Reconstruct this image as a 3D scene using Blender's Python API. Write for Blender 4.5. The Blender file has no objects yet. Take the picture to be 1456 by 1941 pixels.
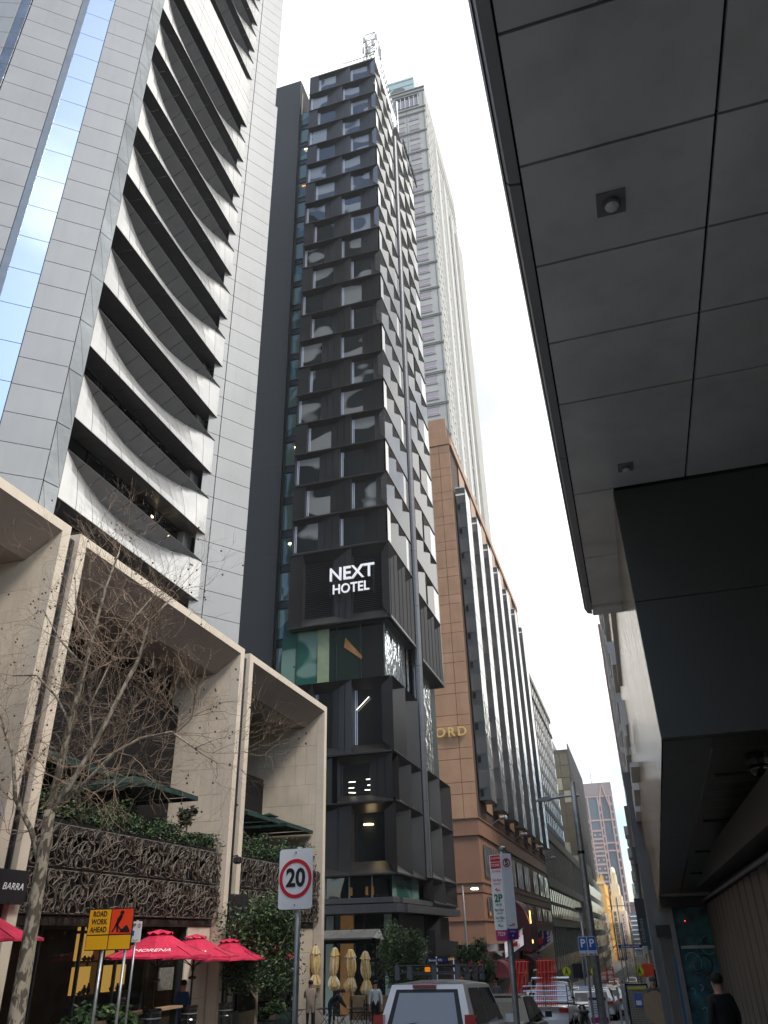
import bpy, math, random
from mathutils import Vector, Matrix, Quaternion
R = math.radians
rnd = random.Random(7)
scene = bpy.context.scene
COL = scene.collection

# ------------------------------------------------------------------ camera
cam_d = bpy.data.cameras.new('camera')
cam = bpy.data.objects.new('camera', cam_d); COL.objects.link(cam)
scene.camera = cam
cam_d.sensor_fit = 'VERTICAL'; cam_d.sensor_height = 24.0
cam_d.lens = 24.0 * 1447.66 / 1941.0
cam_d.clip_start = 0.05; cam_d.clip_end = 6000
cx_ = Vector((0.95736612, 0.28796489, -0.02294214))
cy_ = Vector((0.15989118, -0.46207646, 0.87230737))
cz_ = Vector((0.24059288, -0.83878577, -0.48841939))
m_ = Matrix((cx_, cy_, cz_)).transposed().to_4x4(); m_.translation = Vector((0, 0, 1.65))
cam.matrix_world = m_

# ------------------------------------------------------------------ sky, sun, exposure
SUN_EL, SUN_AZ = 47.0, 118.0          # azimuth clockwise from +Y
world = bpy.data.worlds.new('World'); scene.world = world; world.use_nodes = True
wt = world.node_tree; wt.nodes.clear()
def wn(t, **k):
    n = wt.nodes.new(t)
    for a, b in k.items(): setattr(n, a, b)
    return n
sky = wn('ShaderNodeTexSky', sky_type='NISHITA'); sky.sun_disc = False
sky.sun_elevation = R(SUN_EL); sky.sun_rotation = R(SUN_AZ); sky.air_density = 1.0; sky.dust_density = 1.0
bg1 = wn('ShaderNodeBackground'); bg1.inputs[1].default_value = 0.13
wt.links.new(sky.outputs[0], bg1.inputs[0])
tc = wn('ShaderNodeTexCoord'); mp = wn('ShaderNodeMapping'); mp.inputs['Scale'].default_value = (1.0, 1.0, 2.2)
wt.links.new(tc.outputs['Generated'], mp.inputs[0])
nz = wn('ShaderNodeTexNoise'); nz.inputs['Scale'].default_value = 2.1; nz.inputs['Detail'].default_value = 7; nz.inputs['Roughness'].default_value = 0.55
nz.inputs['Distortion'].default_value = 0.4
wt.links.new(mp.outputs[0], nz.inputs['Vector'])
sep = wn('ShaderNodeSeparateXYZ'); wt.links.new(tc.outputs['Generated'], sep.inputs[0])
mr = wn('ShaderNodeMapRange'); mr.inputs[1].default_value = -0.45; mr.inputs[2].default_value = 0.15; mr.inputs[3].default_value = -0.09; mr.inputs[4].default_value = 0.17
wt.links.new(sep.outputs[1], mr.inputs[0])
mr2 = wn('ShaderNodeMapRange'); mr2.inputs[1].default_value = 0.12; mr2.inputs[2].default_value = 0.30; mr2.inputs[3].default_value = -0.20; mr2.inputs[4].default_value = 0.0
wt.links.new(sep.outputs[2], mr2.inputs[0])
ad0 = wn('ShaderNodeMath', operation='ADD'); wt.links.new(nz.outputs[0], ad0.inputs[0]); wt.links.new(mr2.outputs[0], ad0.inputs[1])
ad = wn('ShaderNodeMath', operation='ADD'); wt.links.new(ad0.outputs[0], ad.inputs[0]); wt.links.new(mr.outputs[0], ad.inputs[1])
cr = wn('ShaderNodeValToRGB'); cr.color_ramp.elements[0].position = 0.46; cr.color_ramp.elements[1].position = 0.60
wt.links.new(ad.outputs[0], cr.inputs[0])
nz2 = wn('ShaderNodeTexNoise'); nz2.inputs['Scale'].default_value = 3.4; nz2.inputs['Detail'].default_value = 6
wt.links.new(mp.outputs[0], nz2.inputs['Vector'])
cr2 = wn('ShaderNodeValToRGB'); cr2.color_ramp.elements[0].position = 0.30; cr2.color_ramp.elements[0].color = (0.47, 0.49, 0.51, 1)
cr2.color_ramp.elements[1].position = 0.52; cr2.color_ramp.elements[1].color = (1.0, 0.985, 0.95, 1)
wt.links.new(nz2.outputs[0], cr2.inputs[0])
bg2 = wn('ShaderNodeBackground'); bg2.inputs[1].default_value = 1.05
wt.links.new(cr2.outputs[0], bg2.inputs[0])
mx = wn('ShaderNodeMixShader'); out = wn('ShaderNodeOutputWorld')
wt.links.new(cr.outputs[0], mx.inputs[0]); wt.links.new(bg1.outputs[0], mx.inputs[1]); wt.links.new(bg2.outputs[0], mx.inputs[2])
wt.links.new(mx.outputs[0], out.inputs[0])
sun_d = bpy.data.lights.new('sun', 'SUN'); sun_d.energy = 1.3; sun_d.angle = R(12); sun_d.color = (1.0, 0.95, 0.87)
sun = bpy.data.objects.new('sun', sun_d); COL.objects.link(sun)
sd = Vector((math.sin(R(SUN_AZ)) * math.cos(R(SUN_EL)), math.cos(R(SUN_AZ)) * math.cos(R(SUN_EL)), math.sin(R(SUN_EL))))
sun.rotation_euler = sd.to_track_quat('Z', 'Y').to_euler()
sun.location = (60, -40, 120)
vs = scene.view_settings
vs.view_transform = 'Standard'; vs.look = 'None'; vs.exposure = 0.95; vs.gamma = 1.0; vs.use_curve_mapping = False

# ------------------------------------------------------------------ materials
MC = {}
def mat(name, col, rough=0.6, metal=0.0, var=0.12, scale=2.0, bump=0.0, bscale=30.0, spec=0.5, emit=0.0, ecol=None, coat=0.0, ior=1.5, stretch=(1, 1, 1), alpha=1.0, rvar=0.0, stain=0.0):
    if name in MC: return MC[name]
    m = bpy.data.materials.new(name); m.use_nodes = True
    nt = m.node_tree; b = nt.nodes['Principled BSDF']
    def set_(n, v):
        if n in b.inputs: b.inputs[n].default_value = v
    set_('Base Color', (*col, 1)); set_('Roughness', rough); set_('Metallic', metal); set_('IOR', ior)
    set_('Specular IOR Level', spec); set_('Coat Weight', coat); set_('Alpha', alpha)
    tcn = nt.nodes.new('ShaderNodeTexCoord'); mpn = nt.nodes.new('ShaderNodeMapping'); mpn.inputs['Scale'].default_value = stretch
    geo = nt.nodes.new('ShaderNodeNewGeometry')
    nt.links.new(geo.outputs['Position'], mpn.inputs[0])
    if var > 0:
        n1 = nt.nodes.new('ShaderNodeTexNoise'); n1.inputs['Scale'].default_value = scale; n1.inputs['Detail'].default_value = 5
        nt.links.new(mpn.outputs[0], n1.inputs['Vector'])
        oi = nt.nodes.new('ShaderNodeObjectInfo')
        mA = nt.nodes.new('ShaderNodeMapRange'); mA.inputs[3].default_value = 1 - var; mA.inputs[4].default_value = 1 + var
        nt.links.new(n1.outputs[0], mA.inputs[0]); mA.inputs[1].default_value = 0.3; mA.inputs[2].default_value = 0.7
        mB = nt.nodes.new('ShaderNodeMapRange'); mB.inputs[3].default_value = 1 - var * 0.35; mB.inputs[4].default_value = 1 + var * 0.35
        nt.links.new(oi.outputs['Random'], mB.inputs[0])
        ml = nt.nodes.new('ShaderNodeMath'); ml.operation = 'MULTIPLY'
        nt.links.new(mA.outputs[0], ml.inputs[0]); nt.links.new(mB.outputs[0], ml.inputs[1])
        vm = nt.nodes.new('ShaderNodeVectorMath'); vm.operation = 'SCALE'; vm.inputs[0].default_value = col
        nt.links.new(ml.outputs[0], vm.inputs['Scale'])
        last = vm.outputs[0]
        if stain > 0:
            mp2 = nt.nodes.new('ShaderNodeMapping'); mp2.inputs['Scale'].default_value = (1.6, 1.6, 0.12)
            nt.links.new(geo.outputs['Position'], mp2.inputs[0])
            n2 = nt.nodes.new('ShaderNodeTexNoise'); n2.inputs['Scale'].default_value = 1.7; n2.inputs['Detail'].default_value = 6
            nt.links.new(mp2.outputs[0], n2.inputs['Vector'])
            mC = nt.nodes.new('ShaderNodeMapRange'); mC.inputs[1].default_value = 0.5; mC.inputs[2].default_value = 0.75; mC.inputs[3].default_value = 1; mC.inputs[4].default_value = 1 - stain
            nt.links.new(n2.outputs[0], mC.inputs[0])
            v2 = nt.nodes.new('ShaderNodeVectorMath'); v2.operation = 'SCALE'; nt.links.new(last, v2.inputs[0]); nt.links.new(mC.outputs[0], v2.inputs['Scale'])
            last = v2.outputs[0]
        nt.links.new(last, b.inputs['Base Color'])
        if rvar > 0:
            mD = nt.nodes.new('ShaderNodeMapRange'); mD.inputs[1].default_value = 0.3; mD.inputs[2].default_value = 0.7
            mD.inputs[3].default_value = max(0.02, rough - rvar); mD.inputs[4].default_value = min(1, rough + rvar)
            nt.links.new(n1.outputs[0], mD.inputs[0]); nt.links.new(mD.outputs[0], b.inputs['Roughness'])
    if bump > 0:
        n3 = nt.nodes.new('ShaderNodeTexNoise'); n3.inputs['Scale'].default_value = bscale; n3.inputs['Detail'].default_value = 4
        nt.links.new(mpn.outputs[0], n3.inputs['Vector'])
        bp = nt.nodes.new('ShaderNodeBump'); bp.inputs['Strength'].default_value = bump; bp.inputs['Distance'].default_value = 0.02 if bscale > 5 else 0.3
        nt.links.new(n3.outputs[0], bp.inputs['Height']); nt.links.new(bp.outputs[0], b.inputs['Normal'])
    if emit > 0:
        set_('Emission Color', (*(ecol or col), 1)); set_('Emission Strength', emit)
    MC[name] = m
    return m

def glass(name, col, rough=0.03, spec=1.0, ior=1.9, wave=0.0, wscale=0.5, trans=0.0, metal=0.0, refl_patch=None):
    """window glass: dark body with strong mirror reflection; trans>0 lets part of the view through"""
    if name in MC: return MC[name]
    m = bpy.data.materials.new(name); m.use_nodes = True
    nt = m.node_tree; b = nt.nodes['Principled BSDF']
    b.inputs['Base Color'].default_value = (*col, 1); b.inputs['Roughness'].default_value = rough
    b.inputs['IOR'].default_value = ior; b.inputs['Metallic'].default_value = metal
    if wave > 0:
        g = nt.nodes.new('ShaderNodeNewGeometry'); n = nt.nodes.new('ShaderNodeTexNoise'); n.inputs['Scale'].default_value = wscale; n.inputs['Detail'].default_value = 1.5
        oi = nt.nodes.new('ShaderNodeObjectInfo'); va = nt.nodes.new('ShaderNodeVectorMath'); va.operation = 'ADD'
        mu = nt.nodes.new('ShaderNodeMath'); mu.operation = 'MULTIPLY'; mu.inputs[1].default_value = 37.0
        nt.links.new(oi.outputs['Random'], mu.inputs[0]); nt.links.new(g.outputs['Position'], va.inputs[0]); nt.links.new(mu.outputs[0], va.inputs[1])
        nt.links.new(va.outputs[0], n.inputs['Vector'])
        bp = nt.nodes.new('ShaderNodeBump'); bp.inputs['Strength'].default_value = 1.0; bp.inputs['Distance'].default_value = wave
        nt.links.new(n.outputs[0], bp.inputs['Height']); nt.links.new(bp.outputs[0], b.inputs['Normal'])
    if refl_patch:  # pale noise patches paint wavy reflections into the glass colour
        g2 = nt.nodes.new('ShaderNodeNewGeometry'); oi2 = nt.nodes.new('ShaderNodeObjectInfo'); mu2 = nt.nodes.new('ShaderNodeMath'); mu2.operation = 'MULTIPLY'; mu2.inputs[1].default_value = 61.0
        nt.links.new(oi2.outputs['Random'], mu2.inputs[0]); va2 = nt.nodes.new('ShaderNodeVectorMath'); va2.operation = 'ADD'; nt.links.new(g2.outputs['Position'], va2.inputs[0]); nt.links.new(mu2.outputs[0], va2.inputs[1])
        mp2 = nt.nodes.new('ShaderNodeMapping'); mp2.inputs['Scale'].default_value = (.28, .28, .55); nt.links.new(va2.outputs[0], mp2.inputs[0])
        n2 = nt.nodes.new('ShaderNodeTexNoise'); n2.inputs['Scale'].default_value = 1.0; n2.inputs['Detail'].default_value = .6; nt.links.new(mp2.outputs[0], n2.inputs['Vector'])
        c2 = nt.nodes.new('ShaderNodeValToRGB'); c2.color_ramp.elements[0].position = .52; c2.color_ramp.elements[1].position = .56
        c2.color_ramp.elements[0].color = (*col, 1); c2.color_ramp.elements[1].color = (*refl_patch, 1); nt.links.new(n2.outputs[0], c2.inputs[0]); nt.links.new(c2.outputs[0], b.inputs['Base Color'])
    if trans > 0:
        tr = nt.nodes.new('ShaderNodeBsdfTransparent'); tr.inputs[0].default_value = (0.8, 0.85, 0.83, 1)
        fr = nt.nodes.new('ShaderNodeFresnel'); fr.inputs[0].default_value = 1.5
        mm = nt.nodes.new('ShaderNodeMapRange'); mm.inputs[3].default_value = trans; mm.inputs[4].default_value = 0.0
        nt.links.new(fr.outputs[0], mm.inputs[0])
        mxs = nt.nodes.new('ShaderNodeMixShader'); o = nt.nodes['Material Output']
        nt.links.new(mm.outputs[0], mxs.inputs[0]); nt.links.new(b.outputs[0], mxs.inputs[1]); nt.links.new(tr.outputs[0], mxs.inputs[2])
        nt.links.new(mxs.outputs[0], o.inputs[0])
    MC[name] = m
    return m

# ------------------------------------------------------------------ object helpers
def wpos(o):
    v = Vector((0, 0, 0))
    while o is not None:
        v += o.location; o = o.parent
    return v
def tag(o, label=None, cat=None, group=None, kind=None):
    if label: o['label'] = label
    if cat: o['category'] = cat
    if group: o['group'] = group
    if kind: o['kind'] = kind
    return o
def thing(name, label, cat, loc=(0, 0, 0), group=None):
    o = bpy.data.objects.new(name, None); COL.objects.link(o); o.location = loc; o.empty_display_size = 0.3
    return tag(o, label, cat, group)

class MB:
    """collects faces, builds one mesh object"""
    def __init__(s): s.v = []; s.f = []; s.mi = []; s.mats = []; s.cur = 0
    def m(s, material):
        if material not in s.mats: s.mats.append(material)
        s.cur = s.mats.index(material); return s
    def poly(s, pts):
        n = len(s.v); s.v += [tuple(p) for p in pts]; s.f.append(tuple(range(n, n + len(pts)))); s.mi.append(s.cur); return s
    def box(s, x0, y0, z0, x1, y1, z1):
        if x1 < x0: x0, x1 = x1, x0
        if y1 < y0: y0, y1 = y1, y0
        if z1 < z0: z0, z1 = z1, z0
        n = len(s.v)
        s.v += [(x0, y0, z0), (x1, y0, z0), (x1, y1, z0), (x0, y1, z0), (x0, y0, z1), (x1, y0, z1), (x1, y1, z1), (x0, y1, z1)]
        for q in ((0, 3, 2, 1), (4, 5, 6, 7), (0, 1, 5, 4), (1, 2, 6, 5), (2, 3, 7, 6), (3, 0, 4, 7)):
            s.f.append(tuple(n + i for i in q)); s.mi.append(s.cur)
        return s
    def prism(s, pts, lo, hi, axis='x'):
        """extrude closed 2D outline pts along axis from lo to hi; pts in the two other axes, in xyz order"""
        def P(a, b, c):
            return {'x': (c, a, b), 'y': (a, c, b), 'z': (a, b, c)}[axis]
        n = len(s.v); k = len(pts)
        s.v += [P(a, b, lo) for a, b in pts] + [P(a, b, hi) for a, b in pts]
        s.f.append(tuple(n + i for i in range(k))[::-1]); s.mi.append(s.cur)
        s.f.append(tuple(n + k + i for i in range(k))); s.mi.append(s.cur)
        for i in range(k):
            j = (i + 1) % k
            s.f.append((n + i, n + j, n + k + j, n + k + i)); s.mi.append(s.cur)
        return s
    def tube(s, pts, rads, seg=6, caps=True):
        if not isinstance(rads, (list, tuple)): rads = [rads] * len(pts)
        P = [Vector(p) for p in pts]; rings = []
        up = Vector((0, 0, 1)); d0 = (P[1] - P[0]).normalized()
        if abs(d0.dot(up)) > 0.95: up = Vector((1, 0, 0))
        a = d0.cross(up).normalized()
        for i, p in enumerate(P):
            d = (P[min(i + 1, len(P) - 1)] - P[max(i - 1, 0)])
            if d.length < 1e-9: d = Vector((0, 0, 1))
            d.normalize(); a = (a - d * a.dot(d))
            if a.length < 1e-6: a = d.orthogonal()
            a.normalize(); b = d.cross(a); n = len(s.v)
            for k in range(seg):
                t = 2 * math.pi * k / seg; s.v.append(tuple(p + (a * math.cos(t) + b * math.sin(t)) * rads[i]))
            rings.append(n)
        for i in range(len(P) - 1):
            for k in range(seg):
                s.f.append((rings[i] + k, rings[i] + (k + 1) % seg, rings[i + 1] + (k + 1) % seg, rings[i + 1] + k)); s.mi.append(s.cur)
        if caps:
            s.f.append(tuple(rings[0] + k for k in range(seg))[::-1]); s.mi.append(s.cur)
            s.f.append(tuple(rings[-1] + k for k in range(seg))); s.mi.append(s.cur)
        return s
    def lathe(s, prof, cx=0, cy=0, seg=16, sx=1, sy=1):
        rings = []
        for r, z in prof:
            n = len(s.v); rings.append(n)
            for k in range(seg):
                t = 2 * math.pi * k / seg; s.v.append((cx + r * sx * math.cos(t), cy + r * sy * math.sin(t), z))
        for i in range(len(prof) - 1):
            for k in range(seg):
                s.f.append((rings[i] + k, rings[i] + (k + 1) % seg, rings[i + 1] + (k + 1) % seg, rings[i + 1] + k)); s.mi.append(s.cur)
        s.f.append(tuple(rings[0] + k for k in range(seg))[::-1]); s.mi.append(s.cur)
        s.f.append(tuple(rings[-1] + k for k in range(seg))); s.mi.append(s.cur)
        return s
    def mesh(s, name, material=None, off=(0, 0, 0), smooth=False):
        me = bpy.data.meshes.new(name)
        ox, oy, oz = off
        me.from_pydata([(x - ox, y - oy, z - oz) for x, y, z in s.v], [], s.f)
        if s.mats and material is None:
            for mm in s.mats: me.materials.append(mm)
            me.polygons.foreach_set('material_index', s.mi)
        elif material: me.materials.append(material)
        if smooth: me.polygons.foreach_set('use_smooth', [True] * len(s.f))
        me.update()
        return me
    def build(s, name, material=None, parent=None, smooth=False, kind=None, loc=None):
        """verts are given in world (or root-local when root sits at the origin) coordinates"""
        off = Vector(loc) if loc is not None else Vector((0, 0, 0))
        base = wpos(parent) if parent else Vector((0, 0, 0))
        if parent is None and loc is None and s.v:
            xs = [v[0] for v in s.v]; ys = [v[1] for v in s.v]; zs = [v[2] for v in s.v]
            off = Vector(((min(xs) + max(xs)) / 2, (min(ys) + max(ys)) / 2, min(zs)))
        if loc is None and parent is not None: off = base.copy()
        me = s.mesh(name, material, off, smooth)
        o = bpy.data.objects.new(name, me); COL.objects.link(o)
        o.location = off - base
        if parent: o.parent = parent
        if kind: o['kind'] = kind
        return o
def inst(name, me, parent, wloc, rotz=0.0, rot=None, scale=None):
    o = bpy.data.objects.new(name, me); COL.objects.link(o)
    o.location = Vector(wloc) - (wpos(parent) if parent else Vector((0, 0, 0)))
    o.rotation_euler = rot if rot else (0, 0, rotz)
    if scale: o.scale = scale
    if parent: o.parent = parent
    return o
BC = {}
def boxmesh(name, dx, dy, dz, material, bev=0.0):
    key = (name, round(dx, 3), round(dy, 3), round(dz, 3), material.name)
    if key not in BC:
        b = MB()
        if bev > 0:
            x, y, z = dx / 2, dy / 2, dz / 2; e = min(bev, x * .9, y * .9, z * .9)
            # chamfer the edges of the faces on the local -y side (the show side)
            b.poly([(-x + e, -y, -z + e), (x - e, -y, -z + e), (x - e, -y, z - e), (-x + e, -y, z - e)])
            f = [(-x + e, -y, -z + e), (x - e, -y, -z + e), (x - e, -y, z - e), (-x + e, -y, z - e)]
            g = [(-x, -y + e, -z), (x, -y + e, -z), (x, -y + e, z), (-x, -y + e, z)]
            h = [(-x, y, -z), (x, y, -z), (x, y, z), (-x, y, z)]
            for i in range(4):
                j = (i + 1) % 4
                b.poly([f[i], g[i], g[j], f[j]]); b.poly([g[i], h[i], h[j], g[j]])
            b.poly(h[::-1])
        else:
            b.box(-dx / 2, -dy / 2, -dz / 2, dx / 2, dy / 2, dz / 2)
        BC[key] = b.mesh(name, material)
    return BC[key]
def copy_tree(o, parent=None):
    c = o.copy(); COL.objects.link(c)
    if parent: c.parent = parent
    for ch in list(o.children): copy_tree(ch, c)
    return c

FC = {}
def text_mesh(s, size, mat_, extrude=0.002, bold=0.0, align='CENTER', sx=1.0, spacing=1.0, italic=0.0):
    cu = bpy.data.curves.new('lettering', 'FONT'); cu.body = s; cu.size = size; cu.extrude = extrude; cu.offset = bold
    cu.align_x = align; cu.align_y = 'CENTER'; cu.resolution_u = 3; cu.space_character = spacing; cu.shear = italic
    o = bpy.data.objects.new('tmp', cu); COL.objects.link(o)
    dg = bpy.context.evaluated_depsgraph_get(); me = bpy.data.meshes.new_from_object(o.evaluated_get(dg))
    bpy.data.objects.remove(o); me.materials.clear(); me.materials.append(mat_)
    if sx != 1.0:
        for v in me.vertices: v.co.x *= sx
    return me
def text(s, size, mat_, parent, wloc, rotz=0.0, name='lettering', **k):
    """upright text facing -Y when rotz=0, facing +X when rotz=90 deg"""
    me = text_mesh(s, size, mat_, **k)
    return inst(name, me, parent, wloc, rot=(R(90), 0, rotz))

def G(y):
    """height of the street at distance y"""
    pts = [(-60, 2.0), (0, 0.0), (100, -4.5), (200, -7.0), (330, -9.0), (700, -9.5), (3000, -9.5)]
    for (a, za), (b, zb) in zip(pts, pts[1:]):
        if y <= b: return za + (zb - za) * (y - a) / (b - a)
    return -9.5
asphalt = mat('asphalt', (0.045, 0.046, 0.048), 0.85, var=.25, scale=1.5, bump=.5, bscale=60)
bluestone = mat('bluestone_paving', (0.20, 0.20, 0.195), 0.75, var=.2, scale=1.2, bump=.3, bscale=40)
kerbm = mat('kerb_stone', (0.16, 0.16, 0.16), 0.8, var=.2, bump=.3)
roadpaint = mat('road_paint', (0.6, 0.6, 0.58), 0.7, var=.15, scale=8)
white_panel = mat('pale_metal_panel', (0.30, 0.305, 0.30), 0.42, metal=.1, var=.05, scale=.5, spec=.5, stain=.06)
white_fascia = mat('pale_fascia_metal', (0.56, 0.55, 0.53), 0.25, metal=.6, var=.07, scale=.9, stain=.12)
strip_metal = mat('brushed_metal_strip', (0.26, 0.275, 0.285), 0.22, metal=.9, var=.2, scale=.6, bump=.15, bscale=1.2)
lip_dark = mat('dark_lip_metal', (0.03, 0.03, 0.032), 0.5, var=.1)
soffit_shaded = mat('shaded_soffit_metal', (0.13, 0.13, 0.135), 0.42, metal=.1, var=.08)  # blade metal darkened in colour to paint the shade on down-facing faces
blackvoid = mat('black_recess', (0.008, 0.008, 0.009), 0.8, var=0)
black_glass = glass('black_glass', (0.008, 0.009, 0.01), ior=1.5, wave=.01)
blue_glass = glass('sky_mirror_glass', (0.62, 0.74, 0.9), rough=.02, metal=.92, wave=.006, wscale=.35)
joint_dark = mat('joint_black', (0.015, 0.015, 0.016), .8, var=0)
stone = mat('cream_sandstone', (0.66, 0.56, 0.43), 0.75, var=.10, scale=.9, bump=.12, bscale=25, stain=.10)
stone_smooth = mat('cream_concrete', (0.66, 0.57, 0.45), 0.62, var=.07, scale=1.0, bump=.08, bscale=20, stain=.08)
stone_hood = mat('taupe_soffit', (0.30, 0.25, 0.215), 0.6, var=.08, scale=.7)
bronze = mat('black_bronze_panel', (0.020, 0.019, 0.019), 0.36, metal=.0, var=.12, scale=.8, rvar=.06, spec=.35)
bronze_side = mat('anodised_side_panel', (0.06, 0.058, 0.055), 0.16, metal=0, var=.12, scale=.8, rvar=.04, ior=2.0, coat=.8)
bronze_edge = mat('bronze_ledge', (0.06, 0.06, 0.062), 0.35, metal=.5, var=.1)
slab_dark = mat('dark_slab_panel', (0.018, 0.020, 0.020), 0.55, metal=0, var=.06, scale=.2)
hotel_glass = glass('hotel_window_glass', (0.014, 0.019, 0.021), ior=1.9, wave=.02, wscale=.45, refl_patch=(.22, .23, .23))
plain_hotel_glass = glass('podium_window_glass', (0.014, 0.017, 0.018), ior=1.8, wave=.05, wscale=.4)
side_glass = glass('rippled_mirror_glass', (0.75, 0.8, 0.8), rough=.03, metal=.9, wave=.10, wscale=1.4)
green_glass = glass('green_curtain_glass', (0.022, 0.095, 0.08), ior=1.8, wave=.03, wscale=.5, refl_patch=(.15, .25, .21))
mullion = mat('reveal_sky_glint', (0.55, 0.60, 0.72), 0.3, metal=.3, var=.05)  # bluish white paints the sky reflection seen in the hotel window reveals
mullion_dk = mat('dark_mullion', (0.02, 0.03, 0.03), 0.4, var=0)
brown_stone = mat('brown_granite_panel', (0.38, 0.22, 0.13), 0.5, var=.12, scale=.6, bump=.05, stain=.1)
brown_dark = mat('brown_granite_base', (0.23, 0.12, 0.075), 0.45, var=.12, scale=.6)
granite_black = mat('polished_dark_granite', (0.05, 0.025, 0.022), 0.15, var=.3, scale=4)
bay_metal = mat('bay_dark_metal', (0.07, 0.075, 0.078), 0.35, metal=.3, var=.15, scale=.5)
bay_glass = glass('bay_glass', (0.10, 0.105, 0.11), rough=.06, ior=2.4, wave=.02)
bay_mirror = glass('bay_street_glass', (0.32, 0.33, 0.32), rough=.09, metal=.8, wave=.05, wscale=.8)
beige_tower = mat('beige_tower_stone', (0.46, 0.45, 0.41), 0.7, var=.08, scale=.3)
pink_glass = glass('pink_blind_glass', (0.40, 0.34, 0.345), rough=.12, ior=1.6)
white_frame = mat('white_window_frame', (0.75, 0.75, 0.73), .5, var=.03)
pale_green = mat('pale_green_plant_screen', (0.42, 0.56, 0.54), .5, var=.06)
canopy_m = mat('canopy_metal_panel', (0.76, 0.78, 0.80), 0.32, metal=.2, var=.12, scale=.8, stain=.12, bump=.03, bscale=2)
canopy_dk = mat('canopy_box_metal', (0.085, 0.09, 0.09), 0.4, metal=.2, var=.08, scale=.5)
timber_dk = mat('dark_tile_soffit', (0.05, 0.046, 0.04), 0.4, var=.2, scale=1.5)
slat_m = mat('brown_metal_slat', (0.15, 0.135, 0.115), 0.5, metal=.3, var=.15, scale=1.5, stain=.15)
lens_m = mat('frosted_lens', (0.75, 0.76, 0.77), .35, var=.02)
steel = mat('galvanised_steel', (0.36, 0.38, 0.385), 0.42, metal=.75, var=.18, scale=9, bump=.08)
chrome = mat('chrome_tube', (0.75, 0.76, 0.77), 0.18, metal=.95, var=.04)
signwhite = mat('sign_white', (0.88, 0.89, 0.90), .45, var=.03, scale=6)
signblack = mat('sign_black', (0.01, 0.01, 0.012), .5, var=0)
signred = mat('sign_red', (0.62, 0.01, 0.03), .45, var=.03)
signyel = mat('sign_amber', (0.85, 0.44, 0.01), .45, var=.03)
signorg = mat('sign_orange_red', (0.88, 0.065, 0.015), .45, var=.03)
signblue = mat('sign_blue', (0.01, 0.11, 0.42), .4, var=.03)
signgreen = mat('sign_green', (0.01, 0.16, 0.07), .5, var=0)
signpurple = mat('sign_purple', (0.10, 0.03, 0.20), .5, var=.05)
signmag = mat('sign_magenta', (0.42, 0.02, 0.16), .5, var=.05)
signfluo = mat('sign_fluoro_yellow', (0.75, 0.78, 0.02), .5, var=0)
silver_letter = mat('silver_letter', (0.80, 0.80, 0.82), .3, metal=.2, var=.02, emit=.25, ecol=(.85, .87, .9))
brass = mat('brass_letter', (0.78, 0.58, 0.22), .3, metal=.25, var=.05)
magenta = mat('magenta_canvas', (0.60, 0.018, 0.07), .8, var=.18, scale=2.5, bump=.35, bscale=4)
green_canvas = mat('dark_green_canvas', (0.008, 0.032, 0.026), .8, var=.2, scale=2, bump=.3, bscale=4)
yellow_canvas = mat('ochre_white_canvas', (0.72, 0.45, 0.12), .8, var=.2, scale=8)
cream_canvas = mat('cream_canvas', (0.78, 0.70, 0.50), .8, var=.1, scale=6)
blackmetal = mat('black_metal', (0.015, 0.015, 0.016), .4, metal=.2, var=.05)
blackgloss = mat('black_gloss_drum', (0.012, 0.012, 0.013), .15, var=.05, coat=.5)
bark = mat('mottled_plane_bark', (0.20, 0.175, 0.13), .9, var=.8, scale=6, bump=.8, bscale=14)
bark_pale = mat('pale_plane_limb', (0.36, 0.32, 0.25), .85, var=.35, scale=5, bump=.4)
twig = mat('brown_twig', (0.25, 0.18, 0.125), .85, var=.35, scale=3)
leafA = mat('leaf_mid', (0.045, 0.085, 0.028), .55, var=.5, scale=4)
leafB = mat('leaf_dark', (0.018, 0.040, 0.018), .55, var=.5, scale=4)
leafC = mat('leaf_light', (0.10, 0.17, 0.045), .55, var=.4, scale=4)
vine = mat('woven_vine_steel', (0.115, 0.095, 0.075), .5, metal=.25, var=.35, scale=4)
carwhite = mat('car_white_paint', (0.84, 0.85, 0.86), .35, var=.02, coat=.8)
cardark = mat('car_dark_paint', (0.018, 0.019, 0.021), .3, var=.02, coat=.2)
carsilver = mat('car_silver_paint', (0.32, 0.33, 0.34), .3, metal=.5, var=.02, coat=.6)
carred = mat('car_red_paint', (0.35, 0.01, 0.015), .25, var=.02, coat=.8)
carglass = glass('car_tinted_glass', (0.010, 0.011, 0.012), ior=1.38)
rearglass = glass('car_dusty_rear_glass', (0.30, 0.34, 0.38), rough=.22, ior=1.6)
rubber = mat('rubber', (0.012, 0.012, 0.012), .8, var=.1)
taillight = mat('red_lens', (0.42, 0.01, 0.015), .15, var=0, coat=.8)
orangelens = mat('orange_beacon', (0.9, 0.25, 0.01), .25, var=0, emit=.3)
redplastic = mat('red_barrier_plastic', (0.80, 0.05, 0.035), .45, var=.08, scale=5)
cardboard = mat('cardboard', (0.38, 0.27, 0.17), .85, var=.06, scale=3)
maroon = mat('maroon_canvas', (0.075, 0.006, 0.014), .6, var=.15, scale=3)
skin = mat('skin', (0.45, 0.26, 0.19), .6, var=.05)
hair = mat('dark_hair', (0.02, 0.014, 0.01), .7, var=.1)
warm_shelf = mat('lit_shelf_back', (0.9, 0.55, 0.12), .6, var=.1, emit=.30, ecol=(1.0, .55, .12))
warm_lamp = mat('warm_lamp', (1, .8, .5), .5, var=0, emit=5.0, ecol=(1.0, .75, .4))
orange_int = mat('warm_timber_interior', (0.17, 0.085, 0.03), .6, var=.35, scale=2, emit=.035, ecol=(.9, .45, .12))
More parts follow.
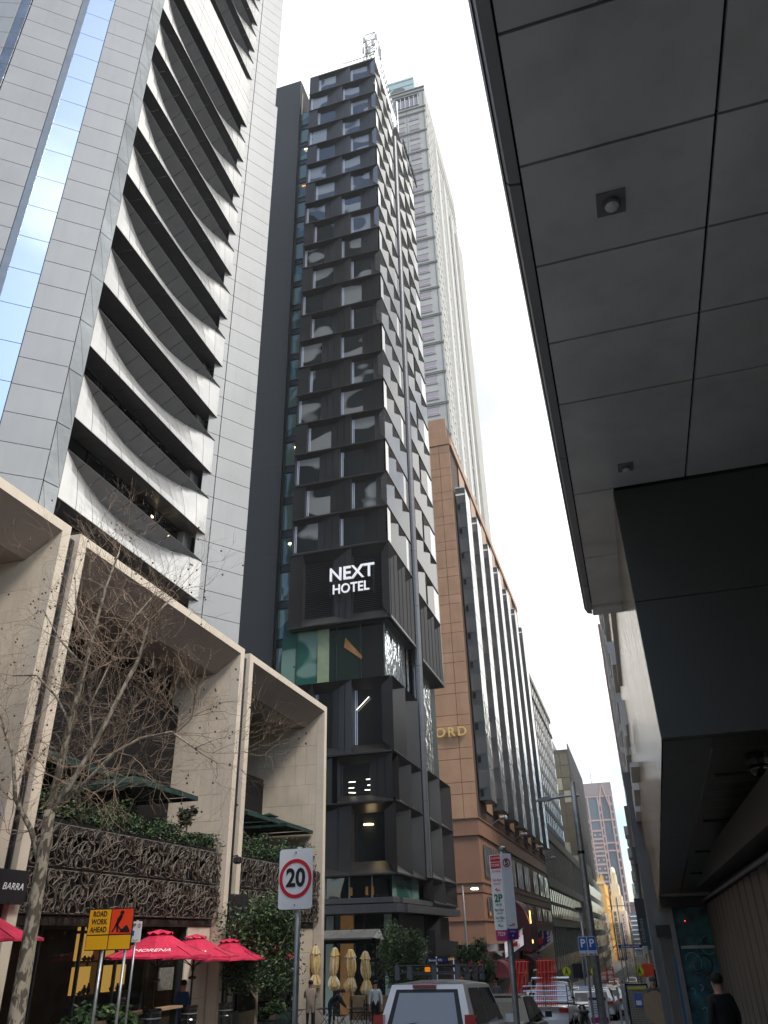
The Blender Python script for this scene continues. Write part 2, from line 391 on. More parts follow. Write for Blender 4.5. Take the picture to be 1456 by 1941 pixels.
interior = mat('dim_interior', (0.035, 0.028, 0.022), .8, var=.3, scale=1)
tan_timber = mat('tan_planter_timber', (0.36, 0.24, 0.14), .7, var=.15, scale=3)
grey_conc = mat('grey_concrete', (0.30, 0.29, 0.27), .8, var=.12, scale=.6, stain=.15)
olive_conc = mat('weathered_precast', (0.27, 0.26, 0.22), .75, var=.12, scale=.4, stain=.15)
gold_glass = mat('bronze_mirror_glass', (0.50, 0.42, 0.29), .16, metal=.8, var=.4, scale=1.6, stretch=(1, 3, .06), bump=.2, bscale=3)
amber_glass = glass('amber_curtain_glass', (0.13, 0.11, 0.07), ior=1.8, wave=.02)
pinkstone = mat('pink_granite', (0.50, 0.34, 0.30), .7, var=.06, scale=.2)
blueglass2 = glass('slate_blue_glass', (0.10, 0.13, 0.17), ior=1.6)
yellow_wall = mat('yellow_painted_wall', (0.72, 0.42, 0.10), .8, var=.06, scale=.3)
cream_wall = mat('cream_render', (0.72, 0.62, 0.42), .8, var=.07, scale=.3)
maroon_wall = mat('brown_brick_tower', (0.14, 0.085, 0.075), .7, var=.1, scale=.2)
mid_grey = mat('grey_fascia', (0.17, 0.17, 0.165), .6, var=.1, scale=.5)
teal_paint = mat('teal_mural_paint', (0.012, 0.085, 0.10), .4, var=.95, scale=3.5)

def mottle(m, c0, c1, scale, lo=.46, hi=.54, stretch=(1, 1, .45)):
    nt = m.node_tree; b = nt.nodes['Principled BSDF']
    g = nt.nodes.new('ShaderNodeNewGeometry'); mp_ = nt.nodes.new('ShaderNodeMapping'); mp_.inputs['Scale'].default_value = stretch
    n = nt.nodes.new('ShaderNodeTexNoise'); n.inputs['Scale'].default_value = scale; n.inputs['Detail'].default_value = 3; n.inputs['Distortion'].default_value = .6
    r = nt.nodes.new('ShaderNodeValToRGB'); r.color_ramp.elements[0].position = lo; r.color_ramp.elements[1].position = hi
    r.color_ramp.elements[0].color = (*c0, 1); r.color_ramp.elements[1].color = (*c1, 1)
    nt.links.new(g.outputs['Position'], mp_.inputs[0]); nt.links.new(mp_.outputs[0], n.inputs['Vector']); nt.links.new(n.outputs[0], r.inputs[0]); nt.links.new(r.outputs[0], b.inputs['Base Color'])
mottle(bark, (.075, .06, .045), (.27, .235, .175), 9.0)
mottle(bark_pale, (.17, .145, .11), (.38, .34, .27), 8.0)
# ------------------------------------------------------------------ ground, road, footpaths
def strip(name, x0, x1, dz, material, ys, kind='structure'):
    b = MB()
    for a, c in zip(ys, ys[1:]):
        b.poly([(x0, a, G(a) + dz), (x1, a, G(a) + dz), (x1, c, G(c) + dz), (x0, c, G(c) + dz)])
    o = b.build(name, material); o['kind'] = kind; return o
YS = [-60, -30, 0, 20, 40, 60, 80, 100, 130, 160, 200, 260, 330, 450, 700]
strip('ground', -2500, 2500, -0.16, asphalt, [-2500, -60, 0, 100, 200, 330, 700, 3000])
strip('road', -9.6, -1.5, -0.15, asphalt, YS)
def walk(name, x0, x1, ys, material=bluestone):
    b = MB().m(material)
    for a, c in zip(ys, ys[1:]):
        b.poly([(x0, a, G(a)), (x1, a, G(a)), (x1, c, G(c)), (x0, c, G(c))])
    b.m(kerbm)
    for x in (x0, x1):
        for a, c in zip(ys, ys[1:]): b.poly([(x, a, G(a)), (x, c, G(c)), (x, c, G(c) - .16), (x, a, G(a) - .16)])
    for y in (ys[0], ys[-1]): b.poly([(x0, y, G(y)), (x1, y, G(y)), (x1, y, G(y) - .16), (x0, y, G(y) - .16)])
    o = b.build(name); o['kind'] = 'structure'; return o
walk('pavement', -1.5, 8, YS)
walk('pavement', -3.0, -1.5, [13.5, 30, 46])
walk('pavement', -5.1, -1.5, [-20, 0, 13.5])
walk('pavement', -30, -9.6, YS)
b = MB()
for i in range(60):
    y = 10 + i * 9
    b.poly([(-7.4, y, G(y) - .146), (-7.28, y, G(y) - .146), (-7.28, y + 3, G(y + 3) - .146), (-7.4, y + 3, G(y + 3) - .146)])
for k in range(3):
    pass
o = b.build('lane_marking', roadpaint); o['kind'] = 'structure'

# ------------------------------------------------------------------ white faceted tower with curved blades
def white_tower():
    t = thing('office_tower', 'pale metal clad office tower with curved projecting sunshade blades and a blue glass strip', 'office tower', (-24, 26, 0))
    XB = -19.5; y0, y1 = 21.3, 32.7; zt = 84.0
    # core bodies behind the skins
    c = MB(); c.prism([(-27.2, 15.85), (-24.30, 16.98), (-21.3, 19.42), (-19.95, 20.55), (-21.35, 21.6), (-21.35, 33.0), (-19.4, 33.3), (-18.55, 34.7), (-28, 46), (-36, 30)], 8.0, zt, 'z')
    c.build('wall', joint_dark, t)
    # left facade: panels hung in 1.4 m courses. direction along the wall d, outward normal n
    P0 = Vector((-19.7, 20.6, 0)); d = Vector((-.777, -.629, 0)); ang = math.atan2(.629, .777)
    n = Vector((.629, -.777, 0))
    def panel_col(s0, s1, z0, z1, pitch, zref, m, dd, nn, a, base, nm='cladding_panel', th=.06, gap=.022):
        w = (s1 - s0) - gap
        k = math.floor((z0 - zref) / pitch)
        while zref + k * pitch < z1:
            za = zref + k * pitch
            me = boxmesh(nm, w, th, pitch - gap, m, .008)
            c_ = base + dd * ((s0 + s1) / 2) + nn * (th / 2 + .01)
            inst(nm, me, t, (c_.x, c_.y, za + pitch / 2), a)
            k += 1
    panel_col(0.0, 1.98, 14.7, 56, 1.405, 17.58, white_panel, d, n, ang, P0)
    panel_col(3.62, 5.95, 20, 62, 1.405, 17.58, white_panel, d, n, ang, P0)
    # bend and next facade going further left
    d2 = Vector((-.93, -.37, 0)); n2 = Vector((.37, -.93, 0)); P2 = P0 + d * 5.97
    panel_col(0.0, .55, 24, 64, 1.405, 17.58, strip_metal, d2, n2, math.atan2(.37, .93), P2)
    panel_col(.56, 2.6, 24, 62, 1.405, 17.58, white_panel, d2, n2, math.atan2(.37, .93), P2)
    # glass strip, recessed a little, with dark side frame
    z = 27.96 - 2.03 * 5
    while z < 60:
        me = boxmesh('window_pane', 1.27, .05, 2.0, blue_glass)
        cc = P0 + d * (2.0 + .64) + n * .0
        inst('window_pane', me, t, (cc.x, cc.y, z + 1.015), ang); z += 2.03
    f = MB(); a_ = P0 + d * 3.28; b_ = P0 + d * 3.6
    f.prism([(a_.x + n.x * .06, a_.y + n.y * .06), (b_.x + n.x * .06, b_.y + n.y * .06), (b_.x, b_.y), (a_.x, a_.y)], 14, 62, 'z')
    f.build('frame', mat('slate_reveal', (.14, .17, .2), .35, metal=.4, var=.1), t)
    # brushed corner strip, diagonal joints: tall triangles
    A = P0; B = Vector((XB, y0, 0)); e = (B - A); L = e.length; e.normalize()
    zz = 12.0; up = True
    while zz < 70:
        h = 2.8
        q0, q1 = A + e * .02, B - e * .01
        for tri in (((q0, zz + .02), (q1, zz + .02), (q0, zz + h - .08)), ((q1, zz + .08), (q1, zz + h - .02), (q0, zz + h - .02))):
            m = MB(); m.poly([(p.x, p.y, z_) for p, z_ in tri]); m.poly([(p.x - .04, p.y + .04, z_) for p, z_ in tri][::-1])
            m.build('corner_panel', strip_metal, t)
        zz += h
    # blades
    NP = 10
    def crease(s):     # s in 0..1 along the blade: depth inward and height above lower lip
        k = math.sin(math.pi * min(1, max(0, (s - .03) / .90))) ** .72 if .03 < s < .93 else 0
        return .86 * k, 2.24 - .52 * k
    pms = []
    for i in range(NP):
        s0, s1 = i / NP, (i + 1) / NP
        dA, hA = crease(s0); dB, hB = crease(s1); g = .014
        ya, yb = y0 + (y1 - y0) * s0 + g, y0 + (y1 - y0) * s1 - g
        w = MB().m(white_fascia)
        N_ = 4
        def pt(u, v):
            dd_ = dA + (dB - dA) * u; hh_ = hA + (hB - hA) * u - .02
            return (-dd_ * (v ** 1.35), ya + (yb - ya) * u, hh_ * v)
        for iu in range(2):
            for iv in range(N_):
                w.poly([pt(iu / 2, iv / N_), pt((iu + 1) / 2, iv / N_), pt((iu + 1) / 2, (iv + 1) / N_), pt(iu / 2, (iv + 1) / N_)])
        w.m(soffit_shaded)
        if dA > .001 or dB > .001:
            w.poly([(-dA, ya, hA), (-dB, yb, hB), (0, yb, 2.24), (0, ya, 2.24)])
        pms.append(w.mesh('fascia_panel', None, smooth=True))
    sof = MB().m(soffit_shaded)
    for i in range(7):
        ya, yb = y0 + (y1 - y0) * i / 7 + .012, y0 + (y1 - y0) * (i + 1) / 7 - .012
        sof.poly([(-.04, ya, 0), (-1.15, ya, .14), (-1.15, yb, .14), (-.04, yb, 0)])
    sofm = sof.mesh('soffit')
    lip = MB().m(lip_dark)
    lip.box(-.05, y0, -.035, .012, y1, 0.0); lip.box(-.05, y0, 2.24, .012, y1, 2.275)
    lipm = lip.mesh('lip')
    body = MB().m(joint_dark)
    body.box(-1.85, y0 + .01, .16, -1.2, y1 - .02, 2.2)
    bodym = body.mesh('blade_core')
    endc = MB().m(white_fascia); endc.box(-1.2, y1 - .03, .0, -.02, y1, 2.24); endc.box(-1.2, y0, .0, -.02, y0 + .03, 2.24)
    endm = endc.mesh('end_cap')
    ks = list(range(-1, 10)) + [11.62, 12.62, 13.62, 14.62]
    for k in ks:
        z = 17.2 + 3.9 * k
        bl = bpy.data.objects.new('sunshade_blade', lipm); COL.objects.link(bl); bl.parent = t
        bl.location = Vector((XB, 0, z)) - t.location
        for pm in pms:
            o = bpy.data.objects.new('fascia_panel', pm); COL.objects.link(o); o.parent = bl
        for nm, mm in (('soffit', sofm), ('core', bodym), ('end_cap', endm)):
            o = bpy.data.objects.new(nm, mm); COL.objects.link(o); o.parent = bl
        # window band under this blade
        wnd = MB().m(black_glass)
        wnd.box(XB - 1.3, y0 + .05, z - 1.72, XB - 1.26, y1 - .8, z + .1)
        wnd.m(blackmetal)
        for j in range(1, 8):
            yy = y0 + (y1 - y0 - .8) * j / 8
            wnd.box(XB - 1.26, yy - .02, z - 1.72, XB - 1.22, yy + .02, z + .1)
        wnd.build('window', None, t)
        # inner side return to the right facade
        r = MB().m(soffit_shaded); r.box(XB - 1.3, y1 - .8, z - 1.72, XB - .9, y1 + .05, z); r.build('side_return', white_panel, t)
    # two warm lights glimpsed behind the glass
    for (yy, zz) in ((29.3, 21.9 - 1.2), (31.0, 21.9 - 1.5)):
        l = MB(); l.box(XB - 1.24, yy, zz, XB - 1.215, yy + .16, zz + .09); l.build('ceiling_lamp', warm_lamp, t)
    # broad flat plant-room band of pale cladding
    pb = MB(); pb.box(XB - 1.2, y0, 56.35, XB - .02, y1, 61.45); pb.build('plant_band', joint_dark, t)
    nb = 6
    for i in range(nb):
        for (za, zb) in ((56.38, 57.2), (57.22, 58.7), (58.72, 59.5), (59.52, 61.4)):
            me = boxmesh('band_panel', (y1 - y0) / nb - .02, .03, zb - za - .02, white_fascia)
            inst('band_panel', me, t, (XB + .002, y0 + (y1 - y0) * (i + .5) / nb, (za + zb) / 2), R(90))
    # right facade: narrow joint strip then panel courses
    d3 = Vector((.56, .83, 0)).normalized(); n3 = Vector((.83, -.56, 0)).normalized(); a3 = math.atan2(.83, .56); P3 = Vector((-19.5, 32.7, 0))
    panel_col(-.62, .18, 12, 84, 1.4, 17.9, white_panel, d3, n3, a3, P3)
    panel_col(.2, 2.42, 12, 61, 1.4, 17.9, white_panel, d3, n3, a3, P3)
    panel_col(.2, 2.2, 61.4, 86, 1.4, 17.9, white_panel, d3, n3, a3, P3)
    # dark recessed window at the far top left corner
    w = MB(); q = P2 + d2 * .65
    w.prism([(q.x, q.y), (q.x - 2, q.y - .8), (q.x - 2.2, q.y - .4), (q.x - .2, q.y + .4)], 43.6, 46.4, 'z'); w.build('window', black_glass, t)
    return t
white_tower()

# ------------------------------------------------------------------ stone portals with bar, terraces and vine screens
def stone_building():
    t = thing('stone_building', 'cream stone podium building of tall portal frames with terrace bars behind vine screens', 'building', (-17, 29, 0))
    X = -15.0; ZT = 13.0
    frames = [(3.0, 17.25), (17.7, 29.4), (29.95, 39.75)]
    for i, (a, c) in enumerate(frames):
        gb = G((a + c) / 2) - 1.5
        # sloped hood: outer lip, sloped face, level underside
        h = MB().m(stone_smooth)
        h.box(X - .5, a + .36, ZT - .30, X, c - .36, ZT)
        h.build('fascia', None, t)
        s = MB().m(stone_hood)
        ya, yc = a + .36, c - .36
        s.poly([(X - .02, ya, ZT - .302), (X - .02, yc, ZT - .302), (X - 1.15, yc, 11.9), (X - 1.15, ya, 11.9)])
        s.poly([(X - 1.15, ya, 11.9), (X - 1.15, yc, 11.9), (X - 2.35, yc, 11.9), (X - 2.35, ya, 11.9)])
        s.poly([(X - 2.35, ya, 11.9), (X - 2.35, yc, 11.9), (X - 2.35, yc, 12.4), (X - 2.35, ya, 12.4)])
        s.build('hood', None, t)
        # pilasters (jamb edges)
        for yy0, yy1 in ((a, a + .36), (c - .36, c)):
            z = ZT
            while z > gb:
                me = boxmesh('jamb_stone', .42, yy1 - yy0 - .0, 1.385, stone_smooth)
                zz = z - .695
                inst('jamb_stone', me, t, (X - .205, (yy0 + yy1) / 2, zz)); z -= 1.39
            bk = MB(); bk.box(X - .40, yy0 + .01, gb, X - .03, yy1 - .01, ZT - .01); bk.build('pilaster', joint_dark, t)
        # side wall of vertical stones facing back along the street
        if True:
            wy = c - .36
            depth = (5.0, 3.1, 6.2)[i]
            bk = MB(); bk.box(X - depth, wy + .035, gb, X - .42, wy + .12, 12.6); bk.build('side_wall', joint_dark, t)
            cw, ch = .60, 1.0
            r = 0; z = 11.9 if True else 12.6
            while z > G(wy) - .3:
                off = rnd.choice((0, .2, .4)) - .4
                x = X - .42
                first = cw + off
                while x > X - depth + .05:
                    w = first if x == X - .42 else cw
                    w = min(w, x - (X - depth))
                    if w > .06:
                        me = boxmesh('facing_stone', w - .010, .04, ch - .010, stone)
                        inst('facing_stone', me, t, (x - w / 2, wy + .02 + rnd.uniform(-.003, .003), z - ch / 2))
                    x -= w
                z -= ch
            # infill above, between hood and top
            ub = MB(); ub.prism([(X - .42, 12.99), (X - .42, 12.42), (X - 1.15, 11.905), (X - depth, 11.905), (X - depth, 12.99)], wy + .0, wy + .04, 'y')
            ub.build('side_wall_head', stone_smooth, t)
            ub = MB(); ub.prism([(X - .42, 11.9), (X - .42, 12.40), (X - 1.14, 11.9)], wy + .0, wy + .04, 'y'); ub.build('side_wall_head', stone, t)
    # dark channel between the portals
    for ya, yc in ((17.27, 17.68), (29.42, 29.93)):
        c = MB(); c.box(X - .35, ya, -4, X - .16, yc, ZT - .25); c.build('downpipe_channel', mat('slate_channel', (.045, .043, .055), .5, var=.1), t)
        c = MB(); c.tube([(X - .12, (ya + yc) / 2 + .04, -3), (X - .12, (ya + yc) / 2 + .04, ZT - .3)], .05); c.build('downpipe', blackmetal, t)
    # back walls and roof of the terraces
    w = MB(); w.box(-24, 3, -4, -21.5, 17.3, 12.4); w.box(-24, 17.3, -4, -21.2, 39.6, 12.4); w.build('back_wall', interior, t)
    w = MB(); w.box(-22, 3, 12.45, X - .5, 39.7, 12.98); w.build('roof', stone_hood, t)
    # black hung box in portal two
    w = MB(); w.box(-21.2, 18.1, 5.9, -17.75, 29.0, 10.6); w.build('black_volume', mat('black_cladding', (.012, .011, .011), .6, var=.1, spec=.15), t)
    w = MB(); w.box(-21.2, 18.1, 10.62, -18.3, 29.02, 11.9); w.build('clerestory', black_glass, t)
    w = MB(); w.box(-21.2, 30.3, 6.0, -18.4, 39.3, 9.3); w.build('black_volume', MC['black_cladding'], t)
    w = MB(); w.box(-21.2, 38.6, 7.2, -18.6, 39.35, 9.3); w.build('glass_balustrade', green_glass, t)
    # terrace floors
    for (a, c) in ((3.4, 16.8), (18.1, 29.0), (30.35, 39.35)):
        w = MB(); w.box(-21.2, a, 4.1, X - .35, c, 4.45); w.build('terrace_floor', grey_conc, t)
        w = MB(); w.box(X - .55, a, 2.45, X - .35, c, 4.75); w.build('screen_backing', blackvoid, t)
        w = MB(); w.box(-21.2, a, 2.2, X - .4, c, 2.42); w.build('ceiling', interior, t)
    # vine screen panels: two courses of woven steel loops
    r2 = random.Random(3)
    def vine_mesh(w, h, seed):
        q = random.Random(seed); b = MB().m(vine)
        for k in range(38):
            ang = q.uniform(0, math.pi * 2); x = q.uniform(0, w); z = q.uniform(0, h)
            pts = []; L = q.randint(9, 15); turn = q.choice((-1, 1)) * q.uniform(.15, .5); st = q.uniform(.09, .15)
            dy = q.uniform(0.0, .16)
            for j in range(L):
                pts.append((min(w - .03, max(.03, x)), dy + .04 * math.sin(j * .7 + k), min(h - .04, max(.04, z))))
                x += math.cos(ang) * st; z += math.sin(ang) * st; ang += turn + q.uniform(-.22, .22)
                if x < .05 or x > w - .05 or z < .05 or z > h - .05:
                    ang += 1.4 * (1 if turn > 0 else -1)
            rad = q.uniform(.016, .028)
            b.tube(pts, rad, seg=4, caps=False)
        b.m(vine)
        for (a0, a1) in (((0.02, .1, .02), (w - .02, .1, .02)), ((w - .02, .1, .02), (w - .02, .1, h - .02)), ((w - .02, .1, h - .02), (.02, .1, h - .02)), ((.02, .1, h - .02), (.02, .1, .02))):
            b.tube([a0, a1], .022, seg=4)
        return b.mesh('vine_screen_panel', None, smooth=True)
    vms = [vine_mesh(1.88, 1.10, s) for s in (11, 12, 13, 14)]
    for (a, n_) in ((5.9, 6), (17.75, 6), (30.0, 5)):
        for i in range(n_):
            for j in range(2):
                o = inst('vine_screen_panel', vms[r2.randrange(4)], t, (X - .10, a + i * 1.91, 2.45 + j * 1.15), R(90)); o['kind'] = 'stuff'
    # shopfront at street level
    gm = glass('shopfront_glass', (.012, .011, .010), ior=1.5, wave=.008, trans=.8)
    for (a, c) in ((3.5, 16.8), (18.1, 27.3), (30.35, 37.4)):
        n_ = max(2, int((c - a) / 1.55)); w_ = (c - a) / n_
        for i in range(n_):
            y = a + i * w_; gz = G(y)
            p = MB(); p.poly([(X - .70, y + .03, gz + .75), (X - .70, y + w_ - .03, gz + .75), (X - .70, y + w_ - .03, 2.4), (X - .70, y + .03, 2.4)]); p.build('shop_window', gm, t)
            f = MB(); f.box(X - .76, y + w_ - .03, gz - .2, X - .66, y + w_ + .03, 2.4); f.build('mullion', blackmetal, t)
            s = MB(); s.box(X - .78, y, gz - .3, X - .60, y + w_, gz + .74); s.build('stall_riser', mat('shopfront_base', (.12, .085, .05), .6, var=.3, scale=2) if i % 3 else mat('green_tile_base', (.03, .07, .055), .4, var=.2), t)
    # stone end blocks beside shopfronts
    for (a, c) in ((27.35, 28.98), (37.45, 39.35)):
        y = a
        bk = MB(); bk.box(X - .8, a, -4, X - .48, c, 2.42); bk.build('pier', joint_dark, t)
        for z0 in (-2.4, -1.2, 0.0, 1.2):
            inst('facing_stone', boxmesh('facing_stone', c - a, .05, 1.19, stone_smooth), t, (X - .45, (a + c) / 2, z0 + .6), R(90))
    # interior of the cafe, lit shelves
    w = MB(); w.box(-20.6, 18.1, -4, -20.5, 28, 2.2); w.build('interior_wall', mat('brown_interior_wall', (.10, .055, .028), .7, var=.4, scale=1.2), t)
    w = MB(); w.box(-21, 3, G(18) - 1.6, X - .75, 39.5, G(18) - 1.5); w.build('interior_floor', interior, t)
    for (yy, zz, ww, hh) in ((22.75, 1.30, .8, .72), (22.75, .42, .8, .72), (24.35, 1.30, 1.1, .72), (24.35, .42, 1.1, .72), (22.75, 2.1, .8, .3)):
        sh = MB(); sh.box(-16.6, yy, zz, -16.5, yy + ww, zz + hh); o = sh.build('lit_shelf', warm_shelf, t)
        fr = MB(); fr.box(-16.5, yy - .04, zz - .05, -16.2, yy + ww + .04, zz); fr.build('shelf_board', MC['brown_interior_wall'], t)
        q = random.Random(int(yy * 10 + zz * 100))
        for k in range(3):
            cyy = yy + .2 + k * (ww - .3) / 2.5; hh_ = q.uniform(.1, .3)
            v = MB(); v.lathe([(.03, zz), (.07 + q.uniform(0, .04), zz + hh_ * .4), (.03, zz + hh_ * .8), (.035, zz + hh_)], -16.35, cyy, 8); v.build('jar', blackmetal, t)
    for (yy, zz) in ((18.6, 2.12), (19.4, 2.1), (20.6, 2.13), (21.4, 2.1), (30.9, 2.1), (33.2, 2.1)):
        l = MB(); l.box(-17.2, yy, zz, -17.05, yy + .12, zz + .03); l.build('downlight', warm_lamp, t)
    for (yy, ww) in ((25.6, .5), (26.4, .35)):
        l = MB(); l.box(-18.6, yy, .2, -18.5, yy + ww, 1.9); l.build('interior_panel', orange_int, t)
    # lettering on the cafe glass and the bar menu board
    text('BAR', .55, signblack, t, (X - .66, 26.3, 1.25), R(90), sx=.8)
    fb = MB(); fb.box(X - .66, 26.1, .35, X - .62, 27.0, 1.0); fb.build('menu_board', mat('menu_paper', (.16, .15, .13), .6, var=.4, scale=10), t)
    return t
stone_building()
def hang_sign(name, label, y0, y1, z0, z1, txt=None):
    t = thing(name, label, 'sign', (-14.85, (y0 + y1) / 2, z0))
    b = MB(); b.box(-14.95, y0, z0, -14.78, y1, z1); b.build('panel', mat('sign_panel_black', (.02, .018, .02), .45, var=.1), t)
    if txt: text(txt, .22, signwhite, t, (-14.775, (y0 + y1) / 2 + .12, (z0 + z1) / 2), R(90), italic=.25, sx=1.1)
hang_sign('hanging_sign', 'black box sign with white BARRA lettering on the cream stone pilaster', 16.7, 17.95, 2.62, 3.38, 'BARRA')
hang_sign('hanging_sign', 'blank black box sign beside the middle downpipe behind the street tree', 29.45, 30.9, 2.6, 3.3)
t = thing('wall_lamp', 'small black wall lamp mounted on the middle dark channel of the stone front', 'wall lamp', (-14.9, 29.45, 4.3))
b = MB(); b.lathe([(.02, 4.62), (.16, 4.56), (.17, 4.40), (.10, 4.34)], -14.75, 29.5, 12); b.build('lamp_shade', blackmetal, t)
b = MB(); b.tube([(-15.0, 29.5, 4.62), (-14.75, 29.5, 4.64), (-14.75, 29.5, 4.58)], .025); b.build('bracket', blackmetal, t)
# ------------------------------------------------------------------ black faceted hotel
def hotel():
    t = thing('hotel_tower', 'tall black faceted hotel tower with folded window bays and a large NEXT HOTEL sign', 'hotel', (-19, 58, 0))
    X1, XL, YF = -15.15, -23.55, 53.3
    ZB, ZTOP, NR = 29.95, 97.3, 20
    P = (ZTOP - ZB) / NR
    core = MB(); core.box(XL + .05, YF + .75, 19.0, X1 - .75, 61.0, ZTOP - .3); core.box(-23, 58, -3, -15.9, 70.3, 96)
    core.build('core', mat('hotel_core', (.02, .02, .022), .6, var=.1), t)
    # a folded cladding cell: u right, y inward, z up; window from u0..uw at depth D, panel rising to the front at u1
    def cell(u1, uw, h, D, mt, sill=.5, head=.55, ribs=True):
        b = MB().m(mt); wz0, wz1 = sill, h - head; e = .0
        b.poly([(0, e, .06), (u1, e, .06), (uw, D, wz0), (0, D, wz0)])                  # sill
        b.poly([(0, D, wz1), (uw, D, wz1), (u1, e, h - .06), (0, e, h - .06)])          # head
        b.poly([(uw, D, wz0), (u1, e, .06), (u1, e, h - .06), (uw, D, wz1)])            # slanting panel
        b.poly([(0, e, .06), (0, D, wz0), (0, D, wz1), (0, e, h - .06)])                # reveal
        if ribs:
            for k in (1, 2):
                f = k / 3.0; uu = uw + (u1 - uw) * f; dd = D * (1 - f); za = wz0 + (.06 - wz0) * f; zb = wz1 + (h - .06 - wz1) * f
                b.box(uu - .012, dd - .03, za + .02, uu + .012, dd, zb - .02)
        return b.mesh('cladding_cell')
    def pane(w, h, m): return boxmesh('window', w, .03, h, m)
    def put_cell(x, y, z, rz, me, uw, h, D, sill, head, glassm, glint=True, D2=None):
        o = inst('cladding_cell', me, t, (x, y, z), rz)
        c_, s_ = math.cos(rz), math.sin(rz)
        def loc(u, v, w): return (x + u * c_ - v * s_, y + u * s_ + v * c_, z + w)
        wh = h - sill - head
        if glassm is not None:
            inst('window', pane(uw, wh, glassm), t, loc(uw / 2, D + .02, sill + wh / 2), rz)
        if glint:  # two pale strips stand for the reveal's sky reflection, painted in their colour
            inst('window_frame', boxmesh('window_frame', .07, .05, wh * .98, mullion), t, loc(.07, D - .03, sill + wh / 2), rz)
            inst('window_frame', boxmesh('window_frame', .05, .05, wh * .98, mullion), t, loc(.20, D - .03, sill + wh / 2), rz)
    W = X1 - XL
    A = [(1.15, 2.2, 4.2), (5.35, 2.15, W - 5.35)]
    Bq = [(.12, 2.15, 4.2), (4.32, 2.1, W - 4.32)]
    ca = [cell(w, uw, P, .36, bronze, .36, .42) for (_, uw, w) in A]; cb = [cell(w, uw, P, .36, bronze, .36, .42) for (_, uw, w) in Bq]
    endA = MB().m(bronze); endA.poly([(0, 0, .06), (1.15, 0, .06), (1.15, 0, P - .06), (0, 0, P - .06)]); endA.poly([(0, 0, .06), (.35, .3, .5), (.35, .3, P - .6), (0, 0, P - .06)])
    endA = endA.mesh('end_panel'); endB = MB().m(bronze); endB.poly([(0, 0, .06), (.12, 0, .06), (.12, 0, P - .06), (0, 0, P - .06)]); endB = endB.mesh('end_panel')
    ledgeF = boxmesh('floor_ledge', W + .06, .12, .10, bronze_edge)
    # side: near block Y 53.3..61, far block 62..70.5
    S1 = 7.6; S2 = 8.4
    sc1 = [(0.0, 1.0, 2.53), (2.53, 1.0, 2.53), (5.06, 1.0, 2.54)]
    cs = cell(2.53, 1.05, P, .5, bronze_side, sill=.6, head=.6, ribs=False); cs2 = cell(2.8, 1.1, P, .5, bronze_side, sill=.6, head=.6, ribs=False)
    led1 = boxmesh('floor_ledge', S1, .14, .09, bronze_edge); led2 = boxmesh('floor_ledge', S2, .14, .09, bronze_edge)
    for r in range(NR):
        z = ZB + r * P; odd = (r % 2 == 0)
        rows, cm, en = (Bq, cb, endB) if odd else (A, ca, endA)
        inst('end_panel', en, t, (XL, YF, z))
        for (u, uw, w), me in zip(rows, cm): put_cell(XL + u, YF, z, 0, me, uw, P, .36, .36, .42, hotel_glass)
        inst('floor_ledge', ledgeF, t, (XL + W / 2, YF - .02, z))
        off = .9 if odd else 0.0
        for k in range(3):
            u = k * 2.53 + (off if k else 0)
            if k == 0 and off:
                e = MB().m(bronze_side); e.poly([(0, 0, .06), (off, .0, .06), (off, 0, P - .06), (0, 0, P - .06)]); BC.setdefault('offp', e.mesh('end_panel')); inst('end_panel', BC['offp'], t, (X1 + .15, YF, z), R(90)); u = off
            if k == 2 and off: continue
            put_cell(X1 + .15, YF + u, z, R(90), cs, 1.05, P, .5, .6, .6, black_glass if z < 70 else black_glass, glint=False)
        if off:
            BC.setdefault('offq', (lambda e: (e.m(bronze_side), e.poly([(0, 0, .06), (1.64, 0, .06), (1.64, .0, P - .06), (0, 0, P - .06)]), e.mesh('end_panel'))[2])(MB()))
            inst('end_panel', BC['offq'], t, (X1 + .15, YF + 5.96, z), R(90))
        inst('floor_ledge', led1, t, (X1 + .16, YF + S1 / 2, z), R(90))
        if z < 94:
            for k in range(3):
                u = k * 2.8 + (off * .8 if k else 0)
                if k == 2 and off: continue
                put_cell(X1 + .45, 62.0 + u, z - 1.2, R(90), cs2, 1.1, P, .5, .6, .6, black_glass, glint=False)
            if off:
                BC.setdefault('offr', (lambda e: (e.m(bronze_side), e.poly([(0, 0, .06), (2.1, 0, .06), (2.1, .0, P - .06), (0, 0, P - .06)]), e.mesh('end_panel'))[2])(MB()))
                inst('end_panel', BC['offr'], t, (X1 + .45, 62.0 + 6.3, z - 1.2), R(90))
            inst('floor_ledge', led2, t, (X1 + .46, 62 + S2 / 2, z - 1.2), R(90))
    b = MB(); b.box(XL, YF, ZTOP, X1 + .15, YF + .3, ZTOP + .25); b.box(X1 - .15, YF + .3, ZTOP, X1 + .15, 61.0, ZTOP + .25); b.build('parapet', bronze, t)
    b = MB(); b.box(X1 - .5, 60.95, 23.5, X1 + .1, 61.05, ZTOP); b.box(X1 - .5, 61.9, 14, X1 + .42, 62.0, 92); b.box(-16.3, 61.0, -2, -16.2, 62.0, 92); b.box(X1 - .6, 70.38, 3.9, X1 + .44, 70.46, 13.4); b.box(X1 - .6, 70.38, 22.6, X1 + .46, 70.46, 93); b.build('side_return', bronze_side, t)
    # round vertical pipe between the side blocks, in lengths
    z = 5.6
    while z < 93:
        p = MB(); p.tube([(-14.95, 61.48, z), (-14.95, 61.48, min(93, z + 5.4))], .33, seg=12); p.build('pipe', mat('grey_pipe_metal', (.11, .11, .115), .38, metal=.6, var=.08), t, smooth=False); z += 5.43
    # louvred double storey with the sign
    z0, z1 = 23.45, 29.95; h = z1 - z0
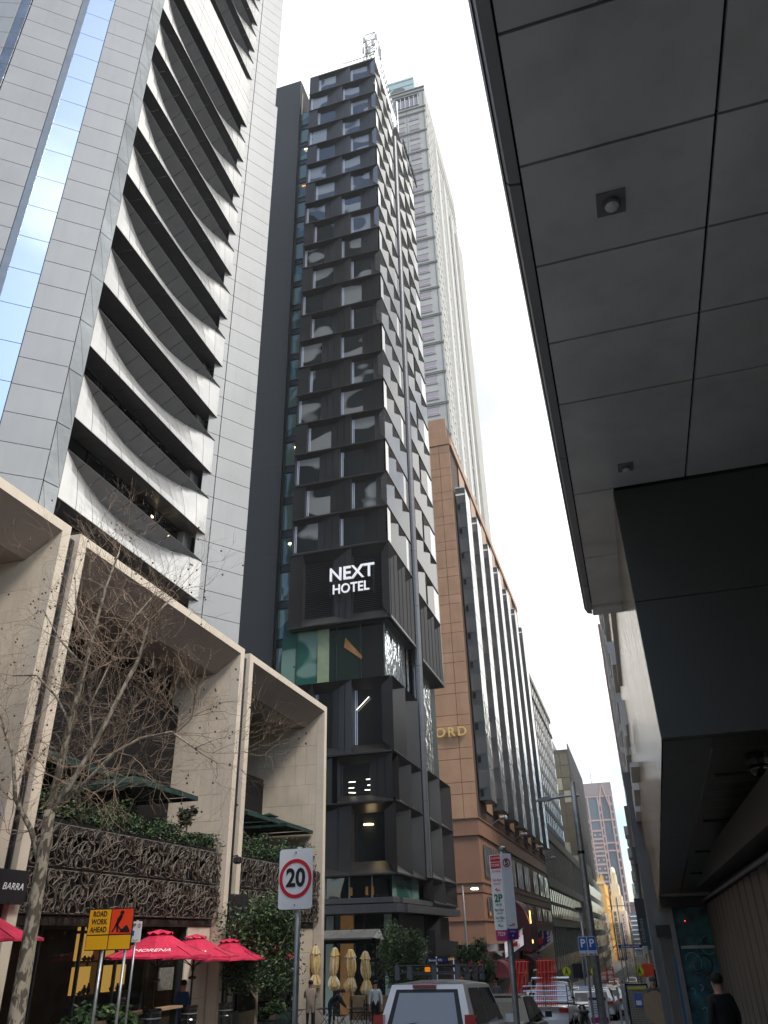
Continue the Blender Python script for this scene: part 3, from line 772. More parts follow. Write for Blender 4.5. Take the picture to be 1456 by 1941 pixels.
    la = [(1.15, 2.2, 4.2), (5.35, 2.15, W - 5.35)]
    e = MB().m(bronze); e.poly([(0, 0, .06), (1.15, 0, .06), (1.15, 0, h - .06), (0, 0, h - .06)]); inst('end_panel', e.mesh('end_panel'), t, (XL, YF, z0))
    for (u, uw, w) in la:
        put_cell(XL + u, YF, z0, 0, cell(w, uw + .35, h, .45, bronze, .8, .8), uw, h, .45, .8, .8, None, glint=False)
        lv = MB().m(bronze_edge)
        for k in range(30):
            zz = z0 + .85 + k * .162
            lv.prism([(YF + .42, zz), (YF + .50, zz + .10), (YF + .52, zz + .10), (YF + .44, zz)], XL + u + .05, XL + u + uw + .3, 'x')
        lv.m(blackvoid); lv.box(XL + u, YF + .55, z0 + .8, XL + u + uw + .35, YF + .6, z1 - .8)
        lv.m(bronze_edge)
        lv.box(XL + u, YF + .38, z0 + .78, XL + u + .06, YF + .46, z1 - .78); lv.box(XL + u + uw + .29, YF + .38, z0 + .78, XL + u + uw + .35, YF + .46, z1 - .78)
        o = lv.build('louvre_panel', None, t)
    inst('floor_ledge', ledgeF, t, (XL + W / 2, YF - .02, z0)); 
    for k in range(3):
        put_cell(X1 + .15, YF + k * 2.53, z0, R(90), cell(2.53, 1.45, h, .6, bronze, 1.0, 1.0, True), 1.45, h, .6, 1, 1, black_glass, glint=True)
    inst('floor_ledge', boxmesh('floor_ledge', S1, .16, .22, bronze_edge), t, (X1 + .16, YF + S1 / 2, z0), R(90))
    for k in range(3):
        put_cell(X1 + .45, 62.0 + k * 2.8, 22.6, R(90), cell(2.8, 1.5, 6.1, .6, bronze, 1.0, 1.0, True), 1.5, 6.1, .6, 1, 1, black_glass, glint=True)
    inst('floor_ledge', boxmesh('floor_ledge', S2, .16, .22, bronze_edge), t, (X1 + .46, 62 + S2 / 2, 22.6), R(90))
    u_ = MB(); u_.box(XL + .1, YF + .1, 23.32, X1 - .1, 61, 23.44); u_.box(-16, 62, 22.42, -14.72, 70.4, 22.56); u_.build('underside', blackvoid, t)
    text('NEXT', 1.60, silver_letter, t, (-18.05, YF - .32, 27.42), 0, 'sign_letters', extrude=.06, bold=.02, sx=.93)
    text('HOTEL', 1.15, silver_letter, t, (-18.13, YF - .32, 26.12), 0, 'sign_letters', extrude=.05, bold=.012, sx=.86)
    rails = MB()
    for zz in (27.05, 27.7, 26.45, 25.85): rails.box(-20.1, YF - .24, zz, -16.1, YF - .20, zz + .05)
    for xx in (-20.0, -18.2, -16.3): rails.box(xx, YF - .24, zz - .2, xx + .06, YF + .1, 28.3)
    rails.build('sign_rail', blackmetal, t)
    text('NEXT HOTEL', 1.5, signblack, t, (X1 + 1.05, 66.6, 94.0), R(90), 'sign_letters', extrude=.08, sx=.8)
    # glass recess floor 18.9..23.4
    x = -24.3; i = 0
    ws = [1.3, 2.1, 1.25, 2.0, 1.85]
    while x < -15.75 and i < 5:
        w = ws[i]; p = MB(); p.box(x + .03, 54.0, 18.9, x + w - .03, 54.04, 23.35)
        p.build('window', green_glass if i in (0, 1) else plain_hotel_glass if i == 4 else glass('dim_green_glass', (.015, .028, .025), ior=1.7, wave=.02), t)
        f = MB(); f.box(x + w - .03, 53.95, 18.9, x + w + .03, 54.05, 23.35); f.build('mullion', mullion_dk, t); x += w; i += 1
    c = MB(); c.box(-21.2, 53.92, 19.0, -20.25, 53.98, 23.3); c.build('curtain', mat('sage_blind', (.22, .27, .17), .7, var=.1), t)
    c = MB(); c.prism([(-19.0, 21.6), (-17.6, 20.5), (-17.5, 20.7), (-18.9, 22.4)], 53.93, 53.97, 'y'); c.build('ceiling_panel', orange_int, t)
    for yy in (54.05, 56.2, 58.3, 59.9):
        w = MB(); w.box(-15.75, yy + .02, 18.9, -15.71, yy + 2.08 if yy < 59 else yy + 1.1, 23.35); w.build('side_window', side_glass, t)
    # left: glass stair strip and dark slab
    for k in range(24):
        z = 19.0 + k * P if k else 19.0
        z = 12.5 + k * P + .35 * 0
        if z > 96: break
        p = MB(); p.box(-25.2, 55.0, z + .75, -23.62, 55.04, z + P); p.build('window', green_glass if k % 2 else glass('green_glass_pale', (.12, .20, .16), ior=1.9, wave=.04, wscale=.6), t)
        f = MB(); f.box(-25.2, 54.9, z + .02, -23.62, 55.05, z + .74); f.m(mullion_dk); f.build('spandrel', mullion_dk, t)
        f = MB(); f.box(-25.2, 54.82, z + .70, -23.62, 54.9, z + .76); f.build('transom', mat('green_transom', (.09, .12, .11), .4, var=0), t)
    f = MB(); f.box(-23.66, 54.7, 12, -23.58, 55.1, 96); f.box(-25.28, 54.7, 12, -25.2, 55.1, 97.5); f.build('mullion', mullion_dk, t)
    z = 4.0
    while z < 98:
        hh = min(9.0, 99.6 - z)
        s = MB(); s.box(-29.5, 54.4, z, -25.3, 54.7, z + hh - .012); s.build('slab_panel', slab_dark, t); z += hh
    s = MB(); s.box(-29.5, 54.72, 2, -25.28, 62, 99.6); s.build('stair_core', joint_dark, t)
    for (k, xx) in ((21, -24.6), (19, -24.7), (8, -24.3), (5, -24.5)):
        l = MB(); l.box(xx, 54.85, 12.5 + k * P + 2.6, xx + .5, 54.88, 12.5 + k * P + 2.75); l.build('ceiling_lamp', warm_lamp if k != 19 else mat('orange_strip', (.9, .3, .05), .5, var=0, emit=1.2), t)
    # lower podium rows
    rows = [(13.3, 18.85, [(2.6, 2.15, 3.2 - .0, 5.55)], 4.9), (10.0, 13.25, None, 0), (5.45, 9.95, None, 0)]
    def low(z0, z1, cells, sidec, sill, head, D=.8):
        h = z1 - z0
        for (u0, uw, u1) in cells:
            put_cell(XL + u0, YF, z0, 0, cell(u1 - u0, uw, h, D, bronze, sill, head), uw, h, D, sill, head, plain_hotel_glass, glint=(z0 > 13))
        for (u0, uw, u1) in sidec:
            put_cell(X1 + .15, YF + u0, z0, R(90), cell(u1 - u0, uw, h, D, bronze, sill, head, False), uw, h, D, sill, head, mat_side, glint=False)
        inst('floor_ledge', ledgeF, t, (XL + W / 2, YF - .03, z0)); inst('floor_ledge', led1, t, (X1 + .17, YF + S1 / 2, z0), R(90))
    mat_side = glass('navy_side_glass', (.02, .025, .06), ior=1.7)
    low(13.3, 18.85, [(-.3, 1.6, 2.2), (2.2, 1.3, 5.35), (5.35, 2.1, W)], [(0, 1.6, 3.6), (3.6, 1.4, 7.6)], .75, .7)
    low(10.0, 13.25, [(0, 1.6, 3.9), (4.3, 2.2, W)], [(1.0, 2.0, 4.6), (4.6, 1.4, 7.6)], .55, .55, .6)
    low(5.45, 9.95, [(0, 2.2, 5.3), (5.3, 2.25, W)], [(0, 1.7, 4.0), (4.0, 1.4, 7.6)], .85, .55)
    bk = MB(); bk.box(XL, YF + .95, 5.5, X1 - .9, 61.0, 18.8); bk.build('podium_core', MC['hotel_core'], t)
    for (xx, zz) in ((-17.2, 8.6),):
        l = MB(); l.lathe([(.35, zz), (.35, zz + .06)], xx, YF + .75, 14); l.build('ceiling_lamp', warm_lamp, t)
    # interior light strips glimpsed
    for (xa, za, xb, zb) in ((-18.0, 16.6, -17.0, 17.5), (-17.2, 11.2, -16.5, 11.2), (-18.6, 11.5, -18.1, 11.5), (-18.6, 11.1, -18.2, 11.1), (-18.6, 10.8, -18.1, 10.75), (-17.4, 10.9, -16.6, 10.85), (-17.3, 11.6, -16.9, 11.6), (-17.3, 50.5, -16.6, 50.2), (-22.8, 36.4, -22.3, 37.2), (-18.8, 37.6, -17.9, 37.3)):
        l = MB(); l.tube([(xa, YF + .6, za), (xb, YF + .6, zb)], .03, seg=4); l.build('light_tube', mat('cool_tube', (1, .95, .8), .5, var=0, emit=1.6, ecol=(1, .93, .75)), t)
    # far side block low level: dark panels and sloped sills, between 62 and 70.5
    g = MB(); g.box(-15.6, 62.0, 13.6, -15.55, 68.0, 22.5); g.build('side_window', side_glass, t)
    g = MB(); g.box(-15.7, 68.0, 13.6, -15.65, 70.4, 22.5); g.build('side_window', glass('grey_green_glass', (.06, .075, .07), ior=1.8), t)
    for (z0, z1) in ((9.7, 13.5), (5.6, 9.65), (3.9, 5.55)):
        h = z1 - z0
        for (u0, uw, u1) in ((0, 2.4, 4.0), (4.0, 1.6, 8.4)):
            put_cell(X1 + .45, 62.0 + u0, z0, R(90), cell(u1 - u0, uw, h, .8, bronze, min(.8, h * .25), min(.6, h * .25), False), uw, h, .8, min(.8, h * .25), min(.6, h * .25), black_glass, glint=False)
        inst('floor_ledge', led2, t, (X1 + .47, 62 + S2 / 2, z0), R(90))
    # glazed first floor, ledges, ground floor
    g = MB(); g.box(XL, 53.9, 4.05, -15.9, 53.95, 5.4); g.build('window', plain_hotel_glass, t)
    g = MB(); g.box(-15.62, 54.0, 4.05, -15.58, 60.9, 5.4); g.build('window', green_glass, t)
    for xx in (-22.0, -20.3, -18.6, -17.0): 
        f = MB(); f.box(xx, 53.84, 4.05, xx + .09, 53.9, 5.4); f.build('mullion', mat('celadon_fin', (.25, .33, .29), .4, var=.05), t)
    for xx in (-18.5, -17.4, -17.0): 
        l = MB(); l.box(xx, 53.80, 4.25, xx + .18, 53.83, 4.75); l.build('wall_light', orange_int, t)
    for (za, zb, out_) in ((3.72, 4.03, .15), (3.16, 3.64, .45)):
        l = MB(); l.box(XL, YF - 1.0 - out_, za, X1 + out_, YF + .4, zb); l.box(-16, YF + .4, za, X1 + out_ + .2, 70.4, zb); l.build('canopy_ledge', mat('slate_ledge', (.085, .09, .10), .4, metal=.4, var=.1), t)
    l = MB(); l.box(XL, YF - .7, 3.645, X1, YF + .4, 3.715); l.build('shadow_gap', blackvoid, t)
    g = MB(); g.poly([(XL, 54.1, -3), (-16.0, 54.1, -3), (-16.0, 54.1, 3.15), (XL, 54.1, 3.15)]); g.build('window', glass('lobby_glass', (.012, .013, .013), ior=1.5, trans=.3), t)
    for (xx, w, m) in ((-20.2, .5, MC['celadon_fin']), (-19.2, .9, orange_int), (-17.6, .12, blackmetal), (-18.3, .12, blackmetal), (-16.2, .5, MC['celadon_fin'])):
        f = MB(); f.box(xx, 53.95, -2.4, xx + w, 54.05, 3.1); f.build('lobby_panel', m, t)
    f = MB(); f.box(-16.0, 54.4, -3.2, -15.3, 61, 3.1); f.build('ground_wall', blackmetal, t)
    f = MB(); f.prism([(62.2, 2.2), (64.0, 3.1), (64.0, 1.6), (70.2, 1.35), (70.2, .5), (62.2, .5)], -15.5, -14.8, 'x'); f.build('folded_wall', bronze_edge, t)
    f = MB(); f.box(-16.5, 62.2, -3.4, -15.5, 70.2, 3.1); f.build('ground_wall', blackmetal, t)
    lt = MB(); lt.box(-14.78, 66.0, .15, -14.74, 68.0, .32); lt.build('sign_letters', brass, t)
    # roof lattice mast
    return t
hotel()
# rooftop antenna mast and frames
t = thing('antenna_mast', 'lattice antenna mast with dishes on the roof of the black hotel', 'antenna', (-16.5, 57, 97.6))
b = MB()
def lattice(b, x, y, z0, z1, w, n, r=.05):
    cs = [(x - w, y - w), (x + w, y - w), (x + w, y + w), (x - w, y + w)]
    for (a, c) in cs: b.tube([(a, c, z0), (a, c, z1)], r, 4)
    for k in range(n + 1):
        z = z0 + (z1 - z0) * k / n
        for i in range(4): b.tube([(*cs[i], z), (*cs[(i + 1) % 4], z)], r * .7, 4, False)
        if k < n:
            z2 = z0 + (z1 - z0) * (k + 1) / n
            for i in range(4): b.tube([(*cs[i], z), (*cs[(i + 1) % 4], z2)], r * .7, 4, False)
lattice(b, -16.5, 57.5, 97.6, 109.5, .8, 8, .09)
b.build('mast', steel, t)
for k, zz in enumerate((105.2, 107.0, 108.6)):
    for a in range(4):
        q = a * math.pi / 2 + .4 * k; m = MB(); cx, cy = -16.5 + 1.15 * math.cos(q), 57.5 + 1.15 * math.sin(q)
        m.box(cx - .16, cy - .1, zz - .9, cx + .16, cy + .1, zz + .3); m.build('panel_antenna', mat('antenna_white', (.5, .5, .5), .5, var=.05), t)
m = MB(); m.tube([(-16.5, 57.5, 109), (-16.5, 57.5, 112.5)], .04, 4); m.build('spire', steel, t)
t = thing('roof_frame', 'steel gantry and whip aerials along the hotel roof edge', 'roof frame', (-16, 57, 97.6))
b = MB()
for s0, s1 in (((-19.6, 54.3, 99.0), (-15.3, 54.3, 99.0)), ((-19.6, 54.3, 100.1), (-15.3, 54.3, 100.1)), ((-15.2, 54.3, 101.0), (-15.0, 64, 100.4)), ((-15.2, 54.3, 102.6), (-15.0, 64, 101.6))):
    b.tube([s0, s1], .06, 4)
for i in range(9):
    x = -19.3 + i * .47; b.tube([(x, 54.3, 97.6), (x, 54.3, 100.1)], .05, 4); b.tube([(x, 54.3, 99.0), (x + .47, 54.3, 100.1)], .04, 4)
for i in range(14):
    y = 54.6 + i * .7; b.tube([(-15.2, y, 97.5), (-15.15, y, 102.5 - i * .06)], .07, 4); b.tube([(-15.2, y, 101), (-15.15, y + .7, 102.4 - i * .06)], .06, 4); b.tube([(-15.2, y, 98), (-15.15, y + .7, 100.9)], .05, 4)
b.build('gantry', steel, t)
for (x, y, h) in ((-19.8, 54.2, 105), (-15.0, 55.0, 106.0), (-14.9, 64, 104.5), (-17.6, 56.5, 106.5)):
    m = MB(); m.tube([(x, y, 97.6), (x, y, h)], .06, 4); m.build('aerial', steel, t)
def grid_on(t, x, y, z, rz, w, h, nx, nz, ww, wh, m, name='window', d=.06, frame=None, jit=None):
    """panes as single parts on a facade whose local x runs along rz"""
    c_, s_ = math.cos(rz), math.sin(rz); me = boxmesh(name, ww, d, wh, m)
    for i in range(nx):
        for k in range(nz):
            u = w * (i + .5) / nx; v = h * (k + .5) / nz
            inst(name, me, t, (x + u * c_ + d * .3 * s_, y + u * s_ - d * .3 * c_, z + v), rz)
def tower_block(name, label, cat, x0, y0, z0, x1, y1, z1, m, wname='wall'):
    t = thing(name, label, cat, ((x0 + x1) / 2, (y0 + y1) / 2, z0))
    b = MB(); b.box(x0, y0, z0, x1, y1, z1); b.build(wname, m, t); return t

# ---- beige tower behind the black hotel
t = tower_block('stone_tower', 'very tall beige stone tower with pink windows rising behind the black hotel', 'skyscraper', -32, 115, -5, -19.7, 152, 189.5, beige_tower)
Z0 = 177.7 - 3.73 * 38
tb = MB()
for k in range(39):
    z = Z0 + k * 3.73
    for x in (-22.7, -26.2):
        inst('window', boxmesh('window', 2.25, .1, 1.75, pink_glass), t, (x, 114.97, z + .2))
        inst('window_frame', boxmesh('window_frame', 2.6, .06, .14, mid_grey), t, (x, 114.93, z + 1.18))
        inst('window_frame', boxmesh('window_frame', 2.6, .06, .14, mid_grey), t, (x, 114.93, z - .75))
        inst('window_bar', boxmesh('window_bar', 2.2, .06, .08, white_frame), t, (x, 114.90, z - .15))
    if k % 2 == 0:
        for dz in (1.75, 2.1): inst('string_course', boxmesh('string_course', 12.4, .35, .16, mat('beige_course', (.30, .29, .26), .7, var=.1)), t, (-25.85, 114.95, z + dz))
inst('corner_joint', boxmesh('corner_joint', .12, .1, 190, mid_grey), t, (-20.1, 114.97, 92)); inst('corner_joint', boxmesh('corner_joint', .1, .1, 190, mid_grey), t, (-24.45, 114.97, 92))
b = MB(); b.box(-27.2, 114.8, 182.6, -21.1, 115.2, 186.6); b.build('plant_louvre', mat('plant_louvre', (.30, .29, .31), .6, var=.1), t)
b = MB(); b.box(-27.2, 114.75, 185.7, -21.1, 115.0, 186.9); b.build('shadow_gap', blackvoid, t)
for k in range(6): inst('louvre_fin', boxmesh('louvre_fin', .14, .2, 4, white_frame), t, (-26.9 + k * 1.12, 114.72, 184.3))
for z in (181.5, 188.0, 189.4): inst('string_course', boxmesh('string_course', 12.6, .5, .3, MC['beige_course']), t, (-25.85, 114.95, z))
for k in range(46):           # street side: ribbed storeys
    z = 14 + k * 3.73
    b = MB(); b.box(-19.72, 115.4, z, -19.55, 151.5, z + .5); b.build('spandrel_band', mat('pale_spandrel', (.62, .61, .57), .5, var=.05), t)
for i in range(17):
    y = 116 + i * 2.2; b = MB(); b.box(-19.7, y, 6, -19.45, y + .5, 187 - (0 if i < 5 else 12)); b.build('rib', MC['pale_spandrel'], t)
for (y, w, h) in ((122, 1.8, 176), (130, 1.8, 172), (138, 2.0, 168)):
    b = MB(); b.box(-19.6, y, 6, -19.0, y + w, h); b.build('bay_shaft', MC['pale_spandrel'], t)
b = MB(); b.box(-19.9, 144, 6, -18.9, 152, 168); b.build('wing', beige_tower, t)
b = MB(); b.box(-33, 122, 189.5, -23.5, 130, 206.6); b.build('plant_room', pale_green, t)
b = MB()
pts = [(-27.9 + 2.1 * math.cos(a), 201.0 + 2.1 * math.sin(a)) for a in [i * math.pi / 12 for i in range(24)]]
b.prism(pts, 121.8, 121.98, 'y'); b.build('round_vent', mat('vent_grey', (.12, .14, .14), .6, var=.1), t)
for k in range(7):
    b = MB(); b.box(-33, 121.9, 191.3 + k * 2.4, -23.5, 121.97, 191.38 + k * 2.4); b.build('joint', mid_grey, t)

# ---- brown granite hotel
def brown_hotel():
    t = thing('granite_hotel', 'brown granite hotel with rows of dark glass bay shafts and maroon entrance awnings', 'hotel', (-20, 110, -4))
    b = MB(); b.box(-30, 85.15, -6, -15.15, 150, 60.2); b.box(-24, 88.1, 60, -16.0, 100, 66.4); b.build('core', mat('brown_joint', (.08, .045, .03), .8, var=.1), t)
    cols = [(-15.0, -16.45), (-16.45, -19.6), (-19.6, -22.8)]
    z = 12.62; k = 0
    while z < 59.5:
        h = 1.2 if k % 2 else 2.44
        h = min(h, 60.2 - z)
        for (xa, xb) in cols:
            inst('facing_panel', boxmesh('facing_panel', xa - xb - .05, .14, h - .05, brown_stone), t, ((xa + xb) / 2, 85.07, z + h / 2))
        z += h; k += 1
    for (za, zb, out_, m) in ((11.0, 12.55, .0, brown_dark), (6.55, 10.9, -.12, brown_dark), (5.6, 6.45, -.02, brown_dark), (3.15, 5.5, -.1, brown_dark), (1.1, 3.05, -.04, brown_dark), (-6, 1.0, -.15, granite_black)):
        b = MB(); b.box(-22.8, 85.0 - out_, za, -15.0 + out_, 85.14, zb); b.box(-15.14, 85.14, za, -15.0 + out_, 149.5, zb); b.build('base_course', m, t)
    for zc in (12.56, 10.93, 6.47, 3.07, 1.02):
        b = MB(); b.box(-22.9, 84.85, zc, -14.86, 85.3, zc + .1); b.box(-15.0, 85.3, zc, -14.86, 149.5, zc + .1); b.build('cornice', brown_dark, t)
    b = MB(); b.box(-23, 84.9, 60.0, -14.9, 85.3, 61.2); b.box(-15.3, 85.3, 60.0, -14.8, 150, 61.2); b.build('parapet', brown_stone, t)
    b = MB(); b.box(-24.2, 88, 60, -15.8, 88.2, 66.6); b.build('roof_block', brown_stone, t)
    # bays
    Ys = [87.0, 95.6, 104.6, 113.4, 122.8, 132.6, 142.6]
    pitch = 3.65
    for i, y in enumerate(Ys):
        g = MB(); g.box(-14.98, y, 14.6, -13.76, y + 3.5, 54.0)
        bay = g.build('bay_shaft', bay_metal, t)
        nz = 11
        for k in range(nz):
            z = 14.6 + k * 3.58
            inst('window', boxmesh('window', 1.05, .05, 1.9, bay_glass), bay, (-14.37, y - .03, z + 2.2))
            inst('vent', boxmesh('vent', .34, .05, .7, carglass), bay, (-14.65, y - .035, z + .75))
            inst('street_window', boxmesh('street_window', 3.34, .05, 3.5, bay_mirror), bay, (-13.73, y + 1.75, z + 1.79), R(90))
        inst('top_frame', boxmesh('top_frame', 1.2, .08, .25, white_frame), bay, (-14.38, y - .02, 53.0)); inst('top_frame', boxmesh('top_frame', 1.2, .08, .12, white_frame), bay, (-14.38, y - .02, 54.1))
        # brown wall between bays, with dark slots
        s = MB(); s.box(-15.02, y + 3.9, 14, -14.98, y + 8.2, 59.8); s.build('pier', brown_stone, t)
        for k in range(12):
            s = MB(); s.box(-15.0, y + 5.4, 15 + k * 3.58, -14.95, y + 6.4, 17 + k * 3.58); s.build('window', carglass, t)
        fl = MB(); fl.tube([(-15, y + 6.5, 12.9), (-13.9, y + 6.3, 13.4)], .05, 5)
        for q in range(3): fl.lathe([(.02, 13.2), (.22, 13.3), (.25, 13.5), (.05, 13.7)], -13.8 + .3 * q, y + 6.3 - .25 * q, 8)
        if i % 2 == 0: fl.build('floodlight', steel, t)
    # street side windows in groups
    for z, h in ((7.1, 3.1), (3.5, 1.75)):
        for g0 in (87.0, 93.0, 104, 111, 118, 128, 136, 143):
            for k in range(5):
                b = MB(); b.box(-15.0, g0 + k * 1.05, z, -14.9, g0 + .75 + k * 1.05, z + h); b.build('window', bay_glass if k % 2 else bay_mirror, t)
    for g0 in (88.5, 101, 108, 116, 125):
        b = MB(); b.box(-15.0, g0, -4.2, -14.8, g0 + 3.6, .2); b.build('shop_window', carglass, t)
        b = MB(); b.box(-14.8, g0 - .1, .2, -14.65, g0 + 3.7, .35); b.build('window_frame', mid_grey, t)
    # brass letters
    for ch, x in (('O', -18.4), ('R', -17.15), ('D', -15.95)):
        text(ch, 1.45, brass, t, (x, 84.6, 21.55), 0, 'sign_letters', extrude=.09, bold=.02)
    b = MB(); b.box(-19.2, 84.72, 21.5, -15.4, 84.76, 21.56); b.build('sign_rail', brown_dark, t)
    return t
brown_hotel()
# maroon barrel marquee and awnings
def barrel_awning(name, label, y0, y1, x1, z0, z1, m=maroon, group=None, tip=None):
    t = thing(name, label, 'awning', (-15, (y0 + y1) / 2, z0), group)
    b = MB().m(m); N = 9; pts = []
    w = x1 + 15.0
    for i in range(N + 1):
        a = i / N * math.pi / 2; pts.append((-15.0 + w * math.sin(a), z0 + (z1 - z0) * (.35 + .65 * math.cos(a)) if True else 0))
    pts = [(-15.0, z0), (-15.0, z1)] + pts[1:] + [(x1, z0)]
    b.prism([(p[0], p[1]) for p in pts], y0, y1, 'y'); b.build('canopy', None, t)
    v = MB()
    for i in range(3): v.box(-15 + w * .3 * i + .1, y0 - .03, z0, -15 + w * .3 * i + .5, y0 - .01, z0 + .3)
    v.build('trim', mat('maroon_trim', (.11, .012, .02), .6, var=.1), t)
    return t
t = barrel_awning('entrance_marquee', 'tall maroon barrel marquee with lit gold letters over the hotel entrance', 100, 107, -12.6, .2, 5.5)
for (yy, zz, h) in ((99.97, 2.9, 1.3), (99.97, .9, .35)):
    b = MB(); b.box(-12.62, 100.6, zz, -12.55, 101.1, zz + h); b.build('lit_letters', mat('gold_lit', (1, .6, .15), .5, var=0, emit=2.2, ecol=(1, .55, .15)), t)
for y, l in ((88, 'nearest maroon awning on the brown hotel, beside the corner pier'), (92.5, 'second maroon awning along the brown hotel front'), (109.5, 'maroon awning just beyond the tall marquee'), (113.5, 'maroon awning two bays beyond the marquee'), (117.5, 'farthest maroon awning on the brown hotel front')):
    barrel_awning('window_awning', l, y, y + 3.2, -13.7, -1.9, -.4, group='maroon awnings along the brown hotel')
# flags on angled poles
def flag(label, y, kind_):
    t = thing('flag', label, 'flag', (-15, y, 1.2), 'flags above the hotel entrance')
    b = MB(); b.tube([(-15.0, y, 1.0), (-12.6, y, 2.4)], .04, 5); b.build('flagpole', steel, t)
    W, H = 2.3, 1.5
    def sheet(pts, m, nm, off):
        b = MB()
        n = len(pts)
        q = [(-12.7 - .25 * u - .18 * math.sin(v * 5 + u), y + off + u * .28 + .12 * math.sin(u * 6), 2.3 - .25 * u * .9 - v) for u, v in pts]
        b.poly(q); b.build(nm, m, t)
    def rect(u0, v0, u1, v1, m, nm, off=0, n=5):
        b = MB()
        for i in range(n):
            for k in range(3):
                P = []
                for (a, c) in ((i, k), (i + 1, k), (i + 1, k + 1), (i, k + 1)):
                    u = u0 + (u1 - u0) * a / n; v = v0 + (v1 - v0) * c / 3
                    P.append((-12.7 - u * .9, y + off + .12 * math.sin(u * 4 + v * 2), 2.32 - .52 * u - v))
                b.poly(P)
        b.build(nm, m, t)
    navy = mat('flag_navy', (.01, .015, .09), .8, var=.1); red = mat('flag_red', (.5, .02, .03), .8, var=.1); wht = mat('flag_white', (.7, .7, .72), .8, var=.05)
    blk = mat('flag_black', (.012, .012, .012), .8, var=0); yel = mat('flag_yellow', (.8, .55, .02), .8, var=0)
    if kind_ == 'union':
        rect(0, 0, W, H, navy, 'cloth'); rect(.0, .30, 1.1, .42, wht, 'cross', -.02); rect(.48, 0, .62, .75, wht, 'cross', -.02); rect(.0, .33, 1.1, .39, red, 'cross', -.04); rect(.52, 0, .58, .75, red, 'cross', -.04)
    elif kind_ == 'stripes':
        rect(0, 0, W, H, wht, 'cloth')
        for k in range(4): rect(0, .05 + k * .4, W, .22 + k * .4, red, 'stripe', -.02)
        rect(0, 0, .95, .7, navy, 'canton', -.04)
    elif kind_ == 'disc':
        rect(0, 0, W, H * .5, blk, 'cloth'); rect(0, H * .5, W, H, red, 'cloth'); rect(.8, .5, 1.35, 1.0, yel, 'disc', -.02, 3)
    else:
        rect(0, 0, W, H, wht, 'cloth'); rect(0, 0, W * .5, H * .35, red, 'corner', -.02); rect(.7, .7, 1.3, 1.2, red, 'disc', -.02, 3)
flag('white and red flag nearest the parking sign, hanging before the maroon marquee', 94, 'disc2')
flag('black, red and yellow disc flag to the right of the maroon marquee', 112, 'disc')
flag('navy flag with a red and white cross in its corner', 117, 'union')
flag('red and white striped flag beside the navy one', 121, 'stripes')
flag('plain white flag at the right end of the flag row', 125, 'white')

# ---- grey louvred building
t = tower_block('office_block', 'grey concrete office block with louvred podium and ribbed storeys beyond the brown hotel', 'office building', -30, 150.5, -8, -15.2, 246, 17.5, mat('grey_block_core', (.06, .06, .055), .7, var=.1))
b = MB(); b.box(-30, 150.5, 17.5, -15.2, 202, 50); b.build('upper_wall', MC['grey_block_core'], t)
for z, h in ((17.6, 1.6), (9.2, 1.5), (3.0, 1.0), (49.0, 1.2), (45.2, .7)):
    ye = 246 if z < 20 else 202
    b = MB(); b.box(-15.2, 150.5, z, -14.85, ye, z + h); b.box(-30, 150.2, z, -14.85, 150.5, z + h); b.build('band', olive_conc, t)
for i in range(25):
    y = 151 + i * 3.9
    if i < 13:
        b = MB(); b.box(-15.2, y, 19.2, -15.06, y + .9, 49); b.build('rib', grey_conc, t)
        for k in range(8):
            b = MB(); b.box(-15.19, y + 1.0, 21.0 + k * 3.6, -15.15, y + 3.8, 23.3 + k * 3.6); b.build('window', bay_mirror if (i * 3 + k) % 4 else bay_glass, t)
    b = MB(); b.box(-15.2, y, -6.5, -15.04, y + 1.0, 17.6); b.build('pier', olive_conc, t)
    lv = MB()
    for k in range(14): lv.box(-15.18, y + 1.1, 10.9 + k * .47, -15.08, y + 3.8, 11.15 + k * .47)
    if i < 16: o = lv.build('louvre_panel', grey_conc, t); o['kind'] = 'stuff'
for k in range(8):
    b = MB(); b.box(-15.2, 151, 20 + k * 3.6, -15.1, 202, 20.8 + k * 3.6); b.build('spandrel_band', mat('grey_spandrel', (.2, .2, .19), .6, var=.1), t)
for k in range(20):
    for z in (-3.5, 4.4, 6.9):
        b = MB(); b.box(-15.18, 152.2 + k * 3.9, z, -15.1, 154.6 + k * 3.9, z + 1.9); b.build('window', bay_glass, t)
b = MB(); b.box(-30, 165, 50, -16.5, 198, 53.5); b.build('roof_storey', olive_conc, t)
# ---- amber glass block with vertical fins
t = tower_block('glass_office', 'amber glass office block with close vertical fins on its street side', 'office building', -34, 262, -8, -15.2, 335, 54.5, mat('amber_core', (.06, .055, .04), .6, var=.1))
for i in range(7):
    for k in range(14):
        inst('window', boxmesh('window', 2.5, .1, 3.6, amber_glass if (i * 7 + k * 3) % 5 else mat('amber_blind', (.36, .32, .2), .5, var=.2)), t, (-16.7 - i * 2.65, 261.9, 2 + k * 3.8))
for i in range(20):
    b = MB(); b.box(-15.2, 263 + i * 3.6, 19, -14.75, 263.4 + i * 3.6, 56.5); b.build('fin', mat('bronze_fin', (.12, .11, .10), .5, metal=.2, var=.1), t)
b = MB(); b.box(-30, 266, 54.5, -20, 300, 59); b.build('plant_room', mid_grey, t)
b = MB(); b.box(-15.2, 250, -8, -13.6, 335, 16.5); b.build('podium', mid_grey, t)
for i in range(21):
    for k in range(5):
        b = MB(); b.box(-13.6, 251 + i * 4, -6 + k * 4.4, -13.5, 254 + i * 4, -3.2 + k * 4.4); b.build('window', amber_glass, t)
b = MB(); b.box(-22, 249, 14.5, -13.2, 270, 19.4); b.build('bridge_box', olive_conc, t)
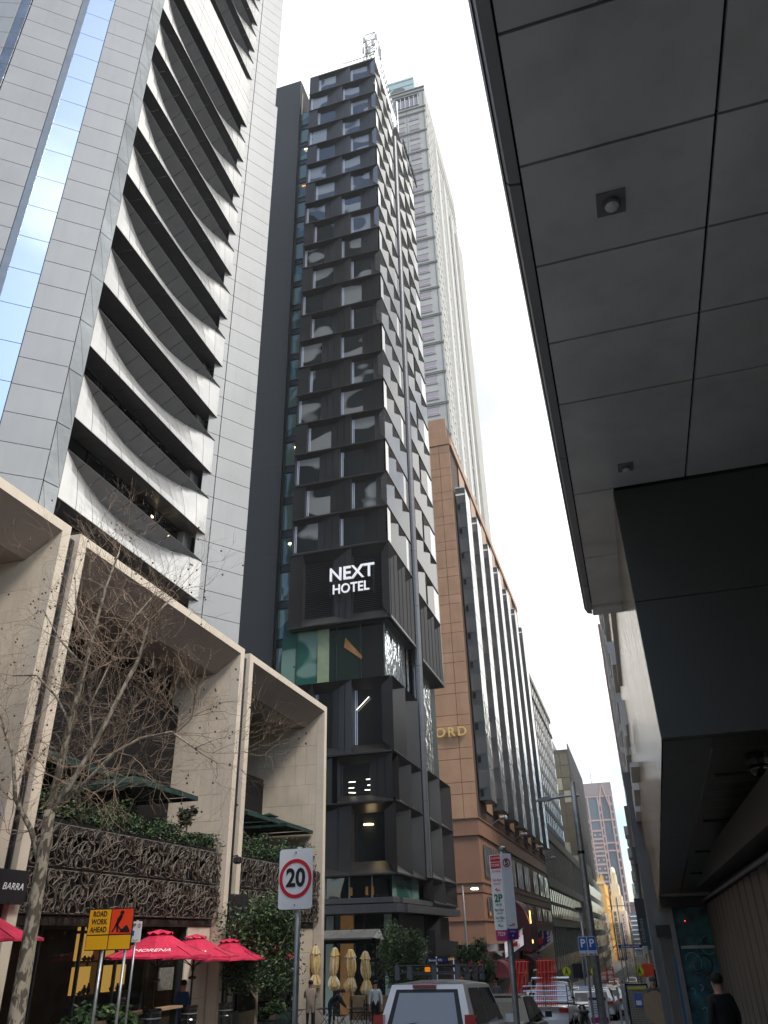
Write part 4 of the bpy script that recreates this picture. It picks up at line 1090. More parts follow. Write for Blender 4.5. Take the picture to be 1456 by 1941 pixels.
for i in range(10):
    for k in range(5): inst('window', boxmesh('window', 1.8, .1, 3.0, amber_glass), t, (-14.5 - i * 2.2, 249.9, -4 + k * 3.8))
b = MB(); b.box(-24, 250, -8, -13.8, 262, 14.5); b.build('front_wall', mat('podium_front', (.14, .13, .11), .6, var=.1), t)
# ---- low ribbed stone building, yellow building
t = tower_block('ribbed_building', 'narrow tan building with fine vertical ribs before the yellow building', 'building', -26, 336, -10, -14.2, 380, 9, mat('tan_rib_wall', (.42, .34, .24), .8, var=.1))
for i in range(14):
    b = MB(); b.box(-25.6 + i * .85, 335.6, -9, -25.3 + i * .85, 336, 9); b.build('rib', MC['tan_rib_wall'], t)
t = tower_block('yellow_building', 'bright yellow rendered building with a curved gable beside the cream hotel tower', 'building', -23, 385, -10, -14.3, 440, 21.5, yellow_wall)
b = MB(); b.box(-23.3, 384.6, 20.8, -14.0, 385, 21.8); b.build('cornice', cream_wall, t)
b = MB(); b.prism([(-23, 21.8), (-23, 26), (-22, 27.5), (-21.3, 24), (-18, 23), (-15.6, 23.4), (-15.0, 25.6), (-14.3, 23.6), (-14.3, 21.8)], 385, 386, 'y'); b.build('gable', yellow_wall, t)
for k in range(5):
    b = MB(); b.box(-14.3, 386, -6 + k * 5.5, -14.1, 438, -5.4 + k * 5.5); b.build('band', mat('ochre_band', (.5, .28, .07), .8, var=.1), t)
for (x, z) in ((-21, -5), (-18.5, -5), (-21, 0), (-18.5, 0), (-16, -5), (-16, 0), (-21, 5), (-18.5, 5), (-16, 5)):
    inst('window', boxmesh('window', 1.2, .1, 2.4, carglass), t, (x, 384.95, z))
# ---- cream art deco hotel with stepped crown
t = thing('deco_hotel', 'cream stepped art deco tower carrying the vertical VICTORIA HOTEL sign', 'hotel', (-11, 432, -9))
for (x0, x1, z0, z1, y0) in ((-14.0, -7.6, -10, 11, 420), (-13.6, -8.4, 11, 17.5, 422), (-13.0, -9.2, 17.5, 22.5, 424), (-12.3, -9.9, 22.5, 27.6, 426)):
    b = MB(); b.box(x0, y0, z0, x1, y0 + 22, z1); b.build('wall', cream_wall, t)
    n = max(2, int((x1 - x0) / .85))
    for i in range(n):
        xx = x0 + (x1 - x0) * (i + .5) / n
        b = MB(); b.box(xx - .12, y0 - .2, max(z0, -8), xx + .12, y0, z1 + .5); b.build('rib', mat('cream_rib', (.82, .75, .58), .8, var=.05), t)
b = MB(); b.lathe([(1.25, 27.6), (1.25, 28.8), (1.0, 29.8), (.5, 30.4), (.1, 30.6)], -11.1, 433, 12); b.build('dome', MC['cream_rib'], t)
for k in range(7): inst('window', boxmesh('window', 1.0, .1, 1.8, blueglass2), t, (-12.6, 419.75, -4 + k * 2.3))
b = MB(); b.box(-14, 420, -10, -7.9, 500, 6); b.build('wing', cream_wall, t)
t = thing('vertical_sign', 'white vertical sign with red letters reading VICTORIA HOTEL', 'sign', (-9, 300, 0))
b = MB(); b.box(-7.9, 330, -10.5, -6.5, 330.2, 8.2); b.build('panel', signwhite, t)
for i, ch in enumerate('VICTORIA HOTEL'):
    if ch != ' ': text(ch, 1.35, signred, t, (-7.2, 329.9, 7.4 - i * 1.33), 0, 'letter', bold=.02)
# ---- pink granite tower far off
t = tower_block('granite_skyscraper', 'distant pink granite skyscraper with gabled bracing and an aerial, closing the street', 'skyscraper', -34, 600, -10, -7.5, 640, 97, blueglass2)
def bar(x0, z0, x1, z1, w, y=599.6, m=pinkstone, nm='granite_rib'):
    d = Vector((x1 - x0, 0, z1 - z0)); L = d.length; d.normalize(); p = Vector((-d.z, 0, d.x)) * w / 2
    b = MB(); a = Vector((x0, 0, z0)); c = Vector((x1, 0, z1))
    b.prism([(v.x, v.z) for v in (a + p, c + p, c - p, a - p)], y - .5, y, 'y'); b.build(nm, m, t)
for x in (-33.5, -27, -25.3, -18.2, -16.4, -10.2, -8.0): bar(x, -9, x, 88, .9)
for z in (88, 72, 71 - 14, 52, 20, 12, 3): bar(-34, z, -7.5, z, 1.1, 599.9)
for k in range(13): bar(-34, 24 + k * 3.9, -25.4, 24 + k * 3.9, .8, 599.8); bar(-18.2, 20 + k * 5.2, -16.4, 20 + k * 5.2, 1.4, 599.8); bar(-10.2, 20 + k * 5.2, -8, 20 + k * 5.2, 1.4, 599.8)
for k in range(9):
    z = 22 + k * 5.4; bar(-25.3, z, -18.2, z, 1.3, 599.85); bar(-24.0, z - 2.7, -22.9, z - 2.7, 1.4, 599.8); bar(-20.5, z - 2.7, -19.4, z - 2.7, 1.4, 599.8)
bar(-18.2, 80, -14.2, 97, .9, 599.4); bar(-10.2, 80, -14.2, 97, .9, 599.4)
b = MB(); b.box(-34, 599.3, 88.6, -7.5, 600, 97.2); b.build('crown', mat('mauve_roof', (.30, .24, .24), .7, var=.05), t)
bar(-16, 3, -12, 19, .9, 599.3); bar(-12, 19, -8, 3, .9, 599.3)
b = MB(); b.tube([(-21, 610, 97), (-21, 610, 108)], .3, 5); b.build('aerial', steel, t)
b = MB(); b.box(-7.5, 602, -10, -4.5, 640, 20); b.build('annex', maroon_wall, t)
t = tower_block('pale_tower', 'small pale grey tower with a green logo panel near the vanishing point', 'building', -4.6, 660, -10, -1.3, 690, 34, grey_conc)
b = MB(); b.box(-3.8, 659.6, 27, -2.0, 660, 31); b.build('logo_panel', mat('green_logo', (.05, .3, .16), .5, var=0), t)
for k in range(8): inst('window_band', boxmesh('window_band', 3.0, .2, 1.6, blueglass2), t, (-2.95, 659.8, -4 + k * 3.6))
t = tower_block('blue_glass_building', 'distant slate glass building with white window lines right of the cream hotel', 'building', -7.4, 520, -10, -3.4, 560, 12, blueglass2)
for k in range(8): inst('window_frame', boxmesh('window_frame', 4, .3, .5, white_frame), t, (-5.4, 519.8, -6 + k * 2.3))

# ================================================================== right hand side
# ---- canopy of metal panels over the footpath
t = thing('street_canopy', 'grey metal panelled canopy overhead with round downlights over the right footpath', 'canopy', (2, 4, 6.65))
ys = [-9.2, -7.2, -5.2, -3.2, -1.2, .86, 1.87, 2.88, 3.88, 4.9, 5.92, 6.94, 8.96]
xs = [0.0, 1.39, 2.78, 4.17, 5.56]
for ya, yb in zip(ys, ys[1:]):
    for xa, xb in zip(xs, xs[1:]):
        b = MB()
        g = .012
        b.box(xa + g, ya + g, 6.65, xb - g, yb - g, 6.69); b.build('soffit_panel', canopy_m, t)
for ya, yb in ((8.96, 10.97), (10.97, 12.98)):
    b = MB(); b.box(.012, ya + .012, 6.65, .51, yb - .012, 6.69); b.build('soffit_panel', canopy_m, t)
b = MB(); b.box(-.12, -9.2, 6.70, 6, 13.3, 7.05); b.build('deck', joint_dark, t)
b = MB(); b.box(.0, 13.0, 6.60, .51, 13.34, 6.98); b.build('end_trim', canopy_m, t)
for k in range(5):
    y = -8.0 + k * 4.01 + (.0)
    e = MB(); yb_ = min(y + 3.99, 13.36)
    e.prism([(-.005, 6.64), (-.09, 6.66), (-.135, 6.75), (-.135, 7.1), (-.005, 7.1)], y, yb_, 'y'); e.build('edge_trim', mat('canopy_edge', (.30, .31, .33), .35, metal=.4, var=.05), t)
e = MB(); e.prism([(-.005, 6.64), (-.09, 6.66), (-.135, 6.75), (-.135, 7.1), (-.005, 7.1)], 12.06, 13.36, 'y'); e.build('edge_trim', MC['canopy_edge'], t)
for (x, y, s) in ((.65, 4.41, .11), (.67, 8.46, .09), (.65, .4, .11)):
    l = thing('downlight', {4.41: 'round frosted downlight in a square plate, nearest overhead in the canopy', 8.46: 'small round downlight farther along the canopy near the dark box', .4: 'round downlight in the canopy above the photographer'}[y], 'downlight', (x, y, 6.6), 'canopy downlights')
    b = MB(); b.box(x - s, y - s, 6.632, x + s, y + s, 6.648); b.build('plate', mat('plate_grey', (.22, .225, .24), .45, var=0), l)
    b = MB(); b.lathe([(s * .62, 6.632), (s * .60, 6.60), (s * .48, 6.596)], x, y, 20); b.build('ring', mid_grey, l)
    b = MB(); b.lathe([(s * .5, 6.598), (s * .42, 6.583), (s * .2, 6.575)], x, y, 20); b.build('lens', lens_m, l)
# ---- dark overhanging box with bronze mirror flank
t = thing('dark_overhang', 'dark metal clad overhanging volume with a bronze mirror glass flank above the right footpath', 'building', (3, 16, 3.5))
b = MB(); b.box(.50, 9.0, 5.1, 7, 9.12, 6.63); b.build('front_panel', canopy_dk, t)
b = MB(); b.box(.50, 9.0, 3.5, 7, 9.12, 5.09); b.build('front_panel', canopy_dk, t)
b = MB()
b.poly([(.56, 9.15, 6.9), (.56, 40, 6.9), (.56, 40, 2.3), (.56, 9.15, 3.52)]); b.poly([(7, 9.15, 6.9), (7, 40, 6.9), (7, 40, 2.3), (7, 9.15, 3.52)]); b.poly([(.56, 9.15, 12), (.56, 40, 12), (.56, 40, 6.9), (.56, 9.15, 6.9)])
b.build('core', blackvoid, t)
fl = MB()
y = 9.13
while y < 34:
    zb = 3.5 - (y - 9) * .062; zt = 12.0
    p = MB(); w = .78
    p.poly([(.50, y + .006, zb), (.50, y + w - .006, zb - w * .062), (.50, y + w - .006, zt), (.50, y + .006, zt)])
    p.poly([(.5, y + .006, zb), (.5, y + .006, zt), (.56, y + .006, zt), (.56, y + .006, zb)])
    p.build('mirror_panel', gold_glass, t); y += w
# underside of narrow dark tiles, following the street's fall
y = 9.14; r = 0
while y < 25:
    d_ = .55
    for (xa, xb) in ((.52, 1.05), (1.06, 1.9), (1.91, 2.8)):
        b = MB(); za, zb = 3.49 - (y - 9.14) * .062, 3.49 - (y + d_ - 9.14) * .062
        b.poly([(xa, y + .01, za), (xb - .01, y + .01, za), (xb - .01, y + d_ - .01, zb), (xa, y + d_ - .01, zb)][::-1])
        b.build('soffit_tile', timber_dk if xa > .6 else canopy_dk, t)
    y += d_
b = MB(); b.box(.5, 24.8, 2.25, 1.9, 25.2, 2.62); b.build('cross_beam', blackmetal, t)
for i in range(4):
    y = 10.8 + i * 3.1; l = thing('slot_light', 'unlit black slot light in the dark tiled soffit, ' + ('just beyond the dome camera', 'second beyond the dome camera', 'third beyond the dome camera', 'farthest one before the cross beam')[i], 'light', (1.3, y, 3.4 - (y - 9) * .062), 'slot lights in the dark soffit')
    b = MB(); zz = 3.485 - (y - 9.14) * .062; b.box(1.15, y, zz - .03, 1.55, y + .07, zz - .005); b.build('slot', blackvoid, l)
t = thing('dome_camera', 'black dome security camera hanging below the dark soffit', 'security camera', (1.54, 9.9, 3.2))
b = MB(); b.lathe([(.12, 3.43), (.13, 3.36), (.12, 3.30)], 1.54, 9.95, 18); b.build('housing', blackmetal, t)
b = MB(); b.lathe([(.11, 3.30), (.10, 3.24), (.06, 3.19), (.01, 3.175)], 1.54, 9.95, 18); b.build('dome', glass('dome_plastic', (.01, .01, .01), ior=1.6), t, smooth=True)
# ---- slatted wall on the right, ledge beam above it
t = thing('slatted_wall', 'brown metal wall of wide vertical slats with black gaps beside the right footpath', 'wall', (1.8, 15, 0))
b = MB(); b.box(1.79, -3, -2.2, 2.1, 25, 2.6); b.build('backing', blackvoid, t)
y = -2.5
while y < 24.9:
    w = 1.0 if y > 2 else .98
    g = G(y + .5); zt = 2.44 - max(0, (y - 12)) * .012
    p = MB(); w2 = .80
    p.prism([(1.72, y), (1.70, y + .02), (1.70, y + w2 - .02), (1.72, y + w2), (1.735, y + w2), (1.735, y)], g - .02, zt, 'z'); p.build('slat', slat_m, t)
    y += 1.0
b = MB(); b.box(2.75, -9.2, 2.6, 3.0, 8.95, 6.62); b.build('upper_wall', canopy_dk, t)
b = MB(); b.box(1.79, -9.2, -1.0, 2.1, -3, 2.6); b.build('rear_wall', slat_m, t)
b = MB(); b.box(1.42, -3, 2.62, 2.2, 24.7, 3.05); b.build('beam', blackmetal, t)
b = MB(); b.tube([(1.58, -3, 2.52), (1.58, 24.8, 2.36)], .035, 6); b.build('conduit', mat('conduit_grey', (.12, .12, .12), .4, metal=.5, var=.1), t)
# ---- mural on the return wall
t = thing('mural_wall', 'narrow wall painted with a swirling teal and black mural at the end of the slatted wall', 'wall', (1.3, 25, -1))
b = MB(); b.box(.76, 25.2, -1.4, 1.72, 25.5, 2.5); b.build('wall', teal_paint, t)
q = random.Random(5)
for k in range(24):
    b = MB(); x, z = q.uniform(.9, 1.6), q.uniform(-1.0, 1.6); pts = []; a = q.uniform(0, 6)
    rad0 = q.uniform(.06, .3); cxm, czm = x, z
    for j in range(9):
        aa = a + j * .45; rr = rad0 * (1 - j * .07); pts.append((min(1.68, max(.82, cxm + rr * math.cos(aa))), 25.19, czm + rr * math.sin(aa)))
    b.tube(pts, q.uniform(.006, .022), 4); b.build('painted_swirl', [mat('mural_black', (.01, .012, .02), .5, var=.1), mat('mural_blue', (.04, .12, .26), .5, var=.2), mat('mural_aqua', (.10, .38, .40), .5, var=.2), mat('mural_lilac', (.3, .28, .42), .5, var=.2)][k % 4], t)
b = MB(); b.box(.66, 25.0, -1.4, .78, 25.2, 2.3); b.build('door_frame', mat('frame_grey', (.20, .19, .17), .5, var=.1), t)
b = MB(); b.box(.84, 25.15, 1.25, 1.7, 25.19, 1.32); b.build('painted_band', mat('mural_pale', (.4, .42, .42), .5, var=.1), t)
b = MB(); b.box(1.06, 25.14, 1.9, 1.08, 25.16, 1.92); b.build('indicator_lamp', mat('red_led', (1, .05, .02), .5, var=0, emit=3), t)
b = MB(); b.box(.60, 25.6, -1.3, .74, 25.8, 1.05); b.build('blue_panel', mat('blue_panel', (.01, .11, .24), .5, var=.1), t)
# ---- next wall beyond with battens
t = thing('batten_wall', 'dark grey wall with vertical battens beyond the mural on the right footpath', 'wall', (.6, 29, -1))
b = MB(); b.box(.30, 28.8, -1.6, 5, 29.2, 2.4); b.build('wall', mid_grey, t)
for k in range(8):
    b = MB(); b.box(.36 + k * .07, 28.72, -1.4, .395 + k * .07, 28.8, 1.55); b.build('batten', slat_m, t)
b = MB(); b.box(.30, 28.5, 1.55, 1.2, 28.8, 1.85); b.build('cap', blackmetal, t)
# ---- buildings receding on the right
t = thing('dark_glass_building', 'dark glass fronted building with a white framed balcony above the right footpath', 'building', (3, 19, 5))
b = MB(); b.box(.62, 13.8, 6.2, 8, 24, 13); b.build('wall', blackmetal, t)
for k in range(5):
    for j in range(3):
        p = MB(); p.box(.58, 13.9 + k * 2.0, 5.9 + j * 2.35, .62, 15.8 + k * 2.0, 8.1 + j * 2.35); p.build('window', glass('dark_wavy_glass', (.03, .035, .04), ior=2.2, wave=.06, wscale=1.1), t)
for z in (8.2, 10.6):
    p = MB(); p.box(.40, 13.8, z, .62, 24, z + .12); p.build('ledge', white_frame, t)
p = MB(); p.box(.30, 21.5, 5.4, .62, 24, 5.52); p.box(.30, 21.5, 6.2, .36, 24, 6.6); p.build('balcony', white_frame, t)
t = thing('balcony_building', 'pale apartment building with stacked white balconies receding on the right', 'apartment building', (2, 45, 0))
b = MB(); b.box(.55, 24.2, 2.5, 9, 70, 20); b.build('wall', grey_conc, t)
for k in range(9):
    for j in range(8):
        p = MB(); p.box(.34, 26 + k * 5, 5.5 + j * 2.0, .55, 29.6 + k * 5, 6.3 + j * 2.0); p.build('balcony', white_frame, t)
t = tower_block('brick_tower', 'tall brown tower slab at the left edge of the right hand row', 'apartment building', .32, 88, -5, 14, 130, 33.2, maroon_wall)
for k in range(9):
    for j in range(5): inst('window', boxmesh('window', 3.2, .1, 1.9, carglass), t, (.30, 92 + j * 8, 2 + k * 3.3), R(-90))
t = thing('dark_fascia_building', 'long dark grey building mass low on the right carrying the vertical projecting sign', 'building', (2, 50, -2))
b = MB(); b.box(.12, 34, 4.2, 8, 86, 7.4); b.box(.12, 30, -1.9, 8, 86, 4.15); b.build('wall', mid_grey, t)
b = MB(); b.box(.0, 34, 4.0, .12, 86, 4.6); b.build('fascia', canopy_dk, t)
for k in range(8):
    p = MB(); p.box(.06, 42 + k * 5, -2.6, .12, 45.5 + k * 5, .2); p.build('shop_window', carglass, t)
t = thing('white_balcony_block', 'far apartment block with jagged white balconies on the right', 'apartment building', (1, 180, 0))
b = MB(); b.box(-.2, 132, -6, 12, 300, 19); b.build('wall', grey_conc, t)
b = MB(); b.box(1.2, 132, 19, 14, 300, 48); b.build('upper_wall', mid_grey, t)
for k in range(12):
    for j in range(6):
        p = MB(); p.box(-.75 + .1 * (k % 3), 134 + k * 13, -1 + j * 3.2, -.2, 140 + k * 13, .3 + j * 3.2); p.build('balcony', white_frame, t)
t = tower_block('street_end_row', 'low buildings far down the right side of the street', 'building', -1.6, 305, -10, 12, 520, 8, cream_wall)
for k in range(16):
    for j in range(3): inst('window', boxmesh('window', 3, .2, 2, carglass), t, (-1.62, 310 + k * 13, -7 + j * 4.5), R(-90))
# vertical projecting sign
t = thing('projecting_sign', 'dark vertical projecting sign with pale lower case citadines lettering', 'sign', (-.05, 40, 1.0))
b = MB(); b.box(-.30, 40, 1.15, .12, 40.2, 3.0); b.build('panel', mat('charcoal_sign', (.05, .045, .045), .5, var=.1), t)
b = MB(); b.box(-.02, 39.97, 1.0, .12, 40.0, 2.2); b.build('teal_edge', mat('teal_edge', (.02, .09, .10), .5, var=.1), t)
me = text_mesh('citadines', .27, mat('grey_letter', (.35, .34, .33), .5, var=0), extrude=.003)
inst('lettering', me, t, (-.14, 39.985, 1.75), rot=Matrix(((0, -1, 0), (0, 0, -1), (1, 0, 0))).to_euler())

# ---- street canyon behind the camera (seen in reflections and from other positions)
for (nm, lab, x0, x1, y0, y1, h, m) in (('office_building', 'pale office building across the street behind the photographer', -34, -15.2, -60, 2.8, 26, grey_conc), ('office_building', 'dark office building on the near side behind the photographer', 2.2, 24, -60, -9.4, 19, mid_grey), ('office_building', 'brown office building closing the block behind the photographer', -12, 3, -150, -120, 30, brown_stone)):
    t = tower_block(nm, lab, 'office building', x0, y0, -1, x1, y1, h, m)
    n_ = 12
    for k in range(int(h / 3.6)):
        for i in range(n_):
            L_ = (y1 - y0) / n_
            b = MB(); xx = x1 if x1 < 0 else x0; s_ = 1 if x1 < 0 else -1
            b.box(xx, y0 + i * L_ + .4, 1.6 + k * 3.6, xx + .05 * s_, y0 + (i + 1) * L_ - .4, 3.6 + k * 3.6); b.build('window', carglass, t)
# ================================================================== trees and planting
def leaf_mesh(seed, n, rx, ry, rz, lobes=9, size=.085, mats_=(leafA, leafB, leafC), w=(5, 5, 2), hollow=.35):
    q = random.Random(seed); b = MB(); L = []
    for i in range(lobes):
        a = q.uniform(0, 6.28); e = q.uniform(-.9, 1); r = q.uniform(.35, .78)
        L.append((rx * r * math.cos(a) * math.sqrt(max(0, 1 - e * e * .8)), ry * r * math.sin(a) * math.sqrt(max(0, 1 - e * e * .8)), rz * e * .72, q.uniform(.28, .5)))
    for i in range(n):
        lx, ly, lz, lr = L[q.randrange(lobes)]
        while True:
            dx, dy, dz = q.gauss(0, .5), q.gauss(0, .5), q.gauss(0, .5)
            d = math.sqrt(dx * dx + dy * dy + dz * dz)
            if hollow < d < 1.35 or q.random() < .12: break
        s_ = lr * min(rx, ry, rz) if False else lr
        c = Vector((lx + dx * s_ * rx, ly + dy * s_ * ry, lz + dz * s_ * rz))
        sz = size * q.uniform(.6, 1.4)
        u = Vector((q.gauss(0, 1), q.gauss(0, 1), q.gauss(0, .6))).normalized(); v = u.cross(Vector((q.gauss(0, 1), q.gauss(0, 1), q.gauss(0, 1)))).normalized()
        b.m(q.choices(mats_, w)[0])
        b.poly([c - u * sz, c - v * sz * .42, c + u * sz, c + v * sz * .42])
    return b
def leafy_tree(name, label, x, y, z0, h_trunk, cz, rx, ry, rz, seed, n=5200, size=.085, w=(5, 5, 2), group=None, lobes=11):
    g = G(y) if z0 is None else z0
    t = thing(name, label, 'tree', (x, y, g), group)
    b = MB(); q = random.Random(seed)
    b.tube([(x, y, g - .1), (x + .03, y, g + h_trunk * .5), (x - .02, y + .03, g + h_trunk), (x, y, cz + rz * .3)], [.075, .06, .05, .02], 7)
    for k in range(7):
        a = q.uniform(0, 6.28); zz = g + h_trunk * q.uniform(.7, 1.1)
        b.tube([(x, y, zz), (x + .45 * rx * math.cos(a), y + .45 * ry * math.sin(a), zz + rz * .5), (x + .8 * rx * math.cos(a), y + .8 * ry * math.sin(a), zz + rz * q.uniform(.6, 1.2))], [.035, .022, .008], 5)
    b.build('trunk', bark, t)
    m = leaf_mesh(seed, n, rx, ry, rz, lobes, size, w=w)
    m.v = [(vx + x, vy + y, vz + cz) for vx, vy, vz in m.v]
    o = m.build('crown', None, t); return t
leafy_tree('street_tree', 'dense dark green street tree in front of the stone building, left of the 20 sign', -13.9, 30.0, None, 1.7, 1.65, 1.65, 1.5, 1.75, 21, 15000, .07, (5, 6, 3), lobes=22)
leafy_tree('street_tree', 'conical mid green tree beside the round black hotel sign', -12.75, 46, None, 1.3, .75, 1.45, 1.3, 1.6, 22, 9000, .08, (6, 4, 4), lobes=16)
leafy_tree('street_tree', 'smaller dark tree close behind the conical one near the hotel awning', -13.9, 48, None, 1.3, .45, 1.1, 1.1, 1.6, 24, 5000, .08, (4, 7, 1))
leafy_tree('street_tree', 'round shrubby tree with white flecks in front of the brown hotel base', -12.0, 62, None, .9, .05, 1.5, 1.4, 1.65, 23, 8000, .085, (5, 5, 3), lobes=15)
t = thing('flower_pot_group', 'cluster of orange and pink flowers at the foot of the shrubby tree', 'flowers', (-11.8, 60.5, G(60)))
b = MB(); q = random.Random(8)
for k in range(60):
    b.m([mat('petal_orange', (.8, .3, .03), .6, var=.1), mat('petal_pink', (.7, .05, .12), .6, var=.1), leafC][k % 3])
    c = Vector((-11.9 + q.uniform(-.8, .8), 60.4 + q.uniform(-.2, .2), q.uniform(-.9, .3))); s = .07
    b.poly([c + Vector((-s, 0, 0)), c + Vector((0, 0, -s)), c + Vector((s, 0, 0)), c + Vector((0, .02, s))])
b.build('flowers', None, t)
# terrace hedges
for (x, ya, yb, za, sd, lab) in ((-15.75, 18.1, 29.0, 4.5, 31, 'long leafy hedge spilling over the vine screen of the middle portal'), (-15.75, 30.3, 39.3, 4.5, 32, 'leafy hedge above the vine screen of the narrow right portal'), (-15.75, 8.5, 16.9, 4.5, 33, 'leafy hedge on the terrace at the left edge')):
    t = thing('terrace_hedge', lab, 'hedge', (x, (ya + yb) / 2, za), 'terrace hedges')
    b = MB(); b.box(x - .3, ya, za, x + .3, yb, za + .35); b.build('planter_box', blackmetal, t)
    q = random.Random(sd); b = MB()
    n = int((yb - ya) * 900)
    for k in range(n):
        yy = q.uniform(ya, yb); ht = .78 + .28 * math.sin(yy * 2.3 + sd) + .18 * math.sin(yy * 5.1); ht *= (1.0 if sd != 31 else 1.12 - (yy - ya) * .055)
        xx = x + q.gauss(.08, .22); zz = za + .25 + q.random() ** .6 * ht
        s = q.uniform(.035, .075); u = Vector((q.gauss(0, 1), q.gauss(0, 1), q.gauss(0, .7))).normalized(); v = u.cross(Vector((q.gauss(0, 1), q.gauss(0, 1), q.gauss(0, 1)))).normalized()
        b.m(q.choices((leafA, leafB, leafC), (4, 6, 1.5))[0]); c = Vector((xx, yy, zz))
        b.poly([c - u * s, c - v * s * .45, c + u * s, c + v * s * .45])
    b.build('foliage', None, t)
t = thing('potted_shrub', 'small dark broad leafed shrub standing in the hedge beside the stone side wall', 'shrub', (-16.2, 27.9, 4.5))
m = leaf_mesh(41, 500, .42, .42, .42, 6, .11, (leafB, twig, leafB), (3, 2, 1)); m.v = [(a - 16.0, c + 27.6, d + 5.9) for a, c, d in m.v]; m.build('foliage', None, t)
b = MB(); b.tube([(-16.0, 27.6, 4.5), (-16.0, 27.6, 5.9)], .03, 5); b.build('stem', twig, t)

# ---- bare plane tree, trunk leaning up from the left foreground footpath
def plane_tree():
    base = Vector((-12.0, 15.0, G(15)))
    t = thing('plane_tree', 'bare winter plane tree with mottled trunk and hanging seed balls on the left footpath', 'tree', base)
    q = random.Random(77)
    trunk = [(-12.02, 15.0, -.8), (-12.03, 15.0, .2), (-12.05, 15.0, 1.5), (-12.08, 15.0, 2.9), (-12.10, 15.0, 3.7), (-12.12, 15.0, 4.3)]
    b = MB(); b.tube(trunk, [.20, .165, .15, .135, .125, .115], 12); b.build('trunk', bark, t, smooth=True)
    limbs = []
    def limb(pts, r0, r1, m, nm='limb'):
        rs = [r0 + (r1 - r0) * i / (len(pts) - 1) for i in range(len(pts))]
        b = MB(); b.tube(pts, rs, 8); b.build(nm, m, t, smooth=True)
        limbs.append((pts, rs))
    # dark upright leader, pale right fork, left limb, lower right limb
    limb([(-12.12, 15.0, 4.3), (-12.10, 15.05, 5.2), (-12.08, 15.15, 6.6), (-12.02, 15.3, 8.4), (-11.95, 15.4, 9.8), (-11.8, 15.5, 10.8)], .095, .02, bark)
    limb([(-12.12, 15.0, 4.2), (-11.75, 15.05, 4.8), (-11.35, 15.1, 5.6), (-10.95, 15.2, 6.7), (-10.6, 15.3, 7.7), (-10.45, 15.3, 8.6), (-9.95, 15.4, 9.2)], .075, .018, bark_pale)
    limb([(-11.9, 15.0, 4.4), (-11.2, 14.9, 4.85), (-10.6, 14.9, 5.4), (-10.0, 14.9, 5.65), (-9.3, 15.0, 5.75), (-8.7, 15.0, 5.35), (-8.2, 15.0, 5.5)], .05, .012, bark_pale)
    limb([(-12.1, 15.0, 3.2), (-12.5, 15.0, 3.9), (-13.1, 15.0, 4.6), (-13.5, 15.1, 5.6), (-14.2, 15.2, 6.6)], .075, .02, bark)
    limb([(-12.08, 15.1, 6.2), (-12.6, 15.1, 6.9), (-13.3, 15.1, 7.5), (-14.1, 15.2, 7.6)], .04, .012, bark)
    limb([(-12.05, 15.2, 7.2), (-11.5, 15.2, 7.6), (-10.9, 15.2, 8.6), (-10.3, 15.2, 9.3)], .04, .012, bark_pale)
    limb([(-12.02, 15.3, 8.2), (-12.6, 15.3, 9.0), (-12.9, 15.3, 10.2)], .035, .01, bark)
    limb([(-12.05, 15.2, 7.6), (-12.9, 15.2, 8.4), (-13.6, 15.2, 9.3)], .035, .01, bark)
    limb([(-11.35, 15.1, 5.6), (-11.7, 15.2, 6.6), (-11.4, 15.3, 7.6)], .03, .01, bark_pale)
    tw = MB(); balls = MB(); segs = []
    def grow(p, d, r, depth):
        L = q.uniform(.32, .68) * (1.15 if depth > 2 else .8)
        n = 3; pts = [p.copy()]; dd = d.copy()
        for i in range(n):
            dd = (dd + Vector((q.gauss(0, .22), q.gauss(0, .22), q.gauss(.05, .2)))).normalized()
            pts.append(pts[-1] + dd * L / n)
        tw.tube(pts, [r, r * .85, r * .75, r * .6], 3, False)
        if depth == 0:
            if q.random() < .13:
                c = pts[-1] + Vector((0, 0, -q.uniform(.1, .25)))
                tw.tube([pts[-1], c], .0025, 3, False)
                balls.lathe([(.006, c.z - .026), (.020, c.z - .016), (.024, c.z), (.016, c.z + .018), (.004, c.z + .024)], c.x, c.y, 5)
            return
        k = 2 if q.random() < .62 else 3
        for _ in range(k):
            ax = Vector((q.gauss(0, 1), q.gauss(0, 1), q.gauss(0, 1))).normalized()
            grow(pts[-1], (dd + ax * .62 + Vector((0, 0, .06))).normalized(), r * .68, depth - 1)
        if q.random() < .5:
            ax = Vector((q.gauss(0, 1), q.gauss(0, 1), q.gauss(0, 1))).normalized(); grow(pts[1], (dd + ax).normalized(), r * .5, max(0, depth - 2))
    for li, (pts, rs) in enumerate(limbs):
        P = [Vector(p) for p in pts]
        for i in range(1, len(P)):
            for f in (.35, 1.0):
                if i == 1 and f < .5: continue
                p = P[i - 1].lerp(P[i], f); dmain = (P[i] - P[i - 1]).normalized()
                for s in range(1 if f < 1 else 2):
                    ax = Vector((q.gauss(0, 1), q.gauss(0, .7), q.gauss(0, .7))).normalized()
                    grow(p, (dmain * .5 + ax).normalized(), min(.015, rs[i] * .42 + .003), 4 if i >= 2 else 3)
    o = tw.build('twigs', twig, t); o['kind'] = 'stuff'
    o = balls.build('seed_balls', mat('seed_ball', (.09, .06, .04), .9, var=.2), t); o['kind'] = 'stuff'
    return t
plane_tree()
